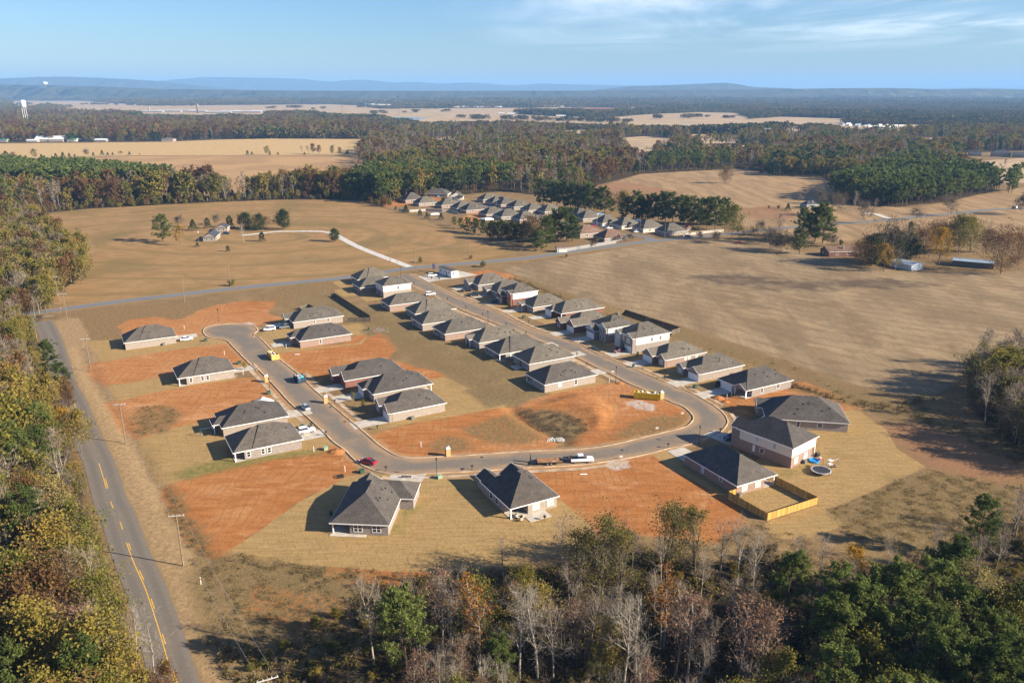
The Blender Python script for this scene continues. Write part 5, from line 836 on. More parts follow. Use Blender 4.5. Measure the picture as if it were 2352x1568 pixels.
def fill(name, pol, sp):
    P = np.array(pol); a, b = P.min(0), P.max(0); out = []
    y = a[1]
    while y < b[1]:
        d = max(0, y-300); s = sp*(1+d/1700)
        xs = np.arange(max(a[0],-.8*y-60), min(b[0],.8*y+90), s)
        for x in xs: out.append((x+rng6.uniform(-.42,.42)*s, y+rng6.uniform(-.42,.42)*s))
        y += s
    A = np.array(out); ins = sdist(A[:,0],A[:,1],P) > -.5
    for c in clear: ins &= sdist(A[:,0],A[:,1],np.array(c)) < 0
    return A[ins]
for name, pol in wood_polys.items():
    sp = dict(left=4.9,line=4.3,bottom=3.7,right=4.4,mid=8.6,centre=7.8,pines=5.2,rightmid=8.4)[name]
    for x, y in fill(name, pol, sp):
        if not in_view(x, y, 40 if x > 0 else 20): continue
        k = pick(mixes[name], (stand(x,y)+rng6.random()*.45) % 1 if name in ('mid','centre','rightmid','line') else rng6.random()); h = rng6.uniform(*HGT[k])*(.82+.36*stand(y+500,x))
        if name == 'bottom':
            px = x*FOC/(y*math.cos(PIT)+CAMH*math.sin(PIT))
            if px > 690: k = 'pine' if rng6.random() < .5 else rng6.choice(['olive','willow','thicket','bare','bare','pale']) 
            elif y > 121 or rng6.random() < .45: k = rng6.choice(['thicket','thicket','bush','bare','thicket','thicket'])
            h = rng6.uniform(*HGT[k])*(.85 if px > 690 else .72)
            if px > 690 and y > 115: k = rng6.choice(['thicket','bush','thicket','bare']); h = rng6.uniform(*HGT[k])*.7
            if px < -250: k = rng6.choice(['bush','thicket','thicket']); h = rng6.uniform(1.2,2.6)
        elif name == 'left':
            d = pdist(np.array([x]),np.array([y]),CL)[0]
            if d < 4.5: k = rng6.choice(['bush','olive','thicket','willow']); h = rng6.uniform(3,5.5) if k in ('olive','willow') else rng6.uniform(2,3.5)
            elif y < 150 : h *= .8
            elif y > 225: k = pick([('bare',26),('pale',14),('pink',13),('russet',12),('olive',30),('white',4)], rng6.random()); h = rng6.uniform(*HGT[k])*(.6 if d < 13 else .84)
            elif d < 13: h *= .68
        elif name in ('line','centre','mid') and pdist(np.array([x]),np.array([y]),pol[:dict(line=10,centre=15,mid=9)[name]])[0] < (9 if name == 'line' else 11):
            k = rng6.choice(['olive','bush','thicket','russet','bush','olive']); h = rng6.uniform(5,8.5) if k in ('olive','russet') else rng6.uniform(2.5,4.2)
            placed.append((math.hypot(x,y), name, k, x, y, h)); continue
        elif name == 'line':
            if k in ('bare','pink') and rng6.random() < .5: k = rng6.choice(['olive','olive','willow','russet']); h = rng6.uniform(*HGT[k])
            zx = at((840,470))[0]
            if x > zx-22: k = 'pine' if rng6.random() < .85 else 'bare'; h = rng6.uniform(13,17)
            elif x < at((330,470))[0] and y > 690 and rng6.random() < .5: k = 'pine'; h = 18
        elif name == 'centre':
            u = x/y
            if y < 950 and -.19 < u < .0 and y < 860: k = 'pine' if rng6.random() < .85 else 'olive'; h = rng6.uniform(14,18)
            elif 860 < y < 1050 and .17 < u < .27 and rng6.random() < .7: k = 'pine'; h = rng6.uniform(13,16)
            elif y < 1050 and .3 < u : k = rng6.choice(['olive','bare','dark','dark']); 
        if len(EX) and k not in ('bush','thicket') and ((EX-[x,y])**2).sum(1).min() < 9: continue
        if k in ('bush','thicket') and name == 'line': h *= 1.7
        if k not in ('bush','thicket'): h *= dict(line=1.42,centre=1.3,mid=1.32,rightmid=1.3,pines=1.2,right=.85,left=1.2).get(name,1)
        placed.append((math.hypot(x,y), name, k, x, y, h))
# hand pines in the left and bottom woods need an understorey too
placed.sort(); 
cnt = {}; rest = {}
LIMIT = dict(spread=40,olive=285,russet=150,gold=60,pale=60,bare=285,white=50,pink=110,pine=285,dark=70,willow=120,thicket=200,bush=150)
for d, name, k, x, y, h in placed:
    n = cnt.get(k,0)
    if d < 900 and n < LIMIT.get(k,100)-(60 if k in ('pine',) else 0):
        cnt[k] = n+1; plant(k, (x,y), h, f'{LOOK[k]} in the {WHERE[name]}', f'{LOOK[k]}s of the {WHERE[name]}', lod=0 if d < 185 else 1, rng=rng6)
    else: rest.setdefault(name, []).append((k,x,y,h))
# the remaining crowns: one mass of woodland per wood, instanced on points
def scatter(name, pts, protos, label):
    """pts: (index, x, y, scale, z)"""
    pc = bpy.data.collections.new(name+'_models')
    for i, me in enumerate(protos): pc.objects.link(bpy.data.objects.new(f'model_{i:02d}', me))
    A = np.array([(p[1],p[2],p[4]) for p in pts], np.float32); me = bpy.data.meshes.new(name); me.vertices.add(len(A)); me.vertices.foreach_set('co', A.ravel())
    for an, ty, vals in (('pick','INT',[p[0] for p in pts]),('size','FLOAT',[p[3] for p in pts]),('turn','FLOAT',[rng6.random()*6.283 for _ in pts])):
        a = me.attributes.new(an, ty, 'POINT'); a.data.foreach_set('value', np.array(vals, np.int32 if ty == 'INT' else np.float32))
    o = bpy.data.objects.new(name, me); COL.objects.link(o); tag(o, label, 'woodland', kind='stuff')
    ng = bpy.data.node_groups.new(name+'_scatter','GeometryNodeTree'); ng.interface.new_socket('Geometry', in_out='INPUT', socket_type='NodeSocketGeometry'); ng.interface.new_socket('Geometry', in_out='OUTPUT', socket_type='NodeSocketGeometry')
    N = ng.nodes.new; L = ng.links.new; gi = N('NodeGroupInput'); go = N('NodeGroupOutput'); ci = N('GeometryNodeCollectionInfo'); ci.inputs[0].default_value = pc; ci.inputs['Separate Children'].default_value = True; ci.inputs['Reset Children'].default_value = True
    ip = N('GeometryNodeInstanceOnPoints'); ip.inputs['Pick Instance'].default_value = True
    def at_(nm, ty):
        q = N('GeometryNodeInputNamedAttribute'); q.data_type = ty; q.inputs[0].default_value = nm; return q.outputs[0]
    cx_ = N('ShaderNodeCombineXYZ'); L(at_('turn','FLOAT'), cx_.inputs[2]); L(gi.outputs[0], ip.inputs['Points']); L(ci.outputs[0], ip.inputs['Instance']); L(at_('pick','INT'), ip.inputs['Instance Index']); L(cx_.outputs[0], ip.inputs['Rotation']); L(at_('size','FLOAT'), ip.inputs['Scale']); L(ip.outputs[0], go.inputs[0])
    md = o.modifiers.new('scatter','NODES'); md.node_group = ng; return o
for name, pts in rest.items():
    keys = sorted({(k,v,1 if math.hypot(x,y) < 650 else 2) for k,x,y,h in pts for v in range(3)}); ix = {q:i for i,q in enumerate(keys)}; protos = [lib(*q)[0] for q in keys]
    pp = [(ix[(k, rng6.randrange(3), 1 if math.hypot(x,y) < 650 else 2)], x, y, h/NUNIT(k), 0.0) for k,x,y,h in pts]
    scatter('woods', pp, protos, 'rest of the '+WHERE[name])
# far country: woods that read as one mass, built of clumps of crowns
def clump(seed, size, n, q):
    rng = np.random.default_rng(seed); C = []; 
    for i in range(n):
        cx_, cy_ = (rng.random(2)-.5)*size; r = 4+3*rng.random(); h = 9+7*rng.random(); th = rng.random(q)*6.28; ph = rng.random(q)**.6*1.5; rr = r*(.75+.25*rng.random(q))
        C.append(np.stack([cx_+rr*np.sin(ph)*np.cos(th), cy_+rr*np.sin(ph)*np.sin(th), h-4.5+5*np.cos(ph)+rng.normal(size=q)*.5-(ph > 1.2)*rng.random(q)*5],1))
    C = np.concatenate(C); V,Fq = quads(C, 2.5, rng, .35); return mesh_np('crowns', V, [Fq], [LEAF['far']])
CL1 = [clump(5+i, 34, 22, 34) for i in range(5)]; CL2 = [clump(50+i, 90, 90, 14) for i in range(4)]
def country(y0, y1, step, protos, grow=0.0):
    P = []; y = y0
    while y < y1:
        s = step*(1+grow*(y-y0)/y0)
        for x in np.arange(-.72*y-100, .72*y+100, s): P.append((x+rng6.uniform(-.4,.4)*s, y+rng6.uniform(-.4,.4)*s, s/step))
        y += s
    A = np.array(P); keep = np.ones(len(A), bool)
    for pol in far_f+red_far+gold+mid_f+clear: keep &= sdist(A[:,0],A[:,1],np.array(pol)) < 10
    for nm in ('mid','centre','pines','rightmid','line'): keep &= sdist(A[:,0],A[:,1],np.array(wood_polys[nm])) < 4
    pond_ = sdist(A[:,0],A[:,1],np.array(POND)) < 30; keep &= pond_
    gap = np.sin(A[:,0]*.0021+1.3)*np.cos(A[:,1]*.0017+A[:,0]*.0006)+.35*np.sin(A[:,0]*.011+A[:,1]*.008); keep &= ~((gap > 1.0)&(A[:,1] > 2600))
    for lx, ly in ROW: keep &= ~((np.abs(A[:,0]-lx) < 24+.004*ly)&(A[:,1] < ly+30)&(A[:,1] > ly-30-.085*ly))
    A = A[keep]; return [(rng6.randrange(len(protos)), x, y, (.6+.75*stand(x*.3,y*.22))*rng6.uniform(.8,1.2)*g, -.5) for x,y,g in A]
POND = DD(885,270,905,269.3,950,269.8,985,271.5,960,274.5,900,274.5)
# ------------------------------------------------------------------ buildings of the older estate, farms and the far country
def plain_house(C, X, Y, ang, label, group=None, h=2.75, wall=None, roof='weath', pitch=.6, gable=False, axis='x', name='house', cat='house', win=True, chim=False, wings=(), porch=False):
    root = empty(name, (*C,.05), R(ang), label, cat, group)
    wm_ = BR.get(wall) or SID.get(wall) or wall
    MB().box((0,0,-.4),(X,Y,h)).build('wall', wm_, root); rb = MB(); hip(rb,-.4,X+.4,-.4,Y+.4,h,pitch,axis,gable,gable)
    for (x0,x1,y0,y1,ax,gA,gB) in wings: hip(rb,x0,x1,y0,y1,h+.03,pitch,ax,gA,gB); 
    rf = rb.build('roof', ROOF.get(roof) or roof, root); fb = MB(); ring(fb,-.4,X+.4,-.4,Y+.4,h-.2,h+.01, skip=(('x0','x1') if axis == 'x' else ('y0','y1')) if gable else ()); fb.build('fascia', TRIM, root)
    if gable:
        for k in (0,1):
            g = MB(); hw = (Y if axis == 'x' else X)/2
            P = [(0,h),(2*hw,h),(hw,h+hw*pitch*.97)]; e = (-.43 if k == 0 else (X if axis == 'x' else Y)+.43); d = .05 if k == 0 else -.05
            A = [((e,q,z) if axis == 'x' else (q,e,z)) for q,z in P]; B = [((e-d,q,z) if axis == 'x' else (q,e-d,z)) for q,z in P]; g.poly(A); g.poly(B[::-1])
            for i in range(3): j = (i+1) % 3; g.poly([A[i],A[j],B[j],B[i]])
            g.build('gable', wm_, root)
    if win:
        for s, p in (('y0',X*.3),('y0',X*.7),('x0',Y*.3),('x0',Y*.68)): window(Face(s,X,Y), root, p, 1.2, 1.3)
    if chim: MB().box((X*.55,Y*.2,h),(X*.55+.8,Y*.2+.8,h+3.0)).build('chimney', BR['buff'], rf)
    return root
U_ = [((430,312),15,13,'char','largest dark-roofed house at the upper left of the older estate',0),((625,358),14,11,'weath','house with a stepped roof, second along the white back fence',0),((955,388),14,11,'weath','house with a pale chimney above the white back fence',1),((1180,432),14,11,'weath','house with a dark left roof slope in the middle of the back row',0),((1312,462),15,11,'weath','house with a small chimney at the ridge, above the bare pink yard',1),((1605,523),14,11,'weath','house above the white pool covers of the older estate',0),((1822,560),15,11,'weath','house with a cream wall behind the dark clump',0),((2090,600),13,11,'weath','last roof of the back row, half behind the oak',0),
      ((1560,302),14,10,'weath','house with a chimney at the top of the older estate, left',1),((1692,348),14,11,'weath','second house from the left in the upper row of the older estate',0),((1815,378),14,11,'weath','third house in the upper row, pink brick end wall',0),((2005,412),14,11,'weath','fourth house in the upper row with a dark chimney',1),((2215,462),13,11,'weath','fifth house in the upper row, cream garage wall',0)]
for q, X, Y, rf, l, ch in U_: plain_house(at(e1(*q)), X+3, Y+2, 29, l, 'houses of the older estate', roof=rf, wall=random.choice(['pink','buff','grey']), chim=ch, h=2.5, pitch=.68)
plain_house(at(e1(690,215)), 22, 13, -10, 'long dark hipped roof behind the older estate, before the pines', 'houses of the older estate', roof='char', wall='grey')
plain_house(at(e1(1062,262)), 12, 12, 0, 'cream gabled house facing the camera at the end of the older street', 'houses of the older estate', roof='char', wall='cream', gable=True, axis='y', wings=((5.5,12.3,-2.0,6,'y',True,True),))
for q, X, Y, rf, l in (((80,385),14,11,'weath','house at the left behind the green pine clump'),((445,440),13,11,'weath','house with a low gable right of the green pine clump'),((525,470),15,12,'weath','tall-roofed house behind the flagpole'),((750,522),13,11,'weath','house with a cream garage beside the white cars'),((975,555),13,11,'weath','house between the two cream garages'),((1225,592),15,11,'weath','house with a white garage on the corner of the older street'),((1500,632),14,11,'weath','tan brick house by the cross road junction'),((490,655),15,11,'rust','brown-roofed house right of the green pine clump'),((775,706),14,11,'rust','dark brown-roofed house in front of the long grey fence')): plain_house(at(e2(*q)), X+3, Y+2, 27, l, 'houses of the older estate', roof=rf, wall='tan' if 'cream' in l or 'white' in l else 'buff', h=2.5, pitch=.68, wings=((X*.3,X*.75,-2.2,Y*.5,'y',True,True),) if X == 13 else ())
M_BLUER = simple('blue_grey_metal_roof',(.33,.42,.50),.45,.4,.2,var=.1); M_WROOF = simple('white_metal_roof',(.62,.63,.62),.4,.4,var=.05); M_GREENR = simple('green_metal_roof',(.03,.16,.11),.5); M_DKR = simple('dark_slate',(.045,.05,.062),.7)
plain_house(at(eF(838,572)), 7.5, 15, 8, 'white farmhouse with a dark blue-grey gable roof', None, roof=M_DKR, wall='white', gable=True, axis='y', pitch=.55)
plain_house(at(eF(1020,432)), 7.5, 9, 8, 'white gabled outbuilding behind the farmhouse', None, roof=M_DKR, wall='white', gable=True, axis='y', pitch=.5, name='outbuilding', cat='outbuilding')
plain_house(at(cR(575,680)), 17, 9.5, 8, 'brown-roofed ranch house with a brick chimney among trees', None, roof='rust', wall='red', gable=True, chim=True, pitch=.45)
plain_house(at(cR(1325,808)), 9.5, 13, 28, 'pale blue metal-roofed shed in the right yard', None, h=3.0, roof=M_BLUER, wall='blue', gable=True, axis='y', pitch=.16, name='shed', cat='shed', win=False)
plain_house(at(cR(2070,795)), 8, 19, 62, 'long dark-walled shed with a pale metal roof in the right yard', None, h=3.2, roof=M_BLUER, wall=simple('weathered_boards',(.10,.085,.075)), gable=True, axis='y', pitch=.14, name='shed', cat='shed', win=False)
plain_house(at(cR(375,240)), 12, 8, 20, 'grey roof with a chimney hidden behind the umbrella pines', None, roof=M_DKR, wall='grey', chim=True)
plain_house(at(e2(225,820)), 6, 4, 12, 'small garden shed with a rust-brown roof at the fence by the cross road', None, h=2.4, roof='rust', wall='cream', gable=True, name='garden_shed', cat='shed', win=False)
plain_house(at(e2(1732,562)), 3.2, 4, 12, 'little white playhouse with a red gable', None, h=1.8, roof=simple('red_roof',(.35,.05,.04)), wall='white', gable=True, axis='y', name='playhouse', cat='playhouse', win=False)
# far farms
def far_b(q, X, Y, ang, l, roof, wall, h=3.5, gable=True, axis='x', pitch=.4, cat='barn', name='barn', group=None): plain_house(at(q), X, Y, ang, l, group, h=h, roof=roof, wall=wall, gable=gable, axis=axis, pitch=pitch, cat=cat, name=name, win=False)
far_b(k1(315,738), 52, 22, 2, 'long white barn at the edge of the brown wood', M_WROOF, 'white', 4.5, pitch=.5); far_b(k1(240,742), 20, 9, 0, 'low white lean-to beside the long white barn', M_WROOF, 'white', 3); far_b(k1(608,736), 18, 10, 0, 'pale block shed with a green roof right of the long barn', M_GREENR, 'cream', 4); far_b(k1(700,734), 30, 12, 0, 'dark open shed between the pale and green ones', M_DKR, simple('shade_boards',(.03,.03,.035)), 4); far_b(k1(860,738), 21, 10, 0, 'grey-green trailer-like shed at the right of the farm row', M_WROOF, 'grey', 3.5); far_b(k1(0,740), 12, 10, 0, 'green-roofed house at the far left edge', M_GREENR, 'white', 3.5); far_b(k1(1468,735), 22, 14, 0, 'white house with a grey hipped roof before the brown wood', ROOF['weath'], 'white', 4, gable=False, cat='house', name='house')
far_b(k3(1255,800), 24, 12, 10, 'white-roofed farm building in the big wood', M_WROOF, 'white', 4); far_b(k4(2060,872), 24, 12, -20, 'white two-storey farmhouse with a dark roof at the far right', M_DKR, 'white', 6, gable=False, cat='house', name='house'); far_b(k4(1850,866), 16, 9, -20, 'low dark shed left of the far right farmhouse', M_DKR, 'grey', 3.5); far_b(k4(2250,880), 18, 12, -25, 'dark barn with a pale curved gable at the right edge', M_DKR, 'grey', 5)
ROW = []
rs = random.Random(5)
WALLS = ['white','cream','tan','buff']
def row(pts, l, n, group, Xr=(14,22), roof=('weath','char'), wl=WALLS, hh=4.5):
    P = [at(p) for p in pts]; P = resample(P, max(1, np.linalg.norm(np.diff(np.array(P),axis=0),axis=1).sum()/n))
    for i, p in enumerate(P[:n]):
        q = (p[0]+rs.uniform(-6,6), p[1]+rs.uniform(-14,14)); ROW.append(q)
        root = empty('house', (*q,0), R(rs.choice([0,25,90])+rs.uniform(-6,6)), l, 'house', group); X = rs.uniform(*Xr); Y = X*.6; w_m = SID.get(rs.choice(wl)) or BR['buff']
        MB().box((0,0,-.4),(X,Y,hh)).build('wall', w_m, root); b = MB(); hip(b,-.5,X+.5,-.5,Y+.5,hh,.6,'x',True,True); b.build('roof', M_WROOF if roof == 'w' else ROOF[rs.choice(roof)], root)
row([k4(730,590),k4(900,605),k4(1060,615),k4(1200,625)], 'pale house among the gleaming row in the right-hand far wood', 14, 'gleaming houses in the far wood', (9,13), 'w', ['cream','tan','white'], 3.0); row([k4(720,580),k4(960,592),k4(1380,610)], 'pale house among the gleaming row in the right-hand far wood', 10, 'gleaming houses in the far wood', (9,13), 'w', ['cream','tan','white'], 3.0)
row([k2(700,355),k2(1000,360),k2(1400,385)], 'house in the distant suburb above the centre fields', 26, 'distant suburb above the fields', (18,30)); row([k2(960,400),k2(1120,410),k2(1340,415)], 'house at the front of the distant suburb above the centre fields', 14, 'front of the distant suburb', (22,34), 'w'); row([k2(1770,425),k2(2000,425),k2(2200,422)], 'dark house in the row along the far red field', 14, 'houses along the far red field', (22,30)); row([k3(0,412),k3(180,410),k3(420,420)], 'house of the dense far row left of the red field', 16, 'dense far row', (20,30)); row([k3(1060,432),k3(1200,432),k3(1280,440)], 'white house right of the far red field', 7, 'white houses by the far red field', (18,30), 'w')
row([k1(0,330),k1(300,325),k1(500,335)], 'house in the village at the far left under the hills', 16, 'village under the hills', (30,45)); row([k1(180,350),k1(430,348),k1(700,352)], 'pale house at the front of the far left village', 14, 'front of the far left village', (30,50), 'w'); row([k4(910,330),k4(1100,325),k4(1380,328)], 'white building on the far right skyline', 9, 'white buildings under the skyline', (60,110), 'w', ['white'], 9); row([k4(1470,378),k4(1650,380)], 'white building in the far right wood', 6, 'white buildings in the far right wood', (35,50), 'w', ['white'], 7)
far_b(k3(350,512), 34, 12, 0, 'white shed on the far straw field', M_WROOF, 'white', 4); far_b(k3(530,510), 18, 10, 0, 'small white barn on the far straw field', M_WROOF, 'white', 4); far_b(k2(2180,492), 24, 12, 0, 'white farm on the right of the far straw field', M_WROOF, 'white', 5); far_b(k2(2260,498), 30, 14, 0, 'larger white farm beside it on the far straw field', M_WROOF, 'white', 6)
for i, (x, y, X) in enumerate(((1290,472,90),(1420,468,110),(1560,466,120),(1710,470,80),(1860,480,110),(2000,472,90),(2120,476,120),(2290,470,60))): far_b(k1(x,y), X, 26, 0, ['flat grey works hall at the left end','flat grey works hall under the short silo','longest grey works hall','works hall left of the tall brown tower','works hall just right of the tall tower','pale works hall','dark-topped works hall','small works hall at the right end'][i]+' of the far plant', M_WROOF, 'grey', 7, pitch=.12, cat='factory hall', name='factory_hall')
for x_ in range(1290,2400,90): ROW.append(at(k1(x_,474)))
for q_ in (k3(350,512),k3(530,510),k2(2180,492),k2(2260,498)): ROW.append(at(q_))
# towers
def tower(q, *a): tower_at(at(q), *a)
def tower_at(b, prof, mat, name, l, cat, legs=None):
    r = empty(name, (*b,0), 0, l, cat); MB().lathe(prof, 20).build('tank', mat, r, smooth=True)
    if legs:
        for k in range(6): a = k*math.pi/3; m = MB().tube((legs[0]*math.cos(a),legs[0]*math.sin(a),-1),(legs[0]*math.cos(a),legs[0]*math.sin(a),legs[1]),.5); m.build('leg', mat, r)
M_TANK = simple('tank_white',(.78,.80,.82),.4,var=.03)
tower_at((-1412,2400), [(5.5,46),(7,48),(7,62),(6,65),(2,66)], M_TANK, 'water_tower', 'white drum water tower on legs at the left edge', 'water tower', (5.6,49))
tower_at((-5290,9480), [(6,60),(5.5,158),(14,164),(28,172),(29,180),(24,188),(8,192)], M_TANK, 'water_tower', 'white bulb-headed water tower before the far hills', 'water tower')
tower(k1(1800,478), [(5,-1),(5,37),(4,38)], simple('tower_brown',(.20,.16,.13)), 'silo', 'tall brown tower of the far plant', 'silo'); tower(k1(1357,458), [(4.5,-1),(4.5,15),(3,17)], simple('silo_grey',(.26,.24,.23)), 'silo', 'short grey silo of the far plant', 'silo')
for q, l in ((k3(1540,668),'white H-frame pylon above the wood, left'),(k3(2262,722),'white H-frame pylon above the wood, right')):
    b = at(q); m = MB()
    for s in (-3.5,3.5): m.tube((s,0,-.5),(s,0,24),.35)
    m.tube((-7,0,21),(7,0,21),.3); o = m.build('pylon', simple('galvanised',(.5,.5,.48),.5)); o.location = (*b,0); tag(o, l, 'pylon', 'H-frame pylons')
for i, q in enumerate((k2(760,490),k2(1135,500),k2(1272,505),k2(230,395),k1(2155,330))):
    b = at(q); m = MB(); hh = 42
    for sx in (-1,1):
        for sy in (-1,1): m.tube((4*sx,4*sy,-1),(.6*sx,.6*sy,hh),.3,.2,4)
    for z, w in ((28,9),(34,8),(40,6)): m.tube((-w,0,z),(w,0,z),.25,n=4)
    o = m.build('lattice_mast', simple('mast_grey',(.18,.18,.18),.6)); o.location = (*b,0); tag(o, ['grey lattice mast over the straw field, left of three','grey lattice mast beside the pond','grey lattice mast right of the pond','thin mast in the far wood','lone mast on the far left skyline'][i], 'pylon', 'lattice masts')
# water, hills
M_WATER = bpy.data.materials.new('water'); t = NT(M_WATER); t.surf((.05,.09,.13),.12,.6)
area('pond', POND, M_WATER, .1, 60)
def hills(name, prof, dist, depth, base_y=210):
    """a ridge with real breadth; its crest heights come from the skyline"""
    px = [p[0] for p in prof]; xs = np.arange(prof[0][0], prof[-1][0]+1, 6.0); cy_ = np.interp(xs, px, [p[1] for p in prof]); rng = np.random.default_rng(len(prof)); 
    X0 = (xs-1176)/FOC*dist*1.0; Hh = np.maximum(0, CAMH+(base_y-cy_)/FOC*dist); k = 15; V = []
    for j in range(k):
        s = j/(k-1)*2-1; w = math.cos(s*math.pi/2)**1.3 if abs(s) < 1 else 0; jit = rng.normal(size=len(xs))*.035*(abs(s) > .05); V.append(np.stack([X0*(1+s*depth/dist*.5), np.full(len(xs), dist+s*depth)+rng.normal(size=len(xs))*60, Hh*np.clip(w+jit*w,0,1.0)-1],1))
    V = np.concatenate(V); n = len(xs); i = np.arange(n*k).reshape(k,n); f = np.stack([i[:-1,:-1],i[:-1,1:],i[1:,1:],i[1:,:-1]],-1).reshape(-1,4)
    o = bpy.data.objects.new(name, mesh_np(name, V, [f], [M_HILL], smooth=True)); COL.objects.link(o); tag(o, kind='structure')
M_HILL = bpy.data.materials.new('hill_woods'); t = NT(M_HILL); n_ = t.noise(t.pos(),.006,6,.7); t.surf(t.mix(t.step(n_,.35,.65),(.030,.036,.020),(.085,.070,.036)),1,.05)
hills('hills', [(-400,186),(-100,184),(0,186),(60,184.5),(120,181),(200,179.5),(280,182),(360,186),(420,190),(520,200),(600,209)], 16000, 2600)
hills('hills', [(330,205),(400,190),(450,185),(500,180.5),(600,181.5),(700,183),(780,190),(820,187),(850,185.5),(880,188),(920,192),(950,190),(985,191.5),(1020,194),(1090,191.5),(1180,198),(1240,194),(1330,196),(1450,198),(1560,201),(1700,206)], 23000, 3600)
hills('hills', [(1360,207),(1440,199),(1500,197.5),(1560,195.5),(1640,192),(1670,195),(1700,201),(1760,203),(1830,207),(1900,209)], 13000, 1600)
hills('hills', [(1880,206),(2000,202.5),(2080,203),(2200,201.5),(2352,202.5),(2700,201)], 31000, 3600)
hills('hills', [(-600,196),(0,197),(60,198),(150,199),(280,202),(400,207),(700,210.5),(1000,211),(1300,210.5),(1700,208),(1900,205.5),(2000,205),(2100,208),(2180,206.5),(2300,208),(2500,206),(2900,206)], 9500, 1300, 212)
p1 = country(1650, 3600, 27, CL1); scatter('woods', p1, CL1, 'far woods beyond the fields, one mass of brown and olive crowns')
p2 = country(3600, 11500, 78, CL2, .75); scatter('woods', p2, CL2, 'distant blue-green woodland reaching to the hills')
BELT = []
for ln_, n_b in (((D(190,240),D(300,242),D(430,244)),34),((D(1247,266),D(1320,268),D(1390,270)),26),((D(1390,266),D(1470,261),D(1530,258)),20),((D(610,250),D(660,247),D(745,252)),10),((D(1190,274),D(1300,278),D(1420,281)),26),((D(850,262),D(960,258),D(1040,256)),9),((D(1500,273),D(1620,269),D(1740,274)),14),((D(820,247),D(900,249),D(1000,250)),16),((D(0,238),D(60,240),D(130,243)),8),((D(1000,270),D(1100,272),D(1180,275)),10)):
    Pb = resample([at(p) for p in ln_], 10); 
    for i_ in range(n_b): q_ = Pb[rng6.randrange(len(Pb))]; BELT.append((rng6.randrange(5), q_[0]+rng6.gauss(0,25), q_[1]+rng6.gauss(0,q_[1]*.008), rng6.uniform(.5,1.0), -.5))
scatter('tree_belts', BELT, CL1, 'belts and clumps of trees across the far straw fields')
finish_ground(list(wood_polys.values()))
# ------------------------------------------------------------------ vehicles
def paint(n, c, m=.0): return simple('paint_'+n, c, .28, .6, m, var=.04)
TYRE = simple('tyre',(.02,.02,.021),.85); RIM = simple('rim',(.45,.46,.47),.35,.5,.6); LAMPW = simple('headlight_glass',(.6,.62,.62),.2,.6); LAMPR = simple('tail_light_red',(.35,.02,.02),.3)
def loft(secs, mat, name, parent):
    """cross sections (x, half width, z low, z high, top inset) lofted into one shell"""
    V = []; F_ = []
    for x, w, a, b, ins in secs: h = (a+b)/2; V += [(x,-w*.92,a),(x,-w,a+.12),(x,-w,h),(x,-(w-ins),b),(x,(w-ins),b),(x,w,h),(x,w,a+.12),(x,w*.92,a)]
    n = 8
    for i in range(len(secs)-1):
        for k in range(n): j = (k+1) % n; F_.append((i*n+k,i*n+j,(i+1)*n+j,(i+1)*n+k))
    F_.append(tuple(range(n-1,-1,-1))); F_.append(tuple(range((len(secs)-1)*n, len(secs)*n)))
    m = MB(); m.v = V; m.f = F_; return m.build(name, mat, parent, smooth=False, bevel=.05)
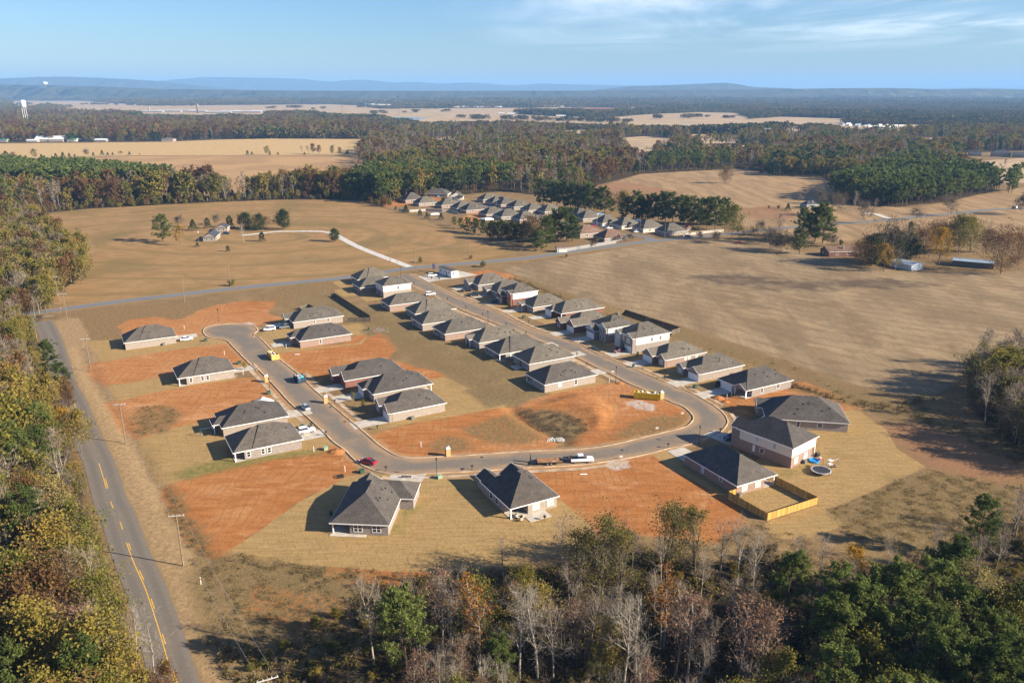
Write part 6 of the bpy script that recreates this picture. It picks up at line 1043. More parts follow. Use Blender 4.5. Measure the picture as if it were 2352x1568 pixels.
def vehicle(kind, xy, ang, col, label, name='parked_car', cat='car', group=None):
    r = empty(name, (*xy,.07), R(ang), label, cat, group)
    if kind == 'sedan':
        loft([(-2.3,.80,.35,.78,.15),(-2.15,.88,.28,.95,.12),(-1.2,.91,.24,1.0,.1),(.9,.91,.24,.98,.1),(1.9,.88,.26,.86,.14),(2.3,.76,.34,.70,.2)], col, 'body', r); loft([(-1.75,.74,.94,.98,.05),(-1.0,.76,.94,1.40,.16),(.1,.76,.94,1.43,.16),(1.05,.76,.92,.98,.05)], GLASS, 'windows', r); loft([(-1.0,.60,1.405,1.44,.05),(.12,.60,1.42,1.455,.05)], col, 'roof_panel', r); ax, rr = 1.4,.33
    elif kind == 'suv':
        loft([(-2.35,.86,.42,1.05,.08),(-2.2,.94,.34,1.12,.08),(.9,.96,.32,1.12,.08),(2.0,.94,.34,1.02,.14),(2.35,.84,.42,.86,.2)], col, 'body', r); loft([(-2.2,.82,1.10,1.30,.08),(-1.9,.84,1.10,1.66,.14),(.3,.84,1.10,1.68,.14),(1.15,.82,1.08,1.14,.06)], GLASS, 'windows', r); loft([(-1.95,.70,1.66,1.74,.06),(.35,.70,1.68,1.74,.06)], col, 'roof_panel', r); ax, rr = 1.45,.38
    else:
        loft([(-2.9,.94,.5,1.15,.05),(-2.8,.98,.42,1.2,.05),(-.95,.98,.42,1.2,.05),(-.9,.98,.42,1.22,.05),(1.2,.98,.42,1.22,.08),(2.7,.97,.44,1.16,.14),(2.95,.9,.5,1.0,.2)], col, 'body', r); loft([(-1.0,.86,1.2,1.86,.12),(-.9,.86,1.2,1.9,.13),(.5,.86,1.2,1.92,.13),(1.25,.84,1.18,1.26,.05)], GLASS, 'windows', r); loft([(-1.02,.74,1.88,1.97,.05),(.55,.74,1.9,1.97,.05)], col, 'roof_panel', r)
        MB().box((-2.75,-.84,1.195),(-1.1,.84,1.235)).build('bed', BLACK, r); ax, rr = 1.85,.42
    x0 = {'sedan':2.3,'suv':2.35}.get(kind, 2.95)
    for sx in (-1,1):
        for sy in (-1,1):
            w = MB().tube((sx*ax,sy*.72,rr),(sx*ax,sy*.97,rr),rr,n=14).build('wheel', TYRE, r); MB().tube((sx*ax,sy*.965,rr),(sx*ax,sy*.985,rr),rr*.62,n=10).build('rim', RIM, w)
    for sy in (-1,1): MB().box((x0-.22,sy*.68-.14,.66),(x0+.02,sy*.68+.14,.82)).build('headlight', LAMPW, r); MB().box((-x0-.015,sy*.7-.12,.8),(-x0+.2,sy*.7+.12,1.0)).build('tail_light', LAMPR, r)
    return r
WHITE = paint('white',(.78,.78,.79)); SILV = paint('silver_blue',(.38,.45,.52),.3); RED = paint('red',(.32,.012,.03)); NAVY = paint('navy',(.02,.035,.075)); BLK = paint('black',(.018,.018,.02)); MAR = paint('maroon',(.10,.025,.045)); GREYP = paint('grey',(.16,.17,.16)); BLUE = paint('blue',(.03,.07,.16))
vehicle('sedan', at(c1(1695,1035)), 28, WHITE, 'white saloon on the drive of the lone house by the turning circle'); vehicle('suv', at(c2(98,945)), 200, WHITE, 'white off-roader, foremost of three on the middle-block drive'); vehicle('sedan', at(c2(180,918)), 205, BLUE, 'dark blue saloon behind the white off-roader'); vehicle('suv', at(c2(240,925)), 205, GREYP, 'grey off-roader nearest the house of the three-car drive')
vehicle('sedan', at(cB(718,480)), 124, SILV, 'silver-blue saloon standing in the short street', name='car'); vehicle('suv', at(cB(728,695)), 30, WHITE, 'white crossover on the left-block drive'); vehicle('sedan', at(cB(1287,978)), 155, RED, 'red hatchback at the kerb on the lower bend'); vehicle('suv', at(c4(330,835)), 195, NAVY, 'dark blue van in the shade beside the two-storey trampoline house'); vehicle('suv', at(c3(1212,1140)), 205, MAR, 'maroon car on the drive of the large cream house')
vehicle('suv', at(c2(1560,625)), 20, WHITE, 'white off-roader on the street by the fourth left house'); vehicle('suv', at(c2(1578,455)), 12, WHITE, 'white car in front of the sales office'); vehicle('pickup', at(c2(1895,590)), 200, BLK, 'black pickup on the drive of the first right-hand house', 'parked_pickup', 'pickup'); vehicle('pickup', at(c2(1960,632)), 200, BLK, 'black pickup on the drive of the second right-hand house', 'parked_pickup', 'pickup'); vehicle('suv', at(c2(2130,698)), 205, BLK, 'black car before the red-brick two-storey house')
vehicle('suv', at(c3(2130,1440)), 60, BLK, 'dark car in the shade of the unfinished house'); vehicle('suv', at(c3(1845,102)), 5, NAVY, 'dark car driving on the cross road past the older estate', name='car')
for q, l in ((e2(655,520),'red car by the flagpole of the older estate'),(e2(790,535),'blue car beside the white one in the older estate'),(e2(830,545),'white car, right of the blue one in the older estate'),(e2(945,632),'white car at the end of the brown-roofed house'),(e2(1150,588),'white car before the corner house of the older estate'),(e2(2340,715),'dark red car at the right end of the cross road')): vehicle('sedan', at(q), 15, RED if 'red' in l else BLUE if l[0:4] == 'blue' else WHITE, l, group='cars of the older estate')
vehicle('suv', at(eF(1180,468)), 8, NAVY, 'dark blue car beside the white farm outbuilding'); vehicle('suv', at(cR(2270,245)), 5, BLK, 'dark car on the right lane', name='car')
# crew-cab truck with gooseneck trailer
tk = at(cC(1030,962)); ta = 4.0; vehicle('pickup', (tk[0]-.2,tk[1]), ta, WHITE, 'white crew-cab pickup hauling a flatbed trailer along the lower street', 'pickup_truck', 'pickup')
tr = empty('flatbed_trailer', (*at(cC(740,975)),.07), R(ta), 'long wooden-decked flatbed trailer with raised ramps behind the white pickup', 'trailer')
DECK = simple('deck_boards',(.27,.145,.07),.85,.1,var=.3,scale=1.2)
MB().box((-3.4,-1.2,.72),(2.9,1.2,.86)).build('deck', DECK, tr); f = MB(); f.box((-3.5,-1.28,.56),(3.0,-1.2,.84)); f.box((-3.5,1.2,.56),(3.0,1.28,.84)); f.tube((2.9,.5,.75),(5.2,.35,1.7),.09); f.tube((2.9,-.5,.75),(5.2,-.35,1.7),.09); f.box((5.0,-.5,1.4),(5.4,.5,1.75)); f.tube((5.3,0,1.7),(5.3,0,1.15),.08); f.build('frame', BLACK, tr)
MB().poly([(-3.5,-1.15,.74),(-3.5,1.15,.74),(-5.2,1.15,.3),(-5.2,-1.15,.3)]).poly([(-3.5,-1.15,.68),(-5.2,-1.15,.24),(-5.2,1.15,.24),(-3.5,1.15,.68)]).build('dovetail', BLACK, tr)
for s in (-.85,.85): MB().box((-5.15,s-.28,.3),(-5.0,s+.28,2.1)).build('ramp', BLACK, tr)
for sx in (-.9,-.0):
    for s in (-1,1): w = MB().tube((sx,s*1.02,.36),(sx,s*1.32,.36),.36,n=12).build('wheel', TYRE, tr); MB().tube((sx,s*1.315,.36),(sx,s*1.335,.36),.2,n=10).build('rim', RIM, w)
MB().box((3.2,-.9,1.3),(4.6,.9,1.34)).build('toolbox', BLACK, tr)
# skips
def skip(xy, ang, L, Wd, H, mat, label, junk):
    r = empty('skip', (*xy,.05), R(ang), label, 'skip'); m = MB(); t_ = .1
    for a, b in (((-L/2,-Wd/2,.2),(L/2,-Wd/2+t_,H)),((-L/2,Wd/2-t_,.2),(L/2,Wd/2,H)),((-L/2,-Wd/2+t_,.2),(-L/2+t_,Wd/2-t_,H)),((L/2-t_,-Wd/2+t_,.2),(L/2,Wd/2-t_,H)),((-L/2+t_,-Wd/2+t_,.2),(L/2-t_,Wd/2-t_,.35))): m.box(a,b)
    m.build('body', mat, r); rb = MB()
    n = int(L/.75)
    for k in range(n+1): x = -L/2+.05+k*(L-.1)/n; [rb.box((x-.05,s*Wd/2-(.1 if s < 0 else 0),.25),(x+.05,s*Wd/2+(.1 if s > 0 else 0),H-.05)) for s in (-1,1)]
    for s in (-1,1): rb.box((-L/2-.05,s*Wd/2-.08,H-.02),(L/2+.05,s*Wd/2+.08,H+.1))
    rb.build('rib', mat, r); rs_ = random.Random(len(label)); 
    for jn, jm in junk:
        j = MB()
        for k in range(14):
            x, y = rs_.uniform(-L/2+.5,L/2-.5), rs_.uniform(-Wd/2+.4,Wd/2-.4); a = rs_.random()*3; s = rs_.uniform(.25,.7); c_, s_ = math.cos(a), math.sin(a); z = H-.35+rs_.random()*.5
            P = [(x+c_*u*s-s_*v*s*.5, y+s_*u*s+c_*v*s*.5, z+u*.2) for u,v in ((-1,-1),(1,-1),(1,1),(-1,1))]; Q = [(p[0],p[1],p[2]-.2) for p in P]
            j.poly(P); j.poly(Q[::-1]); [j.poly([P[i],Q[i],Q[(i+1)%4],P[(i+1)%4]]) for i in range(4)]
        j.build(jn, jm, r)
    fl = MB()
    for k in range(40): x, y = rs_.uniform(-L/2+.2,L/2-.2), rs_.uniform(-Wd/2+.2,Wd/2-.2); z = H-.5+.15*rs_.random(); fl.box((x-.35,y-.2,z-.3),(x+.35,y+.2,z))
    fl.build('rubbish', simple('rubbish_brown',(.22,.16,.11),.95), r)
YELS = simple('skip_yellow',(.55,.40,.02),.5,var=.12); YEL2 = simple('skip_cream_yellow',(.60,.40,.10),.55,var=.12); NAVS = simple('skip_navy',(.02,.05,.09),.5); JW = simple('white_scrap',(.6,.6,.58)); JB = simple('board_scrap',(.42,.28,.14)); JP = simple('pink_scrap',(.55,.16,.2)); JT = simple('teal_scrap',(.05,.35,.4))
skip(at(cC(1617,385)), -13, 8.0, 2.4, 2.0, YELS, 'long bright yellow skip heaped with waste on the bare corner lot', [('scrap',JW),('boards',JB)])
skip(at(c2(132,1195)), 122, 6.0, 2.5, 1.9, YEL2, 'cream-yellow skip standing in the short street', [('boards',JB),('scrap',JW)])
skip(at(c2(375,1405)), 122, 4.6, 2.6, 1.7, NAVS, 'navy skip heaped with coloured rubbish at the kerb of the short street', [('scrap',JW),('boards',JP),('plastic',JT)])
# portable toilets
TOI = simple('toilet_tan',(.50,.33,.16),.6,var=.08); TOR = simple('toilet_roof',(.75,.74,.70),.5)
for q, l in ((cB(365,237),'tan portable toilet on the left kerb of the short street'),(cB(903,427),'tan portable toilet beside the middle-block pavement'),(cB(2012,907),'tan portable toilet in the weeds by the lower bend'),(cC(1746,388),'pale portable toilet beside the long yellow skip')):
    r = empty('portable_toilet', (*at(q),.05), R(20), l, 'portable toilet'); MB().box((-.58,-.58,0),(.58,.58,2.15)).build('cabin', TOI, r, bevel=.04); rf = MB(); rf.lathe([(.82,2.15),(.80,2.26),(.5,2.42),(.1,2.5)], 4); o = rf.build('roof', TOR, r); o.rotation_euler.z = math.pi/4; MB().box((-.64,-.42,.1),(-.58,.42,2.0)).build('door', simple('toilet_door',(.42,.27,.13),.6), r); MB().tube((.4,.4,2.2),(.4,.4,2.7),.05).build('vent_pipe', TOR, r)
# poles and lamps
def pole(b, l, h=11.6, arms=1, ang=0, pins=True, group='utility poles'):
    r = empty('utility_pole', (*at(b),0) if len(b) == 2 else b, R(ang), l, 'utility pole', group); MB().tube((0,0,-.5),(0,0,h),.17,.11,8).build('pole', WOODP, r)
    for k in range(arms):
        c = MB().box((-1.5,-.14,h-.45-k*.5),(1.5,-.02,h-.31-k*.5)).build('crossarm', simple('crossarm_pale',(.42,.40,.38),.8), r)
        if pins:
            for x in (-1.35,-.6,.6,1.35): MB().tube((x,-.08,h-.31-k*.5),(x,-.08,h-.05-k*.5),.06,.04,6).build('insulator', simple('insulator',(.55,.55,.56),.3), c)
    return r
pole(D(421,1299),'nearest whole utility pole, by the county road and the red lot', arms=1, ang=10); pole(cA(1143,572),'second utility pole up the county road, by the weedy patch', ang=8); pole(c1(825,1310),'third utility pole up the county road, behind the lone house', ang=8); pole(c1(612,852),'utility pole at the corner by the stop sign', ang=5); pole(c1(540,680),'utility pole in front of the pale trees across the corner', ang=5)
pole(c1(1678,688),'bare pole on the cross road verge, no crossarm', arms=0, h=11.5); pole(c1(2095,545),'taller of two poles by a bush on the cross road', arms=0, h=12); pole(c1(2085,500),'shorter twin pole by the bush on the cross road', arms=0, h=8); pole(c2(1195,355),'pole left of the gravel drive mouth', arms=0, h=14); pole(c2(1425,418),'pole right of the gravel drive mouth', arms=0, h=13); pole(c2(1910,270),'thin pole beyond the cross road with a bush at its foot', arms=0, h=9)
pole(c3(858,210),'pole standing by the long grey fence', arms=0, h=12); pole(c3(1630,108),'pole at the tan house beside the road junction', arms=0, h=12); pole(e2(1185,585),'pole among the older estate drives', arms=0, h=11); pole(cR(1400,300),'pole by the small bare tree on the right lane', arms=0, h=11); pole(cR(575,690),'pole in front of the brown ranch house', arms=0, h=7)
pb = at(c6(75,1510), 11.6); pole((pb[0],pb[1],0),'utility pole whose crossarm just shows at the bottom edge', ang=25)
for q, h in ((e1(1022,255),9),(e1(1410,290),9),(e1(1750,370),10),(e1(2187,470),10)): 
    r = empty('flagpole' if h == 9 and q == e1(1022,255) else 'street_lamp', (*at(q),0), 0, {0:'pale post with a flag at the left of the older estate'}.get(0) if q == e1(1022,255) else 'pale lamp post along the older street', 'flagpole' if q == e1(1022,255) else 'street lamp', None if q == e1(1022,255) else 'lamp posts of the older estate'); MB().tube((0,0,0),(0,0,h),.10,.06,6).build('post', METAL, r)
    if q == e1(1022,255): MB().box((-.9,-.02,h-1.3),(-.06,.02,h-.2)).build('flag', simple('green_flag',(.05,.3,.2)), r)
    else: MB().tube((0,0,h-.1),(1.2,0,h+.2),.05).build('arm', METAL, r)
r = empty('flagpole', (*at(e2(685,515)),0), 0, 'white flagpole before the tall-roofed house of the older estate', 'flagpole'); MB().tube((0,0,0),(0,0,9.5),.09,.05,6).build('pole', TRIM, r); MB().box((.06,-.02,8.2),(1.3,.02,9.2)).build('flag', TRIM, r)
r = empty('lamp_post', (*at(eF(780,640)),0), 0, 'slim farmyard lamp post in front of the farmhouse', 'lamp post'); MB().tube((0,0,0),(0,0,9),.12,.08,6).build('post', WOODP, r); MB().box((-.1,-.5,8.4),(.5,.2,8.9)).build('lamp', TRIM, r)
LAMPS = [(cB(1912,1105),'street lamp at the lower bend beside the near drive'),(cC(2088,800),'street lamp at the corner by the brown-brick house'),(c3(1186,1410),'street lamp by the near end of the left row'),(c2(2083,880),'street lamp halfway down the left row'),(c1(1988,858),'dark lamp post on the red soil above the turning circle'),(cB(397,345),'street lamp behind the white gravel heap'),(c3(25,880),'street lamp on the left kerb below the white cars'),(c2(1290,460),'street lamp at the head of the long street')]
l0 = None
for q, l in LAMPS:
    if l0 is None:
        r = l0 = empty('street_lamp', (*at(q),.04), 0, l, 'street lamp', 'street lamps of the new estate'); MB().tube((0,0,0),(0,0,.5),.16,.12,8).tube((0,0,.5),(0,0,4.6),.07,.055,8).build('post', BLACK, r); h_ = MB().lathe([(.10,4.6),(.20,4.75),(.22,5.1),(.24,5.15),(.05,5.35)],8).build('lantern', BLACK, r); MB().lathe([(.17,4.78),(.19,5.08)],8).build('lamp_glass', simple('lamp_glass',(.6,.58,.5),.3), h_)
        proto_k = list(r.children)
    else:
        c = copy_tree(l0); c.location = (*at(q),.04); tag(c, l)
# mailboxes along the kerb
MAILS = [(cB(985,435),'beside the portable toilet'),(cB(1450,1045),'on the lower bend by the red car'),(cB(2232,1035),'on the lower street in front of the near lawns'),(cB(905,725),'at the left-block kerb by the white crossover'),(cB(1372,670),'at the near end of the middle block'),(cC(1808,835),'by the drive of the brown-brick house'),(cC(2282,695),'at the bend before the grey house'),(c2(1412,530),'at the head of the long street'),(c2(1715,672),'below the white off-roader'),(c2(1882,748),'beside the sixth left house'),(c2(2032,815),'beside the seventh left house'),(c2(2248,905),'beside the eighth left house'),(c3(370,985),'beside the ninth left house'),(c3(625,1100),'beside the last but one left house'),(c3(832,1180),'near the end of the left row'),(c3(925,1270),'at the end house of the left row'),(c3(392,880),'by the fifth right-hand house'),(c3(1630,1385),'before the tenth right-hand house'),(c3(838,1050),'before the two-storey houses'),(c2(1620,470),'before the sales office car')]
m0 = None
for q, l in MAILS:
    lab = 'black post-mounted mailbox '+l
    if m0 is None: m0 = r = empty('mailbox', (*at(q),.05), R(30), lab, 'mailbox', 'mailboxes along the kerb'); MB().box((-.07,-.07,0),(.07,.07,1.15)).build('post', BLACK, r); MB().box((-.32,-.14,1.0),(.32,.14,1.32)).build('box', BLACK, r)
    else: c = copy_tree(m0); c.location = (*at(q),.05); tag(c, lab)
# transformer boxes, air conditioners, markers, signs
def small_box(q, s, mat, l, name, cat, ang=29, group=None, lid=True):
    r = empty(name, (*at(q),.02), R(ang), l, cat, group); MB().box((-s[0]/2,-s[1]/2,0),(s[0]/2,s[1]/2,s[2])).build('cabinet', mat, r, bevel=.04)
    if lid: MB().box((-s[0]/2-.04,-s[1]/2-.04,s[2]),(s[0]/2+.04,s[1]/2+.04,s[2]+.06)).build('lid', mat, r)
for q, l in ((cB(1232,1060),'green transformer box behind the nearest house'),(cB(690,655),'green transformer box behind the white crossover'),(cB(902,852),'pale green cabinet at the corner of the left-block lawn'),(cB(385,345),'green cabinet by the lamp at the gravel heap'),(c1(2172,1250),'green cabinet on the drive side of the second left house'),(c3(1905,1465),'green cabinet on the soil before the unfinished house'),(c3(350,830),'green cabinet on the verge of the fifth right-hand house'),(c1(1870,1040),'green cabinet by the turning circle'),(cB(1935,1110),'pale cabinet at the foot of the lower street lamp'),(cB(120,72),'green cabinet beside the street above the first toilet')): small_box(q, (1.1,.9,.9), GREENB if 'pale' not in l else simple('pale_green',(.25,.32,.22)), l, 'utility_cabinet', 'utility cabinet')
for q, l in ((cB(1690,575),'air conditioner beside the long mottled brick wall'),(c1(1490,1078),'air conditioner beside the lone turning-circle house'),(c4(400,1345),'air conditioner at the corner of the fenced-yard house'),(c4(990,1045),'dark air conditioner behind the trampoline house'),(cB(80,190),'air conditioner at the second left house')): small_box(q, (.9,.9,.8), simple('ac_grey',(.16,.16,.15),.6), l, 'air_conditioner', 'air conditioner')
for i, (q, l) in enumerate(((cB(432,440),'by the gravel heap'),(cB(1078,1050),'near the red car'),(cB(1768,825),'in the weeds of the middle lot'),(cB(152,170),'by the second left house'),(c1(1675,930),'above the lone house'),(c2(250,1105),'on the drive of the pink-brick house'),(c1(2040,1165),'on the red lot between left houses'),(cC(1272,245),'at the end of the left row lawn'),(c4(325,440),'before the unfinished house'),(c4(283,462),'beside the first one at the unfinished house'),(cB(795,870),'on the left-block lawn corner'))): 
    o = MB().tube((0,0,0),(0,0,1.5),.075,.075,8).tube((0,0,1.5),(0,0,1.55),.09,.09,8).build('marker_pipe', TRIM); o.location = (*at(q),0); tag(o, 'white marker pipe '+l, 'marker pipe', 'white marker pipes')
for q, l in ((cC(1380,935),'small white sign on the red lot beside the truck'),(cC(770,985),'small white sign behind the trailer'),(cC(1708,675),'small white sign on the inner kerb of the bend'),(cC(1937,540),'round white marker on the inner corner lot'),(cC(1305,160),'round white sign by the left row drive')):
    r = empty('lot_sign', (*at(q),0), 0, l, 'sign'); MB().tube((0,0,0),(0,0,.6),.03).build('post', METAL, r); MB().box((-.4,-.02,.45),(.4,.02,1.0)).build('panel', TRIM, r)
# stop sign
b = at(c1(552,800)); r = empty('stop_sign', (*b,0), 0, 'red eight-sided stop sign at the corner of the two roads', 'stop sign'); MB().tube((0,.04,0),(0,.04,2.9),.05).build('post', METAL, r)
p8_ = [(.55*math.cos(math.pi/8+k*math.pi/4), .55*math.sin(math.pi/8+k*math.pi/4)) for k in range(8)]
def plate(sc, y0, y1, nm, mt):
    m = MB(); A = [(x*sc,y0,z*sc+2.55) for x,z in p8_]; B = [(x*sc,y1,z*sc+2.55) for x,z in p8_]; m.poly(A); m.poly(B[::-1]); [m.poly([A[k],B[k],B[(k+1)%8],A[(k+1)%8]]) for k in range(8)]; return m.build(nm, mt, r)
plate(1.0,-.02,.02,'rim',TRIM); plate(.93,-.03,.0,'plate',simple('sign_red',(.50,.012,.02),.5))
cu = bpy.data.curves.new('lettering','FONT'); cu.body = 'STOP'; cu.size = .36; cu.align_x = 'CENTER'; cu.align_y = 'CENTER'; cu.extrude = .004; to = bpy.data.objects.new('lettering', cu); COL.objects.link(to); me_ = bpy.data.meshes.new_from_object(to); bpy.data.objects.remove(to); to = bpy.data.objects.new('lettering', me_); COL.objects.link(to); to.parent = r; to.location = (0,-.04,2.55); to.rotation_euler = (math.pi/2,0,0); me_.materials.clear(); me_.materials.append(TRIM)
# heaps
def heap(q, rx, h, mat, l, seed, name='gravel_heap'):
    rng = np.random.default_rng(seed); m = MB(); n = 26; pr = []
    V = []; 
    for k, f in enumerate(np.linspace(1,0,8)): V += [(rx*f*(1+rng.normal()*.05)*math.cos(2*math.pi*i/n), rx*f*(1+rng.normal()*.05)*.85*math.sin(2*math.pi*i/n), h*(1-f)**.85*(1+rng.normal()*.04)-.05) for i in range(n)]
    m.v = V; m.f = [(k*n+i,k*n+(i+1)%n,(k+1)*n+(i+1)%n,(k+1)*n+i) for k in range(7) for i in range(n)]; o = m.build(name, mat, smooth=True); o.location = (*at(q),0); tag(o, l, name.replace('_',' '))
heap(cB(335,420), 3.4, 1.9, simple('gravel_white',(.52,.51,.50),.95,.1,var=.22,scale=6), 'pale grey gravel heap on the red lot beside the short street', 1)
SOIL = simple('red_soil',(.30,.13,.05),.97,.05,var=.35,scale=1.5)
for q, rx, h, l in ((cB(1000,870),2.6,.9,'red soil heap at the corner of the left block'),(c4(200,455),2.4,.9,'red soil heap before the unfinished house'),(c4(270,490),1.6,.5,'lower red soil heap beside the first one'),(c3(1220,1425),1.8,.5,'red soil heap at the end of the left row')): heap(q, rx, h, SOIL, l, len(l), 'soil_heap')
# litter in the eroded ditch, scraps on the lots
lm = MB(); rs8 = random.Random(3)
for k in range(90): x, y = at(cC(790+rs8.uniform(-80,80), 758+rs8.uniform(-16,16))); s = rs8.uniform(.04,.14); lm.box((x-s,y-s,-.2),(x+s,y+s,rs8.uniform(.03,.15)))
tag(lm.build('litter', JW), 'scattered pale litter at the bottom of the eroded bank', 'litter', kind='stuff')
bm_ = MB(); rs8 = random.Random(4)
for k in range(120): x, y = at(c2(1085+rs8.gauss(0,36), 950+rs8.gauss(0,12))); a = rs8.random()*3; L_ = rs8.uniform(.5,1.8); bm_.tube((x,y,rs8.uniform(0,.3)),(x+math.cos(a)*L_,y+math.sin(a)*L_,rs8.uniform(.1,.7)),.05,.03,4)
tag(bm_.build('brush_pile', BARK['twig']), 'grey pile of cut brush at the edge of the bare lot', 'brush pile')
# ------------------------------------------------------------------ fences
FY = boards('new_fence_wood',(.47,.29,.085)); FD = boards('dark_fence_wood',(.125,.10,.075)); FW = simple('bleached_fence',(.42,.38,.34),.9,.1,var=.15,scale=1); FB = simple('bluish_fence',(.25,.25,.25),.9,.1,var=.2,scale=2)
def fence(pts, h, mat, l, group=None):
    r = empty('fence', (*pts[0],0), 0, l, 'fence', group); o = np.array(pts[0])
    for a, b in zip(pts[:-1], pts[1:]):
        a = np.array(a)-o; b = np.array(b)-o; L_ = np.linalg.norm(b-a); d = (b-a)/L_; nrm = np.array([-d[1],d[0]]); m = MB(); n = max(1,int(L_/.16)); rs_ = random.Random(int(L_*10))
        for k in range(n): 
            p = a+d*(k*L_/n); q = a+d*((k+.93)*L_/n); z = h+rs_.uniform(-.03,.03); c_ = [p-nrm*.012, q-nrm*.012, q+nrm*.012, p+nrm*.012]; m.prism([tuple(v) for v in c_], .03, z)
        m.build('panel', mat, r); np_ = max(2,int(L_/2.5))
        for k in range(np_+1): p = a+d*(L_*k/np_)+nrm*.07; MB().box((p[0]-.05,p[1]-.05,-.2),(p[0]+.05,p[1]+.05,h-.1)).build('post', mat, r)
        rl_ = MB()
        for z in (.4,h-.35): c_ = [a+nrm*.015, b+nrm*.015, b+nrm*.055, a+nrm*.055]; rl_.prism([tuple(v) for v in c_], z, z+.09)
        rl_.build('rail', mat, r)
def W(f, *q): return [at(f(*p)) for p in q]
fence([at(c4(365,1345)),at(c4(295,1365)),at(c4(648,1568)),at(c4(1107,1420)),at(c4(712,1222))], 1.85, FY, 'new yellow timber fence round the yard of the brown-brick house')
fence(W(c2,(655,640),(690,640),(1010,845),(1012,865),(808,868)), 1.85, FD, 'dark timber fence running from the left row to the middle block'); fence(W(c2,(380,760),(450,740),(525,775)), 1.85, FD, 'short dark fence angle behind the middle-block house')
fence(W(c3,(1205,810),(1272,792),(1508,870),(1460,868)), 1.85, FD, 'upper part of the dark fenced gardens behind the two-storey houses'); fence(W(c3,(1508,870),(1772,955),(1690,985)), 1.85, FD, 'lower part of the dark fenced gardens behind the cream house')
fence(W(e2,(240,820),(430,790),(640,755),(910,712)), 1.9, FB, 'long bluish grey fence along the cross road'); fence(W(e1,(330,425),(480,440),(720,425),(960,435),(1060,435),(1200,470)), 1.9, FW, 'long bleached fence behind the older estate'); fence(W(e1,(80,265),(340,275)), 1.8, simple('red_fence',(.16,.06,.04),.8), 'dark red fence at the upper left of the older estate'); fence(W(e2,(1690,630),(1950,598),(2160,580)), 1.8, FW, 'pale fence right of the tan corner house')
# ------------------------------------------------------------------ sales office, yard things
b = at(c2(1750,470)); r = empty('sales_office', (*b,.1), R(124), 'white cabin used as a sales office at the head of the long street', 'cabin')
MB().box((0,-4.0,.35),(13,0,3.6)).build('wall', SID['white'], r); rb = MB(); hip(rb,-.15,13.15,-4.15,.15,3.62,.12,'x',True,True); rb.build('roof', ROOF['char'], r); fb = MB(); ring(fb,0,13,-4,0,.0,.34); fb.build('skirting', simple('skirting_grey',(.3,.3,.3)), r)
for p in (2.5,6.5,10.5): 
    f_ = Face('y1',13,0); window(f_, r, p, 1.1, 1.0, 1.7)
window(Face('x0',13,0), r, -1.4, .9, 1.0, 1.7); door(Face('y1',13,0), r, 4.6, 1.0, 2.3); st = MB()
for k in range(3): st.box((4.0,.05+k*.3,-.1),(5.2,.35+k*.3,.4-k*.13))
st.build('steps', simple('deck_grey',(.3,.27,.22)), r)
a_ = area('parking_pad', [at(p) for p in (c2(1430,455),c2(1520,510),c2(1660,485),c2(1810,470),c2(1990,440),c2(1830,405),c2(1640,430),c2(1540,440))], CONC, .045, 2.5)
b = at(c2(1590,410)); r = empty('sign_board', (*b,0), R(20), 'tall dark sign board beside the sales office', 'sign board'); MB().box((-.08,-.08,0),(.08,.08,4.2)).build('post', BLACK, r); MB().box((-.7,-.12,1.6),(.7,.1,4.2)).build('panel', simple('sign_plum',(.06,.04,.09),.5), r)
# trampoline
b = at(c4(1137,1135)); r = empty('trampoline', (*b,0), 0, 'round trampoline with a pale rim and net poles behind the two-storey house', 'trampoline'); MB().lathe([(2.1,.86),(2.1,.90)],28).build('mat', simple('jump_mat',(.03,.032,.04),.7), r)
rm = MB(); n = 32
for k in range(n): a, c_ = 2*math.pi*k/n, 2*math.pi*(k+1)/n; rm.poly([(2.1*math.cos(a),2.1*math.sin(a),.93),(2.1*math.cos(c_),2.1*math.sin(c_),.93),(2.45*math.cos(c_),2.45*math.sin(c_),.93),(2.45*math.cos(a),2.45*math.sin(a),.93)][::-1]); rm.poly([(2.45*math.cos(a),2.45*math.sin(a),.83),(2.45*math.cos(c_),2.45*math.sin(c_),.83),(2.45*math.cos(c_),2.45*math.sin(c_),.93),(2.45*math.cos(a),2.45*math.sin(a),.93)])
rm.build('rim', simple('rim_pad_grey',(.38,.38,.40)), r)
for k in range(6): a = k*math.pi/3; MB().tube((2.3*math.cos(a),2.3*math.sin(a),0),(2.3*math.cos(a),2.3*math.sin(a),.9),.04).build('leg', METAL, r); MB().tube((2.48*math.cos(a),2.48*math.sin(a),.4),(2.48*math.cos(a),2.48*math.sin(a),2.6),.035).build('net_pole', BLACK, r)
b = at(c4(1245,1090)); r = empty('swing_frame', (*b,0), R(25), 'metal swing frame with a small slide tower beside the trampoline', 'swing frame')
fm = MB()
for x in (-1.8,1.8): fm.tube((x,-.8,0),(x,0,2.2),.05); fm.tube((x,.8,0),(x,0,2.2),.05)
fm.tube((-1.8,0,2.2),(1.8,0,2.2),.05); fm.build('frame', METAL, r); MB().box((-1.7,-.5,1.3),(-.5,.5,1.42)).box((-1.7,-.5,2.3),(-.5,.5,2.4)).build('platform', simple('toy_white',(.6,.58,.62)), r)
sl_ = MB(); sl_.poly([(-.5,-.3,1.4),(1.2,-.3,.1),(1.2,.3,.1),(-.5,.3,1.4)][::-1]); sl_.poly([(-.5,-.3,1.35),(1.2,-.3,.05),(1.2,.3,.05),(-.5,.3,1.35)]); sl_.build('slide', simple('slide_red',(.4,.05,.08)), r); MB().box((.3,-.25,.5),(.8,.25,.55)).build('swing_seat', simple('toy_blue',(.05,.2,.5)), r)
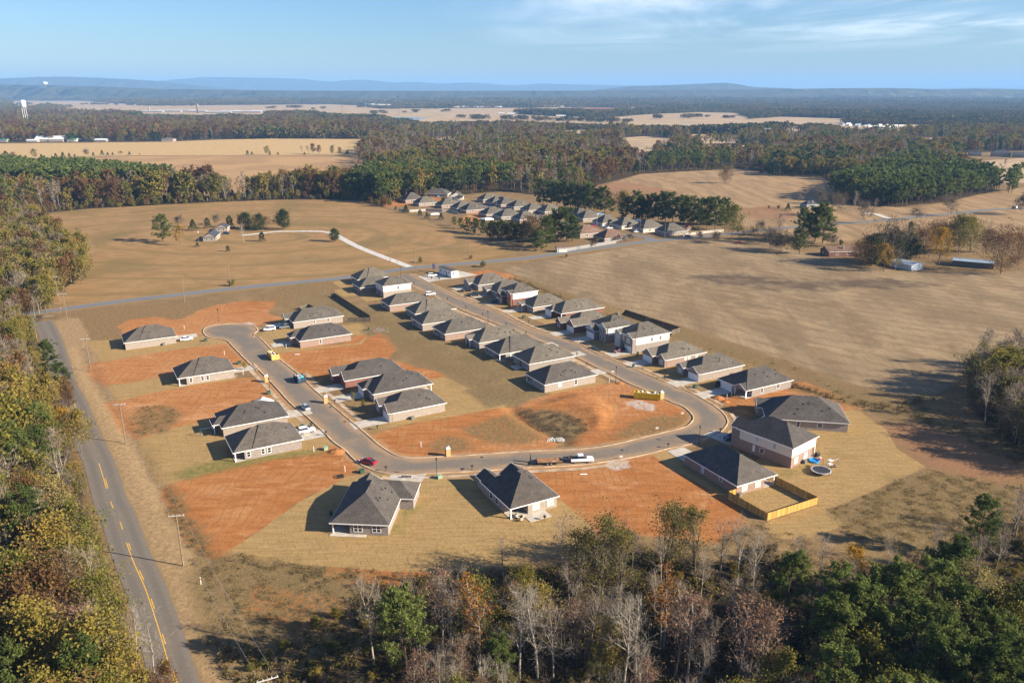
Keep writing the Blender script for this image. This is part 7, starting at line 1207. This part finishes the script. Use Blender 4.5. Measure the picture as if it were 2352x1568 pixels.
b = at(c4(1075,1030)); r = MB().lathe([(1.25,.02),(1.3,.45),(1.2,.5),(1.15,.18),(.05,.15)],20).build('paddling_pool', simple('pool_blue',(.02,.25,.62),.35)); r.location = (*b,0); tag(r, 'bright blue round paddling pool behind the two-storey house', 'paddling pool')
b = at(c4(1130,1018)); r = empty('toy_car', (*b,0), R(40), 'pink and white ride-on toy beside the paddling pool', 'toy'); MB().box((-.5,-.3,.15),(.5,.3,.5)).build('body', simple('toy_pink',(.5,.05,.12),.4), r, bevel=.08); MB().box((-.25,-.26,.5),(.15,.26,.85)).build('cab', TRIM, r, bevel=.06)
b = at(c4(1105,985)); r = empty('grill', (*b,0), R(30), 'dark covered grill by the back door of the two-storey house', 'grill'); MB().box((-.6,-.35,.1),(.6,.35,.9)).build('cart', BLACK, r); MB().tube((-.55,0,.95),(.55,0,.95),.34,n=10).build('hood', BLACK, r)
# patio furniture and barbecue of the near house
b = at(cC(470,1480)); 
for i, (dx, dy) in enumerate(((-.6,.1),(.5,.4),(.1,-.9),(-1.0,1.2))):
    r = empty('patio_chair', (b[0]+dx,b[1]+dy,.06), R(60+70*i), ['cushioned patio chair at the left of the furnished porch','cushioned patio chair at the back of the furnished porch','cushioned patio chair nearest the patio edge','cushioned patio chair by the porch wall'][i], 'patio chair', 'patio chairs'); MB().box((-.35,-.35,.3),(.35,.35,.48)).build('seat', simple('cushion_cream',(.5,.42,.33)), r, bevel=.04); MB().box((-.35,.25,.48),(.35,.38,.95)).build('backrest', simple('cushion_cream',(.5,.42,.33)), r, bevel=.04)
    for x in (-.3,.3):
        for y in (-.3,.3): MB().box((x-.03,y-.03,0),(x+.03,y+.03,.3)).build('leg', BLACK, r)
r = empty('patio_table', (b[0]-.1,b[1]+.2,.06), 0, 'low dark table among the patio chairs', 'patio table'); MB().lathe([(.45,.4),(.45,.46)],14).build('top', BLACK, r); MB().tube((0,0,0),(0,0,.4),.06).build('stem', BLACK, r)
b = at(cC(687,1490)); r = empty('kettle_grill', (*b,.05), 0, 'black kettle barbecue on the concrete patio of the near house', 'barbecue'); MB().lathe([(.1,.55),(.33,.75),(.36,.9),(.30,1.08),(.06,1.18)],14).build('bowl', BLACK, r, smooth=True)
for k in range(3): a = k*2.1; MB().tube((.12*math.cos(a),.12*math.sin(a),.6),(.32*math.cos(a),.32*math.sin(a),0),.025).build('leg', BLACK, r)
# play set and shade behind the left block
b = at(cA(1880,500)); r = empty('play_set', (*b,0), R(30), 'blue swing set and slide on the grass behind the left block', 'play set'); fm = MB()
for x in (-1.6,1.6): fm.tube((x,-.8,0),(x,0,2.1),.05); fm.tube((x,.8,0),(x,0,2.1),.05)
fm.tube((-1.6,0,2.1),(1.6,0,2.1),.05); fm.build('frame', simple('frame_blue',(.03,.09,.16)), r); q = MB(); q.poly([(1.4,-.3,1.4),(3.0,-.3,.1),(3.0,.3,.1),(1.4,.3,1.4)][::-1]); q.poly([(1.4,-.3,1.34),(3.0,-.3,.04),(3.0,.3,.04),(1.4,.3,1.34)]); q.build('slide', simple('toy_teal',(.03,.25,.35)), r)
# bench on the near drive, red hydrant marker, hoses
b = at(cB(1635,1105)); r = empty('drive_bench', (*b,.07), R(-3), 'low dark bench-like rail on the near concrete drive', 'bench'); MB().box((-1.2,-.2,.38),(1.2,.2,.46)).build('seat', BLACK, r)
for x in (-1.05,1.05): MB().box((x-.05,-.18,0),(x+.05,.18,.38)).build('leg', BLACK, r)
b = at(cB(1035,1100)); r = empty('scrap_frame', (*b,0), R(20), 'dark overturned frame lying on the red lot', 'scrap'); MB().box((-.8,-.6,.0),(.8,-.5,.5)).box((-.8,.5,0),(.8,.6,.5)).box((-.8,-.5,.4),(-.7,.5,.5)).box((.7,-.5,.4),(.8,.5,.5)).build('frame', BLACK, r)
b = at(c5(1826,668)); r = empty('marker_post', (*b,0), 0, 'white and red marker post by the weedy ditch near the county road', 'marker post'); MB().tube((0,0,0),(0,0,1.6),.07).build('post', TRIM, r); MB().tube((0,0,1.0),(0,0,1.3),.085).build('band', simple('band_red',(.5,.05,.05)), r)
for q, l in ((cC(1040,1078),'pale length of pipe on the red lot below the truck'),(c2(350,1165),'white bucket-like scrap on the middle red lot')):
    o = MB().tube((-.9,0,.15),(.9,0,.15),.16,n=8).build('pipe_scrap', TRIM); o.location = (*at(q),0); tag(o, l, 'pipe')
# pool covers, tarpaulins of the older estate
for q, X, Y, m, l in ((e1(1610,555),9,5,simple('pool_cover',(.55,.62,.66)),'pale pool cover behind the older estate'),(e1(940,215),8,4,simple('tarp_blue',(.10,.22,.42)),'blue and white tarpaulin beside the gabled house'),(e1(850,480),7,3,simple('boat_white',(.6,.6,.62)),'white covered boat at the bleached fence'),(e2(720,385),5,4,simple('tarp_blue',(.10,.22,.42)),'blue cover behind the flagpole house'),(e2(1135,460),9,4,simple('pool_cover',(.55,.62,.66)),'pale awning behind the older estate, right')):
    mb = MB(); hip(mb,-X/2,X/2,-Y/2,Y/2,1.2,.25,'x',False,False,th=.9); o = mb.build('cover', m); o.location = (*at(q),0); o.rotation_euler.z = R(25); tag(o, l, 'cover')
# wires of the county road line and the cross road line
def wire(a, b, za, zb, sag, l):
    n = 14; m = MB(); P = [Vector((a[0]+(b[0]-a[0])*k/n, a[1]+(b[1]-a[1])*k/n, za+(zb-za)*k/n-sag*4*(k/n)*(1-k/n))) for k in range(n+1)]
    for p, q in zip(P[:-1],P[1:]): m.tube(p,q,.015,n=4,cap=False)
    o = m.build('power_line', simple('cable',(.30,.30,.31),.5)); tag(o, l, 'power line', 'power lines')
PL = [(pb[0],pb[1]), at(D(421,1299)), at(cA(1143,572)), at(c1(825,1310)), at(c1(612,852))]
for i in range(4):
    for k, dx in enumerate((-1.35,1.35)): wire((PL[i][0]+dx,PL[i][1]),(PL[i+1][0]+dx,PL[i+1][1]), 11.5,11.5,.9, ('left' if k == 0 else 'right')+' cable of the county road line, span '+['at the bottom edge','past the red lot','past the mottled lawn','past the lone house'][i])
wire(at(c2(1425,418)), at(c3(858,210)), 12.5, 11.5, 1.6, 'cable crossing from the gravel drive pole to the grey fence'); wire(at(c3(858,210)), at(c3(1630,108)), 11.5, 11.5, 1.4, 'cable above the brown roofs along the cross road')
# ------------------------------------------------------------------ low growth: tufts and brambles nobody could count
def tufts(name, polys, n, hs, mats, label, seed, thr=.0):
    rng = np.random.default_rng(seed); parts = []
    for pol, m in polys:
        P = np.array(pol); a, b = P.min(0), P.max(0); A = np.stack([rng.uniform(a[0],b[0],m*3), rng.uniform(a[1],b[1],m*3)],1); cl_n = np.sin(A[:,0]*.9+2*np.sin(A[:,1]*.31))*np.cos(A[:,1]*.8+1.7*np.sin(A[:,0]*.23)); A = A[(sdist(A[:,0],A[:,1],P) > 0)&(cl_n > thr)][:m]; parts.append(A)
    A = np.concatenate(parts); k = 20; C = np.repeat(np.c_[A, np.zeros(len(A))],k,0); sc = np.repeat(rng.uniform(.5,1.3,len(A)),k); C += rng.normal(size=C.shape)*np.c_[sc*.35,sc*.35,sc*0]; C[:,2] = np.abs(rng.normal(size=len(C)))*hs*sc*.6+.05
    V,Fq = quads(C, hs*.62, rng, -.3, 1.0, .3); o = bpy.data.objects.new(name, mesh_np(name, V, [Fq], mats, rng.integers(0,len(mats),len(Fq)))); COL.objects.link(o); tag(o, label, 'undergrowth', kind='stuff')
tufts('undergrowth', [(DD(372,1120,395,1118,440,1180,480,1235,500,1285,520,1300,470,1330,440,1290,425,1240,380,1160),420),(DD(300,990,320,935,390,930,420,955,380,990,330,1000),160),(DD(470,1300,620,1300,850,1325,850,1480,640,1480,490,1460),420),(DD(520,1265,700,1300,1000,1318,1250,1296,1255,1310,1000,1345,700,1325,520,1285),800)], 0, .38, [LEAF['olive'],LEAF['tan'],LEAF['tan']], 'olive and brown weeds along the ditch and the lower left field', 1)
tufts('undergrowth', [(DD(1905,1172,2130,1078,2352,1120,2400,1260,2150,1300,1960,1240),1500),(DD(1640,1240,1760,1200,1900,1260,1990,1310,1700,1300,1500,1265,1400,1260),500)], 0, .36, [LEAF['tan'],LEAF['pale'],LEAF['olive'],LEAF['tan']], 'dry brown weeds on the slope at the right', 2)
tufts('undergrowth', [(DD(1960,915,2060,935,2140,930,2200,960,2352,1030,2352,1075,2200,1005,2060,955),700),(DD(1180,648,1440,758,1640,842,1800,842,1960,920,1990,915,1800,825,1640,800,1440,738,1210,648),900)], 0, .45, [LEAF['tan'],LEAF['russet'],LEAF['olive']], 'dark rough growth along the edge of the right field', 3, .1)
tufts('undergrowth', [([tuple(p) for p in offset(CR,-7.5)[4:-2]]+[tuple(p) for p in offset(CR,-9.5)[4:-2]][::-1],500)], 0, .4, [LEAF['olive'],LEAF['tan']], 'strip of weeds in the county road ditch', 4)
tufts('undergrowth', [(DD(1210,940,1290,945,1345,968,1350,990,1310,1008,1250,985,1200,955),420)], 0, .36, [LEAF['tan'],LEAF['haze'],LEAF['tan']], 'scrubby growth on the eroded bank of the red lot', 5, -.3)
tufts('undergrowth', [([tuple(p) for p in offset(EDGE_,1.8)]+[tuple(p) for p in offset(EDGE_,-1.8)][::-1],3600)], 0, .95, [LEAF['tan'],LEAF['russet'],BARK['brown'],LEAF['olive']], 'dark brushy strip between the right-hand gardens and the big field', 6, -.5)
# ------------------------------------------------------------------ wheelie bins, shrubs by the walls, manholes
b0 = None
for q, l in ((c1(1125,1105),'at the back corner of the lone turning-circle house'),(c2(1060,590),'behind the white two-storey house'),(c3(1385,1165),'beside the cream house'),(cB(950,1445),'at the side of the nearest house'),(c2(1000,940),'at the brush pile'),(c3(1345,1280),'beside the tenth right-hand house'),(cB(770,640),'on the left-block drive'),(c2(1640,480),'beside the sales office'),(c2(1570,475),'on the grass before the sales office')):
    lab = 'dark green wheeled bin '+l
    if b0 is None: b0 = r = empty('wheelie_bin', (*at(q),.03), R(20), lab, 'bin', 'wheeled bins'); MB().box((-.3,-.35,.08),(.3,.35,1.0)).build('body', GREENB, r, bevel=.03); MB().box((-.33,-.39,1.0),(.33,.39,1.07)).build('lid', GREENB, r)
    else: c = copy_tree(b0); c.location = (*at(q),.03); tag(c, lab)
for i, (q, l) in enumerate(((cB(1240,475),'young street tree on the lawn before the mottled brick house'),(c3(120,700),'young orange street tree before the red-brick house'),(c3(215,740),'second young tree before the fourth right-hand house'),(c1(2230,1300),'young tree beside the second left house'),(cB(1150,405),'young tree on the shaded middle-block lawn'))): plant('gold' if 'orange' in l else 'olive', at(q), 2.6, l, 'young street trees', lod=1)
for q, l in ((cB(945,462),'iron drain cover at the kerb by the toilet'),(cB(1075,597),'iron drain cover in the short street'),(cB(2140,1030),'iron drain cover in the lower street'),(c3(1430,1290),'iron drain cover in the long street'),(cC(1390,855),'iron drain cover on the lower bend'),(cC(115,920),'iron drain cover behind the trailer')): o = MB().lathe([(.42,0),(.42,.012)],14).build('drain_cover', BLACK); o.location = (*at(q),.056); tag(o, l, 'drain cover')
tufts('undergrowth', [([q for q in wood_polys['bottom']],5200)], 0, .95, [LEAF['olive'],LEAF['russet'],LEAF['olive'],BARK['brown']], 'tangled brown undergrowth below the bottom thicket', 7, -.6)
